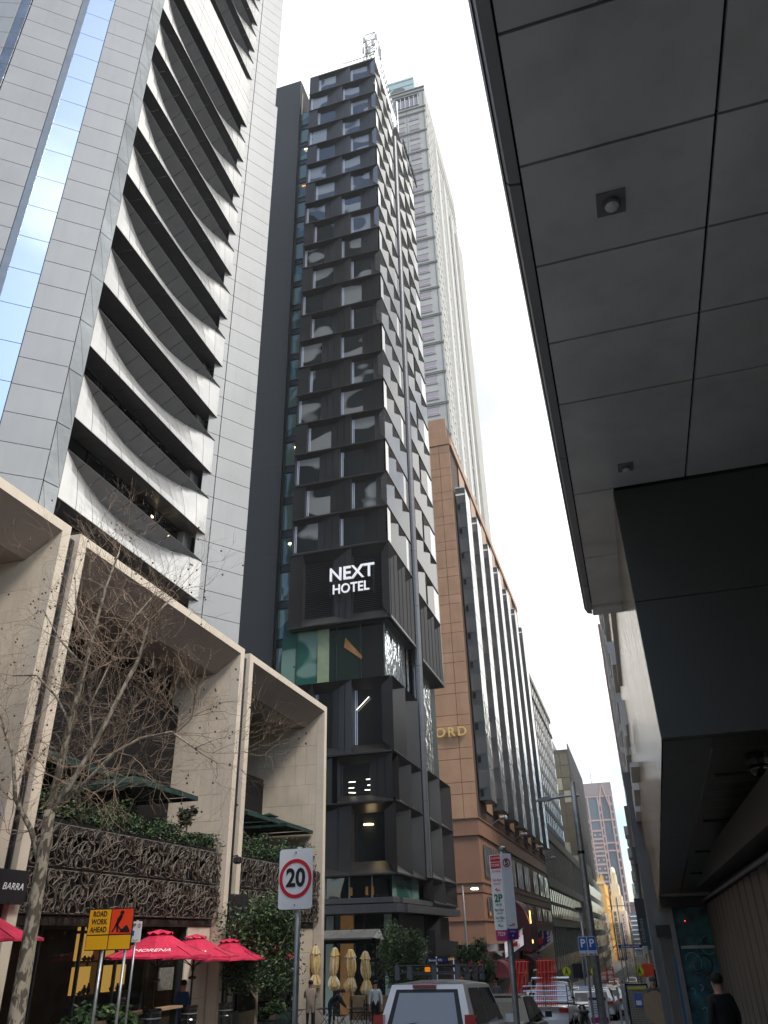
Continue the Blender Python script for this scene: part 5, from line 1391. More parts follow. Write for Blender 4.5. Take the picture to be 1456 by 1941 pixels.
def far_bare_tree(x, y, h, seed, label):
    t = thing('bare_tree', label, 'tree', (x, y, G(y)), 'small bare trees far down the street')
    q = random.Random(seed); b = MB(); g = G(y)
    b.tube([(x, y, g), (x + .1, y, g + h * .4)], [.14, .09], 6); b.build('trunk', bark, t)
    b = MB()
    def gr(p, d, r, k):
        e = p + d * h * .17; b.tube([p, e], [r, r * .7], 4, False)
        if k:
            for _ in range(3):
                gr(e, (d + Vector((q.gauss(0, .5), q.gauss(0, .5), q.gauss(.1, .3)))).normalized(), r * .62, k - 1)
    for _ in range(3): gr(Vector((x + .1, y, g + h * .38)), Vector((q.gauss(0, .4), q.gauss(0, .4), 1)).normalized(), .07, 4)
    b.build('crown', mat('olive_twig', (.16, .13, .07), .9, var=.3), t)
far_bare_tree(-9.5, 150, 10, 1, 'bare street tree far along the left kerb before the yellow building')
far_bare_tree(-9.0, 185, 9, 2, 'second bare street tree beyond, half hidden by the first')
far_bare_tree(-1.0, 210, 7, 3, 'small bare street tree far along the right kerb')

# ================================================================== umbrellas
def red_umbrella(x, y, zt, R_, label, txt='MORENA', rot=0.0, base=True):
    g = G(y); t = thing('cafe_umbrella', label, 'umbrella', (x, y, g), 'magenta cafe umbrellas outside the stone building')
    b = MB(); n = 8; rim = []; top = []
    ze = zt - .62
    for i in range(n):
        a = 2 * math.pi * (i + .5) / n + rot; rim.append((x + R_ * math.cos(a), y + R_ * math.sin(a), ze)); top.append((x + .26 * math.cos(a), y + .26 * math.sin(a), zt - .10))
    mid = []
    for i in range(n):
        a = 2 * math.pi * (i + .5) / n + rot; mid.append((x + R_ * .6 * math.cos(a), y + R_ * .6 * math.sin(a), ze + .20))
    for i in range(n):
        j = (i + 1) % n
        mm = ((mid[i][0] + mid[j][0]) / 2, (mid[i][1] + mid[j][1]) / 2, (mid[i][2] + mid[j][2]) / 2 - .02)
        rm = ((rim[i][0] + rim[j][0]) / 2, (rim[i][1] + rim[j][1]) / 2, ze - .02 + .04)
        b.poly([rim[i], rm, mm, mid[i]]); b.poly([rm, rim[j], mid[j], mm]); b.poly([mid[i], mm, mid[j], top[j], top[i]])
        b.poly([rim[i], (rim[i][0], rim[i][1], ze - .05), (rm[0], rm[1], rm[2] - .05), rm]); b.poly([rm, (rm[0], rm[1], rm[2] - .05), (rim[j][0], rim[j][1], ze - .05), rim[j]])
    b.build('canopy', magenta, t)
    v = MB()
    for i in range(n):
        j = (i + 1) % n; a0 = 2 * math.pi * (i + .5) / n + rot; a1 = 2 * math.pi * (i + 1.5) / n + rot; am = (a0 + a1) / 2
        p0 = (x + .34 * math.cos(a0), y + .34 * math.sin(a0), zt - .11); p1 = (x + .34 * math.cos(a1), y + .34 * math.sin(a1), zt - .11); pm = (x + .36 * math.cos(am), y + .36 * math.sin(am), zt - .055)
        v.poly([(x, y, zt + .02), p0, pm]); v.poly([(x, y, zt + .02), pm, p1])
    v.build('vent_cap', magenta, t)
    p = MB(); p.tube([(x, y, g + .8), (x, y, zt)], .032, 8); p.build('pole', blackmetal, t)
    r = MB()
    for i in range(n):
        a = 2 * math.pi * (i + .5) / n + rot
        r.tube([(x, y, zt - .45 - .45), (x + .55 * R_ * math.cos(a), y + .55 * R_ * math.sin(a), ze + .14)], .011, 4); r.tube([(x, y, zt - .1), rim[i]], .009, 4)
    r.lathe([(.05, zt - 1.0), (.06, zt - .9), (.04, zt - .8)], x, y, 8); r.lathe([(.10, zt - 1.22), (.14, zt - 1.17), (.05, zt - 1.13)], x, y, 10)
    r.build('ribs', blackmetal, t)
    if txt:
        me = text_mesh(txt, .21, signwhite, extrude=.001, italic=.3, sx=1.1)
        am = -math.pi / 2
        # lay the word on the panel facing the street corner
        nrm = Vector((math.cos(am + .4) * .42, math.sin(am + .4) * .42, .9)).normalized()
        xd = Vector((-math.sin(am + .4), math.cos(am + .4), 0)); yd = nrm.cross(xd)
        cpos = Vector((x + R_ * .80 * math.cos(am + .4), y + R_ * .80 * math.sin(am + .4), ze + .135))
        mtx = Matrix((xd, yd, nrm)).transposed()
        inst('lettering', me, t, cpos + nrm * .012, rot=mtx.to_euler())
    if base:
        d = thing('umbrella_drum', label.replace('umbrella', 'umbrella base').split(',')[0] + ', black drum', 'drum', (x, y, g), 'black drums holding the umbrella poles')
        b = MB(); b.lathe([(.24, g), (.25, g + .05), (.235, g + .3), (.25, g + .33), (.235, g + .36), (.235, g + .75), (.25, g + .78), (.235, g + .81), (.235, g + 1.05), (.255, g + 1.09), (.245, g + 1.15), (.2, g + 1.16)], x, y, 20); b.build('body', blackgloss, d, smooth=False)
        b = MB(); b.lathe([(.257, g + .93), (.257, g + .96)], x, y, 20); b.build('hoop', steel, d)
    return t
red_umbrella(-12.8, 21.2, 2.02, 1.42, 'magenta umbrella lettered MORENA, nearest and fully in view right of the road work sign')
red_umbrella(-13.85, 25.1, 1.93, 1.42, 'magenta umbrella second along the row, half behind the first', 'MORENA', .2)
red_umbrella(-14.3, 28.4, 1.80, 1.3, 'magenta umbrella third in the row by the cream pilaster', 'BAR', .1)
red_umbrella(-14.3, 31.6, 1.72, 1.3, 'magenta umbrella glimpsed through the dense street tree', None)
red_umbrella(-14.3, 16.0, 2.47, 1.45, 'magenta umbrella cut off by the left edge of the view', 'MORENA', .1, base=False)
def green_umbrella(x, y, z, R_, label):
    t = thing('terrace_umbrella', label, 'umbrella', (x, y, 4.5), 'dark green terrace umbrellas')
    b = MB(); c = [(x - R_, y - R_, z), (x + R_, y - R_, z), (x + R_, y + R_, z), (x - R_, y + R_, z)]; top = (x, y, z + .62)
    for i in range(4):
        j = (i + 1) % 4; mid = ((c[i][0] + c[j][0]) / 2, (c[i][1] + c[j][1]) / 2, z + .03); m2 = ((mid[0] + x) / 2, (mid[1] + y) / 2, z + .28)
        b.poly([c[i], mid, m2]); b.poly([mid, c[j], m2]); b.poly([c[i], m2, top]); b.poly([m2, c[j], top])
        b.poly([c[i], (c[i][0], c[i][1], z - .15), (c[j][0], c[j][1], z - .15), c[j]])
    b.build('canopy', green_canvas, t)
    v = MB(); v.prism([(x - .35, y - .35), (x + .35, y - .35), (x + .35, y + .35), (x - .35, y + .35)], z + .56, z + .6, 'z'); v.poly([(x - .35, y - .35, z + .6), (x + .35, y - .35, z + .6), (x, y, z + .75)]); v.poly([(x + .35, y - .35, z + .6), (x + .35, y + .35, z + .6), (x, y, z + .75)]); v.build('vent_cap', green_canvas, t)
    p = MB(); p.tube([(x, y, 4.5), (x, y, z + .6)], .035, 8); p.build('pole', blackmetal, t)
    r = MB()
    for q in c: r.tube([(x, y, z - .1), ((q[0] + x) / 2, (q[1] + y) / 2, z + .25)], .012, 4)
    r.build('ribs', blackmetal, t)
green_umbrella(-17.2, 20.6, 6.55, 1.6, 'dark green square umbrella on the middle terrace, left one behind the bare tree')
green_umbrella(-16.9, 25.0, 6.45, 1.75, 'dark green square umbrella on the middle terrace, right one near the stone wall')
green_umbrella(-17.2, 33.4, 6.6, 1.7, 'dark green umbrella on the right terrace, nearer one')
green_umbrella(-17.2, 37.6, 6.6, 1.7, 'dark green umbrella on the right terrace by the stone side wall')
def furled(x, y, zt, seed, label):
    g = G(y); q = random.Random(seed)
    t = thing('furled_umbrella', label, 'umbrella', (x, y, g), 'furled yellow and cream umbrellas')
    def body(prof, nm, folds, seg=28):
        b = MB()
        rings = []
        ph = q.uniform(0, 6)
        for (r, z) in prof:
            n0 = len(b.v); rings.append(n0)
            for k in range(seg):
                a = 2 * math.pi * k / seg
                rr = r * (1 + folds * math.sin(a * 7 + ph + z * 1.5) + folds * .6 * math.sin(a * 4 - z * 3 + ph * 2))
                rr *= 1 + .10 * math.sin(a * 11 + z * 6 + seed)
                b.v.append((x + rr * math.cos(a) + .025 * math.sin(z * 3.1 + seed * 2), y + rr * math.sin(a), z + (.03 * math.sin(a * 3 + seed) if r > .2 else 0)))
        for i in range(len(prof) - 1):
            for k in range(seg):
                b.m(cream_canvas if (math.sin(k * 1.9 + seed * 2.1 + i * .35) + .6 * math.sin(k * .7 - i * .9 + seed)) > .15 else yellow_canvas)
                b.f.append((rings[i] + k, rings[i] + (k + 1) % seg, rings[i + 1] + (k + 1) % seg, rings[i + 1] + k)); b.mi.append(b.cur)
        b.build(nm, None, t, smooth=False)
    zb = zt - 1.78
    body([(.05, zt - .02), (.12, zt - .08), (.20, zt - .32), (.23, zt - .36)], 'vent_cap', .16)
    body([(.16, zt - .28), (.19, zt - .5), (.20, zt - .75), (.19, zt - .95), (.14, zt - 1.12), (.10, zt - 1.19), (.16, zt - 1.28), (.24, zt - 1.45), (.27, zt - 1.6), (.20, zt - 1.74), (.07, zt - 1.80)], 'canopy', .16)
    b = MB(); b.lathe([(.12, zt - 1.21), (.12, zt - 1.16)], x, y, 12); b.build('tie', yellow_canvas, t)
    b = MB(); b.tube([(x, y, g), (x, y, zt)], .03, 8); b.lathe([(.06, zt - .04), (.03, zt + .03)], x, y, 8); b.build('pole', blackmetal, t)
    b = MB(); b.lathe([(.3, g), (.3, g + .05), (.06, g + .09)], x, y, 14); b.build('base', blackmetal, t)
furled(-15.2, 39.2, 1.50, 1, 'furled yellow umbrella against the cream pier, leftmost of the four')
furled(-14.55, 40.0, 1.40, 2, 'furled yellow umbrella second from the left outside the black hotel')
furled(-13.7, 40.0, 1.32, 3, 'furled yellow umbrella third from the left outside the black hotel')
furled(-12.95, 40.0, 1.22, 4, 'furled yellow umbrella rightmost of the four')

# ================================================================== tables and chairs
def bistro_table(x, y, label, rz=0):
    g = G(y); t = thing('bistro_table', label, 'table', (x, y, g), 'black bistro tables outside the hotel')
    b = MB(); b.box(x - .38, y - .38, g + .72, x + .38, y + .38, g + .745); b.build('table_top', blackmetal, t)
    for s in (-1, 1):
        b = MB(); b.tube([(x - .3, y + s * .3, g), (x + .3, y + s * .3, g + .72)], .013, 5); b.build('leg', blackmetal, t)
        b = MB(); b.tube([(x + .3, y + s * .3, g), (x - .3, y + s * .3, g + .72)], .013, 5); b.build('leg', blackmetal, t)
def slat_chair(x, y, rz, label):
    g = G(y); t = thing('folding_chair', label, 'chair', (0, 0, 0), 'black slatted folding chairs outside the hotel')
    for k in range(4):
        b = MB(); b.box(-.2, -.18 + k * .1, .445, .2, -.11 + k * .1, .46); b.build('seat_slat', blackmetal, t)
    for k in range(2):
        b = MB(); b.box(-.2, .20, .66 + k * .13, .2, .22, .74 + k * .13); b.build('back_slat', blackmetal, t)
    for s in (-1, 1):
        b = MB(); b.tube([(s * .2, -.22, 0), (s * .2, .21, .88)], .012, 5); b.build('leg', blackmetal, t)
        b = MB(); b.tube([(s * .2, .25, 0), (s * .2, -.2, .45)], .012, 5); b.build('leg', blackmetal, t)
    t.location = (x, y, g); t.rotation_euler = (0, 0, rz)
for (x, y, l) in ((-14.3, 38.4, 'bistro table below the two left furled umbrellas'), (-12.9, 38.6, 'bistro table between the right furled umbrellas'), (-11.8, 41.5, 'bistro table nearest the white car behind the umbrellas'), (-15.0, 36.2, 'bistro table beside the man in the beige top')): bistro_table(x, y, l)
for (x, y, r, l) in ((-13.65, 38.5, 1.7, 'folding chair facing left between the two centre tables'), (-12.3, 38.8, 1.4, 'folding chair at the right side of the right table'), (-14.3, 39.3, .2, 'folding chair behind the left table'), (-12.8, 39.5, -.1, 'folding chair behind the right table'), (-11.2, 41.0, 1.2, 'folding chair nearest the white car')): slat_chair(x, y, r, l)
t = thing('planter_screen', 'low tan timber planter with black rail in front of the hotel glass', 'planter', (-14, 47, G(47)))
for k in range(4):
    b = MB(); b.box(-16.2 + k * 1.1, 47, G(47), -15.13 + k * 1.1, 47.35, G(47) + 1.1); b.build('timber_panel', tan_timber, t)
b = MB(); b.tube([(-16.2, 46.9, G(47) + .35), (-11.8, 46.9, G(47) + .35)], .03, 5)
for k in range(7): b.tube([(-16 + k * .7, 46.9, G(47)), (-16 + k * .7, 46.9, G(47) + .95)], .03, 5)
b.build('rail', blackmetal, t)
t = thing('sloped_awning', 'grey ribbed sloping awning over the pavement beside the black hotel', 'awning', (-16, 46, 1.8))
for k in range(5):
    xa = -18.2 + k * .8
    b = MB(); b.poly([(xa, 45.0, 1.78), (xa + .77, 45.0, 1.78 - (.0)), (xa + .77, 46.4, 2.18), (xa, 46.4, 2.18)]); b.poly([(xa, 45.0, 1.70), (xa, 46.4, 2.1), (xa + .77, 46.4, 2.1), (xa + .77, 45, 1.70)]); b.poly([(xa, 45, 1.70), (xa + .77, 45, 1.70), (xa + .77, 45, 1.78), (xa, 45, 1.78)]); b.build('awning_panel', mat('zinc_awning', (.16, .16, .155), .5, metal=.3, var=.15), t)
b = MB(); b.poly([(-14.2, 45.0, 1.78), (-13.7, 45.7, 1.6), (-14.2, 46.4, 2.18)]); b.build('awning_panel', MC['zinc_awning'], t)
b = MB(); b.box(-18.2, 46.4, 1.5, -14.2, 46.5, 2.2); b.box(-16.9, 46.3, -2.1, -16.8, 46.4, 1.6); b.box(-14.5, 46.3, -2.1, -14.4, 46.4, 1.6); b.build('support', blackmetal, t)
# bar counter and stools by the cafe
t = thing('outdoor_counter', 'timber outdoor counter outside the cafe windows', 'counter', (-13.9, 23.5, G(23)))
b = MB(); b.box(-14.1, 21.8, G(22) + 1.0, -13.7, 24.4, G(22) + 1.06); b.build('counter_top', tan_timber, t)
for y in (21.9, 24.2):
    b = MB(); b.box(-14.0, y, G(y), -13.8, y + .12, G(22) + 1.0); b.build('leg', blackmetal, t)
def planter_bush(x, y, label, seed, r=.55):
    g = G(y); t = thing('planter', label, 'planter', (x, y, g), 'planters along the cafe front')
    b = MB(); b.box(x - .25, y - .5, g, x + .25, y + .5, g + .55); b.build('box', blackmetal, t)
    m = leaf_mesh(seed, 900, .45, .6, .42, 6, .10, w=(4, 5, 3)); m.v = [(a + x, c + y, d + g + .85) for a, c, d in m.v]; m.build('foliage', None, t)
planter_bush(-13.3, 18.9, 'leafy planter between the road work posts and the cafe', 61)
planter_bush(-13.3, 20.3, 'second leafy planter nearer the first umbrella drum', 62)
planter_bush(-13.5, 30.4, 'leafy planter at the foot of the dense street tree', 63)

# ================================================================== signs and poles
def pole(t, x, y, z0, z1, r, nm='post', m=steel, tilt=0.0):
    b = MB(); b.tube([(x + tilt, y, z0), (x, y, z1)], r, 12); b.build(nm, m, t, smooth=True)
def rounded(w, h, r, n=4):
    pts = []
    for (cx, cz, a0) in ((w / 2 - r, h / 2 - r, 0), (-w / 2 + r, h / 2 - r, 90), (-w / 2 + r, -h / 2 + r, 180), (w / 2 - r, -h / 2 + r, 270)):
        for i in range(n + 1):
            a = R(a0 + 90 * i / n); pts.append((cx + r * math.cos(a), cz + r * math.sin(a)))
    return pts
def plate(t, w, h, r, m, loc, rz, th=.012, nm='plate', back=steel):
    b = MB().m(m); b.prism(rounded(w, h, r), -th / 2, th / 2, 'y'); o = b.build(nm, None, None, loc=(0, 0, 0)); o.parent = t
    o.location = Vector(loc) - t.location; o.rotation_euler = (0, 0, rz); return o
def ring(t, r0, r1, m, loc, rz, nm='ring', seg=48, th=.003):
    b = MB().m(m)
    for i in range(seg):
        a, c = 2 * math.pi * i / seg, 2 * math.pi * (i + 1) / seg
        P = lambda r, q, y: (r * math.cos(q), y, r * math.sin(q))
        b.poly([P(r0, a, 0), P(r1, a, 0), P(r1, c, 0), P(r0, c, 0)]); b.poly([P(r1, a, 0), P(r1, a, th), P(r1, c, th), P(r1, c, 0)])
    o = b.build(nm, None, None, loc=(0, 0, 0)); o.parent = t; o.location = Vector(loc) - t.location; o.rotation_euler = (0, 0, rz); return o
# 20 km/h speed sign
t = thing('speed_sign', 'white speed limit sign with a red ring and black 20 on a galvanised post', 'road sign', (-3.75, 9.05, G(9)))
rz = R(-4); sx_, sy_ = -3.75, 9.0
pole(t, sx_ + .02, 9.05, G(9), 2.62, .032, tilt=.0)
plate(t, .425, .625, .035, signwhite, (sx_, sy_, 2.285), rz)
ring(t, .165, .205, signred, (sx_, sy_ - .0105, 2.285), rz)
text('20', .262, signblack, t, (sx_ + .002, sy_ - .010, 2.285), rz, 'numerals', extrude=.001, bold=.008, sx=.93)
for zz in (2.56, 2.015):
    b = MB(); b.tube([(sx_, sy_ - .02, zz), (sx_, sy_ + .02, zz)], .010, 8); b.build('bolt', steel, t)
# road work sign
t = thing('road_work_sign', 'amber ROAD WORK AHEAD sign beside a red worker symbol on two posts', 'road sign', (-12.1, 17.8, G(17.8)))
Y0 = 17.8
pole(t, -12.27, Y0 + .06, G(17.8), 1.62, .035); pole(t, -11.66, Y0 + .06, G(17.8), 1.62, .035)
b = MB(); b.box(-12.72, Y0 + .005, 1.58, -11.5, Y0 + .03, 2.45); b.build('frame', signblack, t)
for (xa, xb, za, zb, m) in ((-12.70, -12.125, 1.91, 2.43, signyel), (-12.095, -11.52, 1.91, 2.43, signorg), (-12.70, -12.125, 1.60, 1.885, signyel), (-12.095, -11.52, 1.60, 1.885, signyel)):
    b = MB(); b.box(xa, Y0 - .006, za, xb, Y0 + .004, zb); b.build('panel', m, t)
for i, s in enumerate(('ROAD', 'WORK', 'AHEAD')): text(s, .158, signblack, t, (-12.41, Y0 - .009, 2.335 - i * .165), 0, extrude=.001, bold=.004, sx=.86)
b = MB()     # digging worker
def blob(pts, nm='figure'):
    global b
    b.prism(pts, Y0 - .012, Y0 - .0075, 'y')
X_ = -11.81
pts = [(X_ + .055 * math.cos(a), 2.355 + .042 * math.sin(a)) for a in [i * .5236 for i in range(12)]]; blob(pts)
blob([(X_ - .04, 2.32), (X_ + .03, 2.30), (X_ - .01, 2.20), (X_ - .06, 2.12), (X_ - .13, 2.12), (X_ - .12, 2.22)])
blob([(X_ - .13, 2.13), (X_ - .06, 2.13), (X_ - .07, 2.03), (X_ - .05, 1.95), (X_ - .09, 1.95), (X_ - .11, 2.04)])
blob([(X_ - .14, 2.14), (X_ - .09, 2.12), (X_ - .15, 2.02), (X_ - .20, 1.95), (X_ - .24, 1.96), (X_ - .18, 2.04)])
blob([(X_ - .03, 2.28), (X_ + .0, 2.24), (X_ - .04, 2.16), (X_ - .09, 2.08), (X_ - .11, 2.10), (X_ - .06, 2.18)])
blob([(X_ - .12, 2.10), (X_ - .10, 2.11), (X_ + .03, 2.0), (X_ + .05, 2.02), (X_ + .06, 1.97), (X_ + .01, 1.97)])
blob([(X_ - .02, 1.94), (X_ + .02, 1.99), (X_ + .07, 2.03), (X_ + .12, 2.08), (X_ + .16, 2.09), (X_ + .20, 2.05), (X_ + .24, 1.99), (X_ + .26, 1.94)])
b.build('worker_symbol', signblack, t)
# small 2P sign behind it
t = thing('parking_sign', 'small white 2P parking sign on a thin post just right of the road work sign', 'parking sign', (-11.86, 18.5, G(18.5)))
pole(t, -11.86, 18.55, G(18.5), 2.2, .03)
plate(t, .27, .44, .02, signwhite, (-11.83, 18.5, 1.955), 0)
text('2P', .10, signgreen, t, (-11.90, 18.49, 2.09), 0, extrude=.001, bold=.003); ring(t, .035, .047, signred, (-11.76, 18.491, 2.08), 0, seg=24); text('S', .07, signblack, t, (-11.76, 18.49, 2.08), 0, extrude=.001)
b = MB(); b.box(-11.94, 18.488, 1.87, -11.88, 18.493, 1.98); b.build('accessible_symbol', signblue, t)
text('<--->', .07, signblack, t, (-11.83, 18.49, 1.775), 0, extrude=.001)
# loading zone / 2P parking sign, two narrow plates
t = thing('parking_sign', 'tall double parking sign with red LOADING ZONE and green 2P panels on a nearby post', 'parking sign', (-1.6, 10.5, G(10.5)))
pole(t, -1.585, 10.58, G(10.5), 2.62, .036, tilt=-.02)
b = MB(); b.lathe([(.045, 2.61), (.045, 2.64), (.02, 2.655)], -1.585, 10.58, 12); b.build('cap', steel, t)
plate(t, .165, .835, .015, signwhite, (-1.675, 10.50, 2.135), R(-22)); plate(t, .125, .835, .015, signwhite, (-1.535, 10.50, 2.145), R(28))
def ptext(s, size, m, dz, x=-1.675, **k): text(s, size, m, t, (x, 10.487, 2.135 + dz), R(-22) if x < -1.6 else R(28), extrude=.0008, **k)
b = MB(); b.box(-.072, -.001, -.035, .072, .001, .035)
for dz in (.375, .295):
    o = b.build('red_band', signred, None, loc=(0, 0, 0)); o.parent = t; o.location = Vector((-1.675, 10.490, 2.135 + dz)) - t.location; o.rotation_euler = (0, 0, R(-22))
text('LOADING', .036, signwhite, t, (-1.675, 10.484, 2.51), R(-22), extrude=.0008, sx=.85); text('ZONE', .045, signwhite, t, (-1.675, 10.484, 2.43), R(-22), extrude=.0008)
ptext('30 MINS', .035, signred, .225); ptext('7am-4pm', .048, signred, .13, sx=.7); ptext('MON-FRI', .024, signred, .085); ptext('<--', .06, signred, .02, bold=.002)
ptext('2P', .115, signgreen, -.075, bold=.003); ptext('METER', .030, signgreen, -.145); ptext('4pm-10pm', .048, signgreen, -.20, sx=.62); ptext('MON-FRI', .020, signgreen, -.237); ptext('7am-10pm', .048, signgreen, -.285, sx=.62); ptext('SAT-SUN', .020, signgreen, -.322); ptext('<--', .06, signgreen, -.37, bold=.002)
ring(t, .038, .05, signred, (-1.535, 10.487, 2.455), R(28), seg=28); text('S', .085, signblack, t, (-1.535, 10.485, 2.455), R(28), extrude=.0008, bold=.002)
text('-->', .06, signred, t, (-1.535, 10.487, 1.77), R(28), extrude=.0008, bold=.002)
plate(t, .15, .12, .008, signmag, (-1.672, 10.50, 1.665), R(-22)); plate(t, .13, .12, .008, signpurple, (-1.535, 10.50, 1.675), R(28))
text('7529', .06, signwhite, t, (-1.672, 10.487, 1.675), R(-22), extrude=.0008, sx=.9); text('ParkPay', .022, signwhite, t, (-1.535, 10.487, 1.70), R(28), extrude=.0008); text('M', .03, signwhite, t, (-1.535, 10.487, 1.655), R(28), extrude=.0008)
# tall light pole on the right footpath with arm
t = thing('light_pole', 'tall grey street light pole with a long side arm, right of the double P sign', 'street light', (-1.42, 24, G(24)))
b = MB(); b.tube([(-1.42, 24, G(24)), (-1.41, 24, 1.6), (-1.38, 24, 4.3), (-1.37, 24, 5.55)], [.105, .098, .085, .075], 14); b.build('pole', steel, t, smooth=True)
b = MB(); b.tube([(-1.22, 24, 5.17), (-1.65, 24, 5.17), (-2.1, 24, 5.13)], .035, 8); b.build('arm', steel, t)
b = MB(); b.prism([(-2.47, 5.08), (-2.40, 5.15), (-2.1, 5.20), (-2.0, 5.12), (-2.1, 5.07)], 23.9, 24.1, 'y'); b.build('lamp_head', mat('lamp_grey', (.3, .31, .32), .5, var=.05), t)
b = MB(); b.lathe([(.10, 3.62), (.105, 3.70)], -1.39, 24, 14); b.build('band', blackmetal, t)
# double blue P sign on a thin post
t = thing('parking_sign', 'double blue P parking station sign with AREA plates on a thin post', 'parking sign', (-1.5, 23, G(23)))
pole(t, -1.56, 23.06, G(23), 2.27, .03, tilt=-.03)
b = MB(); b.box(-1.68, 22.99, 2.2, -1.50, 23.07, 2.27); b.build('short_arm', blackmetal, t)
for sgn, xx, rz in ((-1, -1.60, R(-8)), (1, -1.38, R(8))):
    plate(t, .22, .42, .01, signwhite, (xx, 23.0, 1.39), rz, nm='plate'); plate(t, .205, .30, .008, signblue, (xx, 22.992, 1.44), rz, nm='blue_panel', th=.006)
    text('P', .25, signwhite, t, (xx, 22.985, 1.445), rz, extrude=.001, bold=.006); text('PAY STATION', .030, signblack, t, (xx, 22.990, 1.255), rz, extrude=.001); text('AREA 527', .055, signblack, t, (xx, 22.990, 1.205), rz, extrude=.001, bold=.002, sx=.85)
# street lamp by the brown hotel, lit
t = thing('street_lamp', 'slim pale street lamp with a lit head before the brown hotel corner', 'street light', (-12.9, 64, G(64)))
b = MB(); b.tube([(-12.85, 64, G(64)), (-12.88, 64, 3), (-12.9, 64, 5.1)], [.085, .07, .055], 10); b.build('pole', mat('pale_pole', (.5, .5, .48), .5, var=.05), t)
b = MB(); b.tube([(-12.9, 64, 4.95), (-12.2, 64, 4.98)], .03, 6); b.build('arm', steel, t)
b = MB(); b.box(-12.25, 63.85, 4.9, -11.75, 64.15, 5.05); b.build('head', steel, t)
b = MB(); b.box(-12.2, 63.82, 4.82, -11.7, 64.1, 4.895); b.build('lens', mat('lamp_lit', (1, .9, .7), .4, var=0, emit=14, ecol=(1, .86, .6)), t)
# other small lamp pole near the grey building
t = thing('street_lamp', 'dark headed street lamp before the grey louvred building', 'street light', (-4.6, 60, G(60)))
pole(t, -4.35, 60, G(60), 1.95, .06); b = MB(); b.box(-5.1, 59.85, 1.9, -4.2, 60.15, 2.05); b.build('head', blackmetal, t)
# round hotel sign
t = thing('round_sign', 'round dark bronze sign with pale NEXT lettering at the hotel entrance', 'sign', (-13.5, 53, .9))
b = MB(); b.prism([(-13.5 + .38 * math.cos(a), .83 + .38 * math.sin(a)) for a in [i * math.pi / 16 for i in range(32)]], 53.0, 53.15, 'y'); b.build('disc', mat('bronze_disc', (.10, .085, .06), .4, metal=.3, var=.1), t)
text('NEXT', .26, signwhite, t, (-13.5, 52.98, .83), 0, bold=.006)
b = MB(); b.tube([(-15.2, 53.1, .83), (-13.9, 53.1, .83)], .03, 5); b.build('bracket', blackmetal, t)
# street name signs
t = thing('street_name_sign', 'blue street name sign reading Benson Wk on a white post', 'street sign', (-11.9, 50, G(50)))
pole(t, -11.9, 50.05, G(50), .72, .035, m=signwhite); b = MB(); b.box(-12.45, 49.97, .44, -11.25, 50.0, .64); b.build('blade', mat('name_blue', (.01, .02, .16), .5, var=0), t)
text('Benson Wk', .17, signwhite, t, (-11.95, 49.96, .54), 0, bold=.003)
pole(t, -11.1, 51, G(50), .6, .03, 'second_post', signwhite)
t = thing('street_name_sign', 'blue street name sign for Lt Southern Cross Ln on paired posts down the street', 'street sign', (-1.9, 60, G(60)))
pole(t, -1.86, 60, G(60), 1.05, .04); pole(t, -1.0, 61, G(60), 2.3, .04, 'second_post')
b = MB(); b.box(-1.9, 59.92, .80, -.40, 59.96, 1.0); b.build('blade', MC['name_blue'], t); text('Lt Southern Cross Ln', .16, signwhite, t, (-1.15, 59.91, .90), 0, bold=.003, sx=.82)
# thin wire lamp frame right of it
t = thing('tram_span_pole', 'thin grey pole with a crossbar in the distance at the right kerb', 'pole', (-.8, 72, G(72)))
pole(t, -1.9, 72, G(72), 4.2, .05); b = MB(); b.tube([(-2.6, 72, 3.6), (.1, 72, 3.6)], .03, 5); b.build('crossbar', steel, t)
# crossing signs
def ped_sign(x, y, z, label, r=.36):
    t = thing('crossing_sign', label, 'road sign', (x, y, G(y)), 'round yellow pedestrian crossing signs')
    pole(t, x, y + .05, G(y), z, .04, m=mat('dark_post', (.05, .05, .05), .6, var=.1))
    b = MB(); b.prism([(x + r * math.cos(a), z + r * math.sin(a)) for a in [i * math.pi / 12 for i in range(24)]], y, y + .02, 'y'); b.build('disc', signfluo, t)
    ring(t, r * .88, r * .97, signblack, (x, y - .004, z), 0, seg=24)
    b = MB()
    for p in ([(x - .05, z + .1), (x + .05, z + .1), (x + .13, z - .22), (x + .07, z - .22), (x, z - .02), (x - .07, z - .22), (x - .13, z - .22)], [(x - .045, z + .12), (x + .045, z + .12), (x + .045, z + .21), (x - .045, z + .21)]): b.prism(p, y - .012, y - .004, 'y')
    b.build('walker_symbol', signblack, t)
ped_sign(-6.37, 70, -.82, 'yellow crossing sign left of the double P sign')
ped_sign(-9.55, 68, -.75, 'yellow crossing sign seen behind the left stack of barriers')
ped_sign(-4.27, 70.5, -.85, 'yellow crossing sign just right of the double P post')
ped_sign(-.95, 70, -.85, 'yellow crossing sign beside the orange board on the right')
t = thing('orange_board', 'orange roadside warning board beside the right crossing sign', 'sign', (-.3, 72, G(72)))
b = MB(); b.box(-.75, 72, -1.35, .15, 72.04, -.45); b.build('board', signorg, t); pole(t, -.3, 72.06, G(72), -.5, .04)
t = thing('black_screen', 'black rectangular back of a sign board above the parked cars', 'sign', (-5.1, 66, G(66)))
b = MB(); b.box(-5.55, 66, -1.1, -4.75, 66.06, -.2); b.build('board', signblack, t); pole(t, -5.15, 66.1, G(66), -.3, .04)

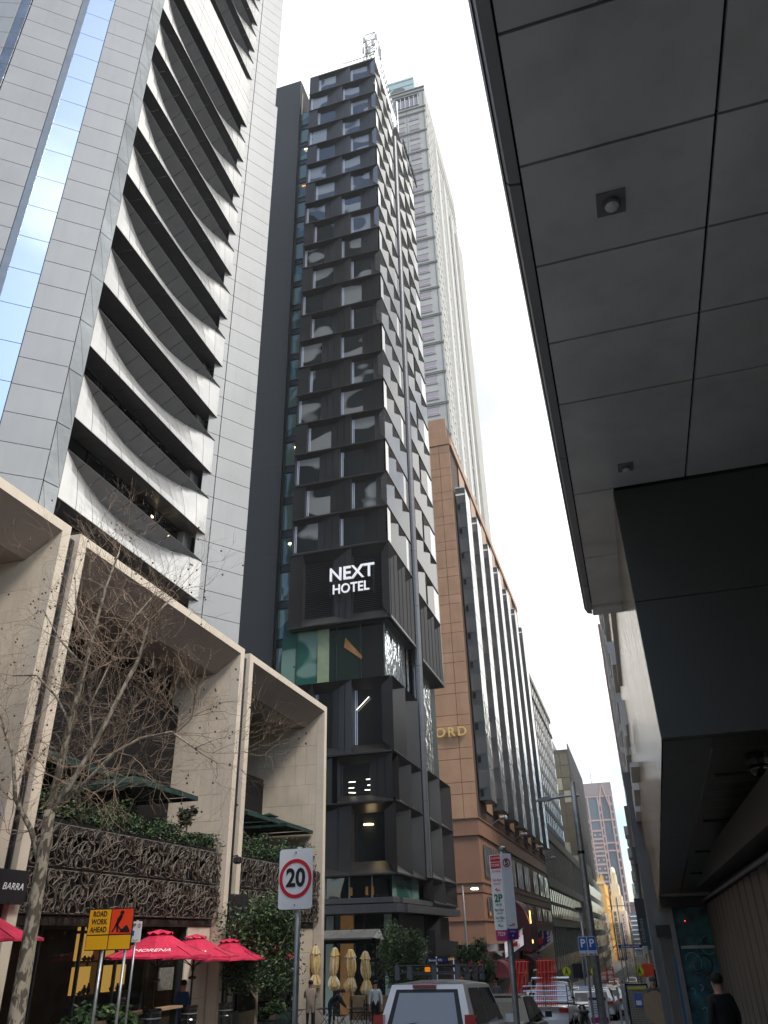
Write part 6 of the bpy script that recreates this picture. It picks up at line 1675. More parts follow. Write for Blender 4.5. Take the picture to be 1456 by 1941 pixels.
# ---- ticket machine and mesh board sign
t = thing('ticket_machine', 'white parking ticket machine with a purple header and magenta band', 'ticket machine', (-1.5, 24.3, G(24)))
b = MB(); b.box(-1.75, 24.3, G(24), -1.27, 24.5, .32); b.build('cabinet', signwhite, t)
b = MB(); b.box(-1.73, 24.285, .14, -1.29, 24.295, .20); b.build('header', signpurple, t); b = MB(); b.box(-1.73, 24.285, -.36, -1.29, 24.295, -.24); b.build('band', signmag, t)
for k in range(5):
    b = MB(); b.box(-1.70, 24.285, .06 - k * .055, -1.36, 24.292, .075 - k * .055); b.build('text_line', mat('print_grey', (.35, .33, .4), .6, var=0), t)
t = thing('notice_board', 'black framed white mesh notice board standing on the right footpath', 'sign', (-.65, 34, G(34)))
b = MB(); b.box(-1.0, 34, -1.3, -.30, 34.04, -.02); b.build('mesh_panel', mat('pale_mesh', (.62, .61, .48), .6, var=.05, scale=8), t)
b = MB(); b.box(-1.06, 33.97, -1.5, -1.0, 34.05, .04); b.box(-1.06, 33.97, -.02, -.26, 34.05, .04); b.box(-.31, 33.97, -1.5, -.26, 34.05, .04); b.build('frame', blackmetal, t)
g_ = MB()
for k in range(13): g_.box(-1.0 + k * .053, 33.985, -1.3, -.985 + k * .053, 33.995, -.12)
for k in range(22): g_.box(-1.0, 33.98, -1.28 + k * .053, -.31, 33.985, -1.268 + k * .053)
o = g_.build('mesh', mat('mesh_brown', (.16, .13, .08), .7, var=0), t)
b = MB(); b.box(-.93, 33.96, -.14, -.38, 33.975, -.07); b.build('yellow_strip', mat('notice_yellow', (.7, .62, .05), .6, var=0), t)
b = MB(); b.box(-.79, 33.955, -.68, -.52, 33.972, -.26); b.build('blue_notice', mat('notice_blue', (.08, .13, .42), .5, var=.1), t)
b = MB(); b.box(-.75, 33.948, -.62, -.56, 33.956, -.48); b.build('white_notice', signwhite, t)
b = MB(); b.box(-1.2, 33.5, G(34), -1.08, 33.6, .05); b.box(-1.35, 33.0, G(34), -1.28, 33.1, .0); b.build('side_post', steel, t)
# ================================================================== vehicles (built at the origin heading +Y, rear at y=0, then moved)
def loft(b, secs, close=True):
    """secs: list of rings (same count) -> skin"""
    n = len(secs[0]); st = []
    for s in secs:
        st.append(len(b.v)); b.v += [tuple(p) for p in s]
    for a, c in zip(st, st[1:]):
        for k in range(n):
            j = (k + 1) % n
            b.f.append((a + k, a + j, c + j, c + k)); b.mi.append(b.cur)
    if close:
        b.f.append(tuple(st[0] + k for k in range(n))); b.mi.append(b.cur); b.f.append(tuple(st[-1] + k for k in range(n))[::-1]); b.mi.append(b.cur)
def ring_sec(y, w, z0, z1, sh=.9, top=.86):
    """cross section at y: bulged sides, rounded shoulders"""
    h = z1 - z0; W = w / 2
    P = [(-W * .93, z0), (-W * .99, z0 + h * .25), (-W, z0 + h * .6), (-W * .985, z0 + h * .85), (-W * top, z1 - h * .03), (-W * top * .8, z1), (W * top * .8, z1), (W * top, z1 - h * .03), (W * .985, z0 + h * .85), (W, z0 + h * .6), (W * .99, z0 + h * .25), (W * .93, z0)]
    return [(x, y, z) for x, z in P]
def make_car(name, label, cat, L, W, H, paint, profile, cabin, group=None, rear='sedan', plate_=True, rack=False):
    """profile: [(y, z0, ztop, wfac)], cabin: (yb0, yb1, yt0, yt1, zb, zt, wb, wt)"""
    t = thing(name, label, cat, (0, 0, 0), group)
    b = MB(); loft(b, [ring_sec(y, W * wf, z0, z1) for y, z0, z1, wf in profile]); b.build('body', paint, t, smooth=True)
    yb0, yb1, yt0, yt1, zb, zt, wb, wt = cabin
    # cabin shell: pillars and roof in paint
    b = MB()
    B0, B1, T0, T1 = [(-wb / 2, yb0, zb), (wb / 2, yb0, zb)], [(-wb / 2, yb1, zb), (wb / 2, yb1, zb)], [(-wt / 2, yt0, zt), (wt / 2, yt0, zt)], [(-wt / 2, yt1, zt), (wt / 2, yt1, zt)]
    e = .06
    roof = []
    ns = 7
    for i in range(ns):
        f = i / (ns - 1); y = yt0 + (yt1 - yt0) * f; crown = .045 * math.sin(math.pi * f)
        roof.append([(-wt / 2, y, zt - .03), (-wt / 2 * .93, y, zt + .015 + crown * .6), (-wt / 2 * .5, y, zt + .035 + crown), (0, y, zt + .04 + crown), (wt / 2 * .5, y, zt + .035 + crown), (wt / 2 * .93, y, zt + .015 + crown * .6), (wt / 2, y, zt - .03), (wt / 2 * .9, y, zt - .06), (-wt / 2 * .9, y, zt - .06)])
    loft(b, roof); b.build('roof', paint, t, smooth=True)
    # dark inner cabin
    b = MB(); b.poly([B0[0], B0[1], T0[1], T0[0]]); b.poly([B1[0], B1[1], T1[1], T1[0]]); b.poly([B0[0], B1[0], T1[0], T0[0]]); b.poly([B0[1], B1[1], T1[1], T0[1]])
    b.build('cabin_shell', paint, t)
    def quad_inset(a, c, d, f, m0, m1, m2, m3, off, m, nm):
        a, c, d, f = map(Vector, (a, c, d, f))
        def P(u, v): return (a * (1 - u) + c * u) * (1 - v) + (f * (1 - u) + d * u) * v
        n = (c - a).cross(f - a).normalized(); mc = (a + c + d + f) / 4 - Vector((0, L * .42, 1.2)); n = n * (off if n.dot(mc) > 0 else -off)
        b = MB(); b.poly([P(m0, m1) + n, P(1 - m2, m1) + n, P(1 - m2, 1 - m3) + n, P(m0, 1 - m3) + n]); b.build(nm, m, t)
    o_ = .012
    if rear == 'suv': quad_inset(B0[0], B0[1], T0[1], T0[0], .085, .03, .085, .11, .006, blackmetal, 'window_surround')
    quad_inset(B0[0], B0[1], T0[1], T0[0], .14, .10, .14, .19, o_, rearglass if rear == 'suv' else carglass, 'rear_window')
    quad_inset(B1[1], B1[0], T1[0], T1[1], .06, .06, .06, .06, o_, carglass, 'windscreen')
    for sgn in (-1, 1):
        a, c, d, f = (B0[0], B1[0], T1[0], T0[0]) if sgn < 0 else (B1[1], B0[1], T0[1], T1[1])
        for k in range(2):
            lo = .05 + .47 * k; hi = 1 - (.49 + .46 * k)
            if rear == 'suv' and k == (0 if sgn < 0 else 1):
                if sgn < 0: lo = .13
                else: hi = .13
            quad_inset(a, c, d, f, lo, .09, hi, .09, o_, carglass, 'side_window')
    # wheels
    r = .34 if rear != 'suv' else .39
    for wy in (L * .2, L * .80):
        for sgn in (-1, 1):
            w = MB(); n = 20; xs_ = (sgn * W / 2 - sgn * .22, sgn * W / 2 + sgn * .01)
            w.m(rubber); w.prism([(wy + r * math.cos(2 * math.pi * i / n), r + r * math.sin(2 * math.pi * i / n)) for i in range(n)], min(xs_), max(xs_), 'x')
            wh = w.build('wheel', None, t)
            w = MB(); x1_ = sgn * (W / 2 + .015)
            w.prism([(wy + r * .62 * math.cos(2 * math.pi * i / n), r + r * .62 * math.sin(2 * math.pi * i / n)) for i in range(n)], min(x1_, sgn * W / 2), max(x1_, sgn * W / 2), 'x'); w.build('rim', carsilver, wh)
    # lights, bumper, plate
    z1 = profile[1][2]
    for sgn in (-1, 1):
        l = MB()
        if rear == 'suv': l.box(sgn * W * .40, -.02, 1.0, sgn * W * .497, .12, 1.32)
        else: l.box(sgn * W * .27, -.025, z1 - .22, sgn * W * .47, .10, z1 - .07)
        l.build('tail_light', taillight, t)
        l = MB(); l.box(sgn * W * .30, L - .10, .62, sgn * W * .45, L + .01, .78); l.build('headlight', lens_m, t)
        l = MB(); yy = yb1 - .45; l.box(sgn * W / 2, yy, zb + .02, sgn * (W / 2 + .18), yy + .08, zb + .16); l.build('wing_mirror', blackmetal if paint is not carwhite else paint, t)
    l = MB(); l.box(-W * .45, -.05, .30, W * .45, .05, .52); l.build('bumper', blackmetal if rear == 'suv' else paint, t)
    if plate_:
        l = MB(); l.box(-.19, -.06, .66, .19, -.03, .77); l.build('number_plate', signwhite, t)
    return t
def place(t, x, y, rz=0):
    t.location = (x, y, G(y) - .15); t.rotation_euler = (math.atan(-.045), 0, rz); return t
sedan_prof = [(0, .35, .82, .84), (.12, .28, .96, .95), (.8, .25, 1.0, 1.0), (1.6, .22, .95, 1), (3.2, .22, .95, 1), (3.9, .24, .90, .97), (4.5, .30, .78, .88), (4.62, .38, .66, .78)]
sedan_cab = (.75, 3.45, 1.35, 2.75, .94, 1.42, 1.60, 1.18)
hatch_cab = (.25, 3.45, .75, 2.6, .95, 1.46, 1.62, 1.25)
suv_prof = [(0, .42, 1.02, .92), (.06, .38, 1.08, .97), (.5, .34, 1.12, 1), (3.3, .34, 1.12, 1), (3.7, .36, 1.10, .98), (4.5, .42, 1.0, .9), (4.7, .5, .86, .82)]
suv_cab = (.04, 3.75, .34, 2.95, 1.08, 1.78, 1.74, 1.36)
# ---- white SUV with roof rack, nearest car
t = make_car('parked_suv', 'white four wheel drive with black roof rack and amber beacon, nearest parked car', 'car', 4.7, 1.88, 1.83, carwhite, suv_prof, suv_cab, rear='suv')
b = MB(); b.box(-.26, .275, 1.725, .18, .335, 1.775); b.build('brake_light', mat('dusty_red_lens', (.30, .07, .08), .4, var=.05), t)
b = MB(); b.tube([(-.62, .04, 1.13), (-.1, .09, 1.2), (.25, .12, 1.26)], .012, 5); b.lathe([(.045, 1.11), (.045, 1.17)], -.64, .02, 10); b.build('wiper', blackmetal, t)
b = MB(); b.tube([(.38, .03, 1.13), (.1, .06, 1.16)], .01, 5); b.build('wiper_rest', blackmetal, t)
rk = MB()
for x in (-.60, .60): 
    rk.tube([(x, .45, 1.97), (x, 2.75, 1.99)], .018, 6); rk.tube([(x, .45, 2.08), (x, 2.75, 2.10)], .022, 6)
for y in (.45, 1.0, 1.6, 2.2, 2.75):
    rk.tube([(-.60, y, 1.97), (.60, y, 1.97)], .018, 6)
rk.tube([(-.60, .45, 2.08), (.60, .45, 2.08)], .022, 6); rk.tube([(-.60, 2.75, 2.10), (.60, 2.75, 2.10)], .022, 6)
rk.build('roof_rack', blackmetal, t)
for (x, y) in ((-.36, .45), (.12, .45), (.58, .45), (-.60, .45), (.60, 1.2), (.60, 2.0), (-.6, 1.4), (.60, 2.75)):
    m = MB(); m.box(x - .045, y - .02, 1.86, x + .045, y + .02, 2.10); m.build('rack_bracket', mat('bracket_grey', (.10, .11, .13), .45, var=.1), t)
for y in (.8, 1.3, 1.8, 2.3):
    m = MB(); m.box(-.58, y, 1.955, .58, y + .07, 1.985); m.build('rack_slat', MC['bracket_grey'], t)
m = MB(); m.lathe([(.05, 1.98), (.055, 2.03), (.05, 2.08), (.03, 2.095)], -.05, .62, 12); m.build('beacon', orangelens, t)
m = MB(); m.tube([(-.36, .40, 1.83), (-.38, .38, 1.88)], .012, 5); m.build('washer_nozzle', blackmetal, t)
m = MB(); m.tube([(-.62, -.02, 1.03), (.62, -.02, 1.03)], .02, 6); m.build('door_trim', blackmetal, t)
place(t, -4.06, 15.8)
# ---- dark hatch in front of it
t = make_car('parked_car', 'dark grey hatchback with pale roof parked just ahead of the white four wheel drive', 'car', 4.4, 1.78, 1.5, cardark, sedan_prof, hatch_cab, 'cars parked along the kerb')
b = MB(); b.box(-.52, 1.0, 1.50, .52, 2.4, 1.53); b.build('sunroof', mat('dusty_roof', (.33, .34, .35), .5, var=.3, scale=8), t)
place(t, -3.95, 22.6)
# ---- white ute with rails carrying barriers
t = make_car('utility_truck', 'white tray truck with chrome rails loaded with red barrier panels', 'truck', 5.2, 1.85, 1.8, carwhite, [(0, .5, .95, .95), (.1, .45, .98, 1), (2.9, .45, .98, 1), (3.2, .4, 1.1, 1), (4.4, .4, 1.05, .98), (5.1, .5, .8, .85)], (2.75, 4.5, 3.0, 3.9, 1.05, 1.75, 1.7, 1.35), rear='ute', plate_=True)
for z in (1.15, 1.32, 1.49, 1.66):
    for x in (-.88, .88):
        m = MB(); m.tube([(x, .05, z), (x, 2.65, z)], .022, 6); m.build('side_rail', chrome, t)
    m = MB(); m.tube([(-.88, .05, z), (.88, .05, z)], .022, 6); m.build('tail_rail', chrome, t)
m = MB(); m.tube([(.88, 2.65, .95), (.88, 2.65, 1.75), (.8, 2.65, 1.95), (-.8, 2.65, 1.95), (-.88, 2.65, 1.75), (-.88, 2.65, .95)], .035, 8); m.build('headboard_hoop', chrome, t)
for x in (-.88, 0, .88):
    m = MB(); m.tube([(x, .05, .95), (x, .05, 1.7)], .025, 6); m.build('stake', chrome, t)
place(t, -4.3, 36.5)
# ---- stacks of red and white barrier fence panels
def barrier_stack(x, y, label, n, lean, w=.85, h=1.95):
    t = thing('barrier_stack', label, 'barrier', (x, y, G(y)), 'stacks of red pedestrian barrier panels')
    g = G(y) + .35
    for i in range(n):
        xx = x + i * .095; yy = y + i * .035
        b = MB().m(redplastic); top = Vector((xx - lean * 1.0, yy, g + h)); bot = Vector((xx, yy, g))
        dirx = Vector((.0, .93, 0)) ; 
        for k in range(9):
            f = k / 8.0; p = bot + Vector((0, w * f, 0)); q_ = top + Vector((0, w * f, 0))
            b.m(redplastic if k in (0, 8) or k % 2 else signwhite)
            b.tube([p, q_], .016, 4)
        b.m(redplastic)
        b.tube([bot, bot + Vector((0, w, 0))], .025, 4); b.tube([top, top + Vector((0, w, 0))], .025, 4)
        mid = (top + bot) / 2; b.tube([mid, mid + Vector((0, w, 0))], .025, 4)
        b.build('barrier_panel', None, t)
    for i in range(0, n, 2):
        m = MB(); m.tube([(x + i * .095 - lean, y, g + h), (x + i * .095 - lean, y, g + h + .07)], .02, 5); m.build('hook', redplastic, t)
def barrier_face(x, y, label, n, tilt):
    """panels stood on end, slats running up and down, facing the camera"""
    t = thing('barrier_stack', label, 'barrier', (x, y, G(y)), 'stacks of red pedestrian barrier panels')
    g = G(y) + .55; h = 1.85
    for i in range(n):
        b = MB(); xo = x + i * .075; yo = y + i * .05; W_ = .42
        for k in range(5):
            f = k / 4.0; b.m(redplastic if k % 2 == 0 else signwhite if i % 2 else redplastic)
            b.tube([(xo + W_ * f * .8 + tilt[0], yo, g - .25), (xo + W_ * f * .6 + tilt[1], yo + .2, g + h)], .017, 4)
        b.m(redplastic)
        for v in (.0, .28, .55, .8, 1.0):
            b.tube([(xo + tilt[0] + (tilt[1] - tilt[0]) * v, yo, g - .25 + (h + .25) * v), (xo + tilt[0] + (tilt[1] - tilt[0]) * v + W_ * .7, yo + .05, g - .25 + (h + .25) * v)], .016, 4)
        b.build('barrier_panel', None, t)
        m = MB(); m.tube([(xo + tilt[1] + .08, yo + .2, g + h), (xo + tilt[1] + .08, yo + .2, g + h + .08)], .022, 5); m.build('hook', redplastic, t)
    m = MB(); m.box(x - .2, y - .3, G(y) + .1, x + .9, y + .6, G(y) + .3); m.build('foot_block', redplastic, t)
barrier_face(-6.05, 38, 'left stack of red barrier panels leaning inward on the tray truck', 6, (-.12, .35))
barrier_face(-4.75, 37, 'right stack of red and white barrier panels leaning outward at the truck', 7, (-.0, .20))
# ---- row of cars farther along
def lightbar(t, z):
    m = MB(); m.box(-.5, 1.9, z, .5, 2.05, z + .1); m.build('light_bar', taillight, t)
def taxi_sign(t):
    m = MB(); m.prism([(-.3, 1.47), (.3, 1.47), (.22, 1.62), (-.22, 1.62)], 1.6, 1.75, 'y'); m.build('roof_sign', mat('taxi_sign', (.6, .66, .8), .4, var=0), t)
SP = sedan_prof; SC = sedan_cab
cars = [
    (-5.9, 46, carwhite, SC, 'white sedan beside the tray truck with a red light bar', 'bar'),
    (-3.3, 43.0, carwhite, SC, 'white taxi with a pale roof sign, nearest right of the tray truck', 'taxi'),
    (-3.1, 50, carwhite, hatch_cab, 'white hatchback taxi behind the double P post', 'taxi'),
    (-6.4, 56, carsilver, SC, 'silver sedan in the traffic lane beside the crossing sign', None),
    (-6.2, 70, carwhite, hatch_cab, 'white hatchback waiting in the lane before the far crossing', None),
    (-4.6, 84, carwhite, SC, 'white sedan stopped near the black sign board', None),
    (-3.0, 100, carred, SC, 'red sedan before the construction lift', None),
    (-5.6, 134, carred, hatch_cab, 'small red car beyond the far crossing', None),
    (-2.75, 57.5, carwhite, SC, 'white sedan with red tail lights right of the light pole', None),
    (-3.1, 64, carwhite, hatch_cab, 'white hatchback two cars beyond the light pole', None),
    (-2.7, 70, cardark, SC, 'dark red edged sedan ahead of the white sedan', None),
    (-4.2, 76, carsilver, SC, 'silver sedan in the moving lane far along', 'taxi'),
    (-2.6, 78, carred, hatch_cab, 'red hatchback behind the notice board', None),
    (-2.4, 92, carwhite, SC, 'white sedan near the street name sign', None),
    (-4.9, 96, carsilver, hatch_cab, 'silver hatchback far down the lane', None),
    (-2.3, 112, cardark, hatch_cab, 'dark hatchback near the far crossing', None),
    (-5.2, 120, carwhite, SC, 'white sedan at the far crossing', None),
    (-3.2, 140, carwhite, hatch_cab, 'small white car near the end of the visible road', None)]
protos = {}
for (x, y, p, cab, lab, extra) in cars:
    key = (p.name, cab is SC)
    if key not in protos:
        c = make_car('parked_car', lab, 'car', 4.6, 1.78, 1.45, p, SP, cab, 'cars parked along the kerb'); protos[key] = c
    else:
        c = copy_tree(protos[key]); c['label'] = lab
        for ch in list(c.children):
            if ch.name.split('.')[0] in ('light_bar', 'roof_sign'): bpy.data.objects.remove(ch)
    c.location = (0, 0, 0); c.rotation_euler = (0, 0, 0)
    if extra == 'bar': lightbar(c, 1.47)
    if extra == 'taxi': taxi_sign(c)
    place(c, x, y)
# red construction lift in the distance
t = thing('red_lift', 'small red construction lift standing in the road far down the street', 'construction lift', (-5.2, 105, G(105)))
for k in range(5):
    z = G(105) + .6 + k * .5
    m = MB(); m.box(-5.9, 105, z, -4.3, 105.1, z + .12); m.build('platform_rail', signorg, t)
for x in (-5.9, -5.1, -4.4):
    m = MB(); m.box(x, 105, G(105), x + .14, 105.2, G(105) + 3.0); m.build('mast', signorg, t)

# black scooter between the truck and the ticket machine
t = thing('motor_scooter', 'black motor scooter parked beside the ticket machine', 'scooter', (0, 0, 0))
b = MB(); loft(b, [[(x * w_, y, z0 + (z1 - z0) * z) for x, z in ((-.5, 0), (-.6, .5), (-.35, 1), (.35, 1), (.6, .5), (.5, 0))] for y, w_, z0, z1 in ((0, .2, .5, .78), (.25, .34, .38, .82), (.7, .32, .34, .80), (.85, .22, .30, .45), (1.2, .26, .28, .40), (1.32, .34, .30, 1.0), (1.45, .22, .5, 1.05))]); b.build('body', cardark, t, smooth=True)
b = MB(); loft(b, [[(x * w_, y, z) for x, z in ((-.5, z0), (-.5, z1), (.5, z1), (.5, z0))] for y, w_, z0, z1 in ((.02, .22, .80, .88), (.3, .32, .82, .92), (.85, .26, .80, .86))]); b.build('seat', rubber, t)
for y in (.25, 1.5):
    b = MB(); b.prism([(y + .24 * math.cos(a), .24 + .24 * math.sin(a)) for a in [i * math.pi / 8 for i in range(16)]], -.06, .06, 'x'); b.build('wheel', rubber, t)
b = MB(); b.tube([(-.32, 1.3, 1.08), (0, 1.42, 1.05), (.32, 1.3, 1.08)], .02, 6); b.build('handlebar', blackmetal, t)
for s_ in (-1, 1):
    b = MB(); b.tube([(s_ * .25, 1.35, 1.07), (s_ * .30, 1.38, 1.28)], .008, 5); b.lathe([(.01, 1.24), (.06, 1.28), (.06, 1.31), (.01, 1.34)], s_ * .31, 1.38, 10, 1, .3); b.build('mirror', blackmetal, t)
place(t, -2.62, 33.5, .1)
# ================================================================== people: one skinned body each
def person(label, x, y, rz, cloth_top, cloth_leg, pose='stand', hairm=hair, arms='down', scale=1.0, lean=0.0, skinm=skin, hood=None, coat=False):
    t = thing('person', label, 'person', (0, 0, 0))
    H = 1.75
    J = {'pelvis': (0, 0, .93), 'waist': (0, .0, 1.08), 'chest': (0, .0, 1.28), 'neck': (0, .0, 1.47), 'head0': (0, -.015, 1.565), 'head1': (0, -.02, 1.655),
         'shL': (-.18, .0, 1.425), 'shR': (.18, .0, 1.425), 'elL': (-.26, .02, 1.14), 'elR': (.26, .02, 1.14), 'wrL': (-.27, -.06, .90), 'wrR': (.27, -.06, .90), 'haL': (-.27, -.08, .82), 'haR': (.27, -.08, .82),
         'hpL': (-.10, 0, .90), 'hpR': (.10, 0, .90), 'knL': (-.11, -.02, .50), 'knR': (.11, -.02, .50), 'anL': (-.11, .03, .09), 'anR': (.11, .03, .09), 'toL': (-.12, -.14, .04), 'toR': (.12, -.14, .04)}
    if arms == 'hold':
        J.update(elL=(-.25, -.10, 1.16), elR=(.25, -.10, 1.16), wrL=(-.14, -.32, 1.16), wrR=(.14, -.32, 1.16), haL=(-.08, -.38, 1.18), haR=(.08, -.38, 1.18))
    if arms == 'phone':
        J.update(elR=(.24, -.05, 1.15), wrR=(.12, -.28, 1.22), haR=(.08, -.34, 1.26))
    if pose == 'walk':
        J.update(knL=(-.11, -.20, .52), anL=(-.11, -.30, .12), toL=(-.11, -.46, .07), knR=(.11, .10, .50), anR=(.11, .36, .20), toR=(.11, .30, .06))
    if pose == 'bend':
        import math as _m
        def rot(p, a, piv=(0, 0, .95)):
            yy, zz = p[1] - piv[1], p[2] - piv[2]
            return (p[0], piv[1] + yy * _m.cos(a) - zz * _m.sin(a), piv[2] + yy * _m.sin(a) + zz * _m.cos(a))
        for k in ('waist', 'chest', 'neck', 'head0', 'head1', 'shL', 'shR'): J[k] = rot(J[k], .95 if k != 'waist' else .5)
        J.update(elL=(-.22, -.55, .95), elR=(.22, -.55, .95), wrL=(-.12, -.72, .80), wrR=(.12, -.72, .80), haL=(-.08, -.78, .77), haR=(.08, -.78, .77))
    if lean:
        for k in J:
            if J[k][2] > .95: J[k] = (J[k][0], J[k][1] - lean * (J[k][2] - .95), J[k][2])
    E_ = [('pelvis', 'waist'), ('waist', 'chest'), ('chest', 'neck'), ('neck', 'head0'), ('head0', 'head1'), ('chest', 'shL'), ('chest', 'shR'), ('shL', 'elL'), ('elL', 'wrL'), ('wrL', 'haL'), ('shR', 'elR'), ('elR', 'wrR'), ('wrR', 'haR'), ('pelvis', 'hpL'), ('pelvis', 'hpR'), ('hpL', 'knL'), ('knL', 'anL'), ('anL', 'toL'), ('hpR', 'knR'), ('knR', 'anR'), ('anR', 'toR')]
    Rr = {'pelvis': (.15, .11), 'waist': (.145, .105), 'chest': (.17, .12), 'neck': (.066, .066), 'head0': (.085, .095), 'head1': (.092, .105), 'shL': (.085, .08), 'shR': (.085, .08), 'elL': (.060, .058), 'elR': (.060, .058), 'wrL': (.036, .034), 'wrR': (.036, .034), 'haL': (.036, .026), 'haR': (.036, .026), 'hpL': (.10, .10), 'hpR': (.10, .10), 'knL': (.066, .066), 'knR': (.066, .066), 'anL': (.046, .046), 'anR': (.046, .046), 'toL': (.045, .035), 'toR': (.045, .035)}
    if coat:
        Rr['pelvis'] = (.19, .15); Rr['hpL'] = (.13, .13); Rr['hpR'] = (.13, .13); Rr['chest'] = (.2, .14); Rr['waist'] = (.18, .14)
    names = list(J); me = bpy.data.meshes.new('body'); me.from_pydata([J[k] for k in names], [(names.index(a), names.index(c)) for a, c in E_], [])
    o = bpy.data.objects.new('body', me); COL.objects.link(o)
    md = o.modifiers.new('skin', 'SKIN'); md.use_smooth_shade = True; o.modifiers.new('sub', 'SUBSURF').levels = 1; o.modifiers['sub'].render_levels = 1
    sv = me.skin_vertices[0].data
    for i, k in enumerate(names): sv[i].radius = Rr[k]; sv[i].use_root = (k == 'pelvis')
    dg = bpy.context.evaluated_depsgraph_get(); m2 = bpy.data.meshes.new_from_object(o.evaluated_get(dg)); bpy.data.objects.remove(o)
    m2.materials.clear()
    shoe = blackmetal
    for mm in (cloth_top, cloth_leg, skinm, shoe): m2.materials.append(mm)
    JV = {k: Vector(v) for k, v in J.items()}
    for p in m2.polygons:
        c = p.center; best, bi = 9, None
        for a, d in E_:
            A, B_ = JV[a], JV[d]; ab = B_ - A; f = max(0, min(1, (c - A).dot(ab) / max(1e-9, ab.length_squared))); dist = (c - A - ab * f).length
            if dist < best: best, bi = dist, (a, d)
        s = set(bi)
        if s & {'head1'} or bi == ('neck', 'head0'): i = 2
        elif s & {'haL', 'haR'}: i = 2
        elif s & {'toL', 'toR'}: i = 3
        elif s & {'knL', 'knR', 'anL', 'anR', 'hpL', 'hpR'}: i = 1
        else: i = 0
        if coat and i == 1 and c.z > .62: i = 0
        p.material_index = i; p.use_smooth = True
    o = bpy.data.objects.new('body', m2); COL.objects.link(o); o.parent = t
    # hair cap, face details, fingers
    h1 = JV['head1']; up = (JV['head1'] - JV['neck']).normalized()
    hb = MB(); hc = h1 + Vector((0, .018, .03))
    prof = [(.095, -.04), (.104, .01), (.098, .055), (.07, .095), (.02, .112)]
    hb.lathe([(r, z) for r, z in prof], 0, 0, 14, 1, 1.05); hb.v = [(a + hc.x, b_ + hc.y, c + hc.z) for a, b_, c in hb.v]
    hb.build('hair' if not hood else 'hood', hood or hairm, t, smooth=True)
    f = MB(); fc = h1 + Vector((0, -.10, -.045)); f.m(skinm)
    f.prism([(fc.y + .03, fc.z + .04), (fc.y - .025, fc.z - .01), (fc.y + .03, fc.z - .02)], -.013, .013, 'x')
    f.m(signblack)
    for s in (-1, 1): f.box(s * .034 - .012, fc.y + .008, fc.z + .035, s * .034 + .012, fc.y + .02, fc.z + .047)
    f.m(mat('lips', (.35, .12, .10), .6, var=0)); f.box(-.025, fc.y + .005, fc.z - .05, .025, fc.y + .02, fc.z - .04)
    f.m(skinm)
    for s in (-1, 1): f.box(s * .085, fc.y + .09, fc.z + .0, s * .10, fc.y + .12, fc.z + .055)
    f.build('face', None, t)
    for w_, h_ in (('wrL', 'haL'), ('wrR', 'haR')):
        d = (JV[h_] - JV[w_]).normalized(); side = Vector((1, 0, 0)); fb = MB()
        for k in range(4):
            off = side * (k - 1.5) * .018; L_ = (.065, .078, .072, .055)[k]
            p0 = JV[h_] + off + d * .02; p1 = p0 + d * L_ * .6; p2 = p1 + (d + Vector((0, -.3, -.2))).normalized() * L_ * .5
            fb.tube([p0, p1, p2], [.0095, .009, .007], 5)
        th = JV[h_] + side * (.035 if 'L' in h_ else -.035); fb.tube([th, th + (d * .6 + Vector((0, -.5, .2))).normalized() * .05], [.011, .008], 5)
        fb.build('fingers', skinm, t)
    t.scale = (scale,) * 3
    t.location = (x, y, G(y)); t.rotation_euler = (0, 0, rz)
    return t
navy_c = mat('navy_cloth', (.015, .05, .13), .85, var=.15, scale=6); beige_c = mat('beige_cloth', (.52, .40, .30), .85, var=.1, scale=6); black_c = mat('black_cloth', (.01, .01, .012), .85, var=.1)
white_c = mat('offwhite_cloth', (.62, .66, .62), .85, var=.06); green_c = mat('dark_green_cloth', (.02, .035, .03), .85, var=.1); jean_c = mat('dark_denim', (.02, .03, .055), .85, var=.15); olive_c = mat('olive_coat', (.10, .085, .05), .85, var=.15)
grey_c = mat('grey_knit', (.13, .14, .15), .9, var=.1)
person('person in a blue jacket seen from behind beside the second umbrella', -14.3, 25.4, R(165), navy_c, jean_c, scale=1.02, coat=True)
person('person in a beige top standing beside the leftmost furled umbrella', -14.55, 37.0, R(200), beige_c, black_c, scale=1.02, arms='hold', coat=True)
person('person in black bending over a bistro table', -13.75, 37.3, R(105), black_c, jean_c, pose='bend')
person('person in an off white shirt with a dark bag strap right of the furled umbrellas', -11.75, 37.6, R(20), white_c, black_c)
person('person in a dark jacket walking on the right footpath beyond the cardboard', .85, 46, R(40), green_c, black_c, pose='walk', arms='phone', scale=1.0)
t = person('person in a grey beanie and olive coat carrying a large sheet of cardboard', -.07, 30.6, R(10), olive_c, black_c, arms='hold', hood=grey_c, scale=1.0)
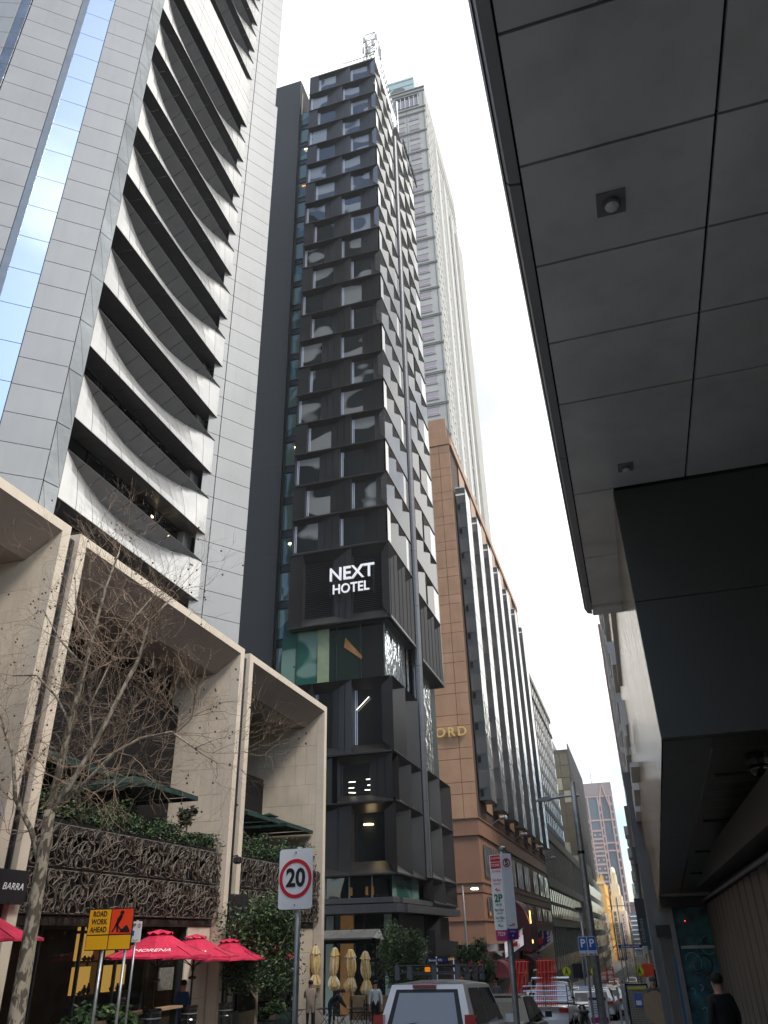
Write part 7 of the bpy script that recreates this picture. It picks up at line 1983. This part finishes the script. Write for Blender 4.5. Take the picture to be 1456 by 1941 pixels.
c = thing('cardboard_sheet', 'large brown cardboard sheet held in front of the person in the beanie', 'cardboard', (-.02, 30, -.5))
b = MB(); b.prism([(-.40, -.09), (-.12, .02), (.02, .03), (.28, -.16), (.40, -.32), (.41, -.98), (.15, -1.1), (-.25, -.85), (-.46, -.62), (-.44, -.35)], 30.12, 30.14, 'y'); b.build('sheet', cardboard, c)
for (x, y, l, a, d) in ((1.02, 16.2, 'dark silhouetted person passing in front of the mural', black_c, black_c), (-.05, 60, 'distant person in black on the right footpath behind the notice board', black_c, black_c), (.15, 66, 'distant person in dark red on the right footpath', mat('wine_cloth', (.16, .02, .02), .8, var=.1), black_c), (-9.9, 58, 'person standing near the brown hotel corner on the left footpath', grey_c, black_c), (-10.4, 78, 'person in black on the left footpath beyond the shrubby tree', black_c, jean_c), (-1.4, 84, 'distant worker in a yellow vest near the right kerb', signfluo, black_c), (-10.0, 92, 'distant person near the maroon awnings', navy_c, black_c)):
    person(l, x, y, R(rnd.choice((0, 170, 30))) if 'silh' not in l else R(-150), a, d, skinm=skin, hood=black_c if 'silh' in l else None, coat='silh' in l, scale=1.0 if 'silh' not in l else .98)
for (x, y, l) in ((-14.6, 22.6, 'seated cafe customer in dark clothes behind the first umbrella drum'),):
    person(l, x, y, R(90), black_c, black_c, scale=.78)
# ================================================================== thin bright air in the street
hz = MB(); hz.box(-40, -62, -11, 20, 705, 209)
ho = hz.build('haze', None); tag(ho, kind='stuff')
hm = bpy.data.materials.new('haze_air'); hm.use_nodes = True; hn = hm.node_tree
for n_ in list(hn.nodes):
    if n_.type != 'OUTPUT_MATERIAL': hn.nodes.remove(n_)
pv = hn.nodes.new('ShaderNodeVolumePrincipled'); pv.inputs['Color'].default_value = (.95, .95, .95, 1); pv.inputs['Density'].default_value = 0.0003; pv.inputs['Anisotropy'].default_value = .3
hn.links.new(pv.outputs[0], [n_ for n_ in hn.nodes if n_.type == 'OUTPUT_MATERIAL'][0].inputs['Volume'])
ho.data.materials.append(hm)
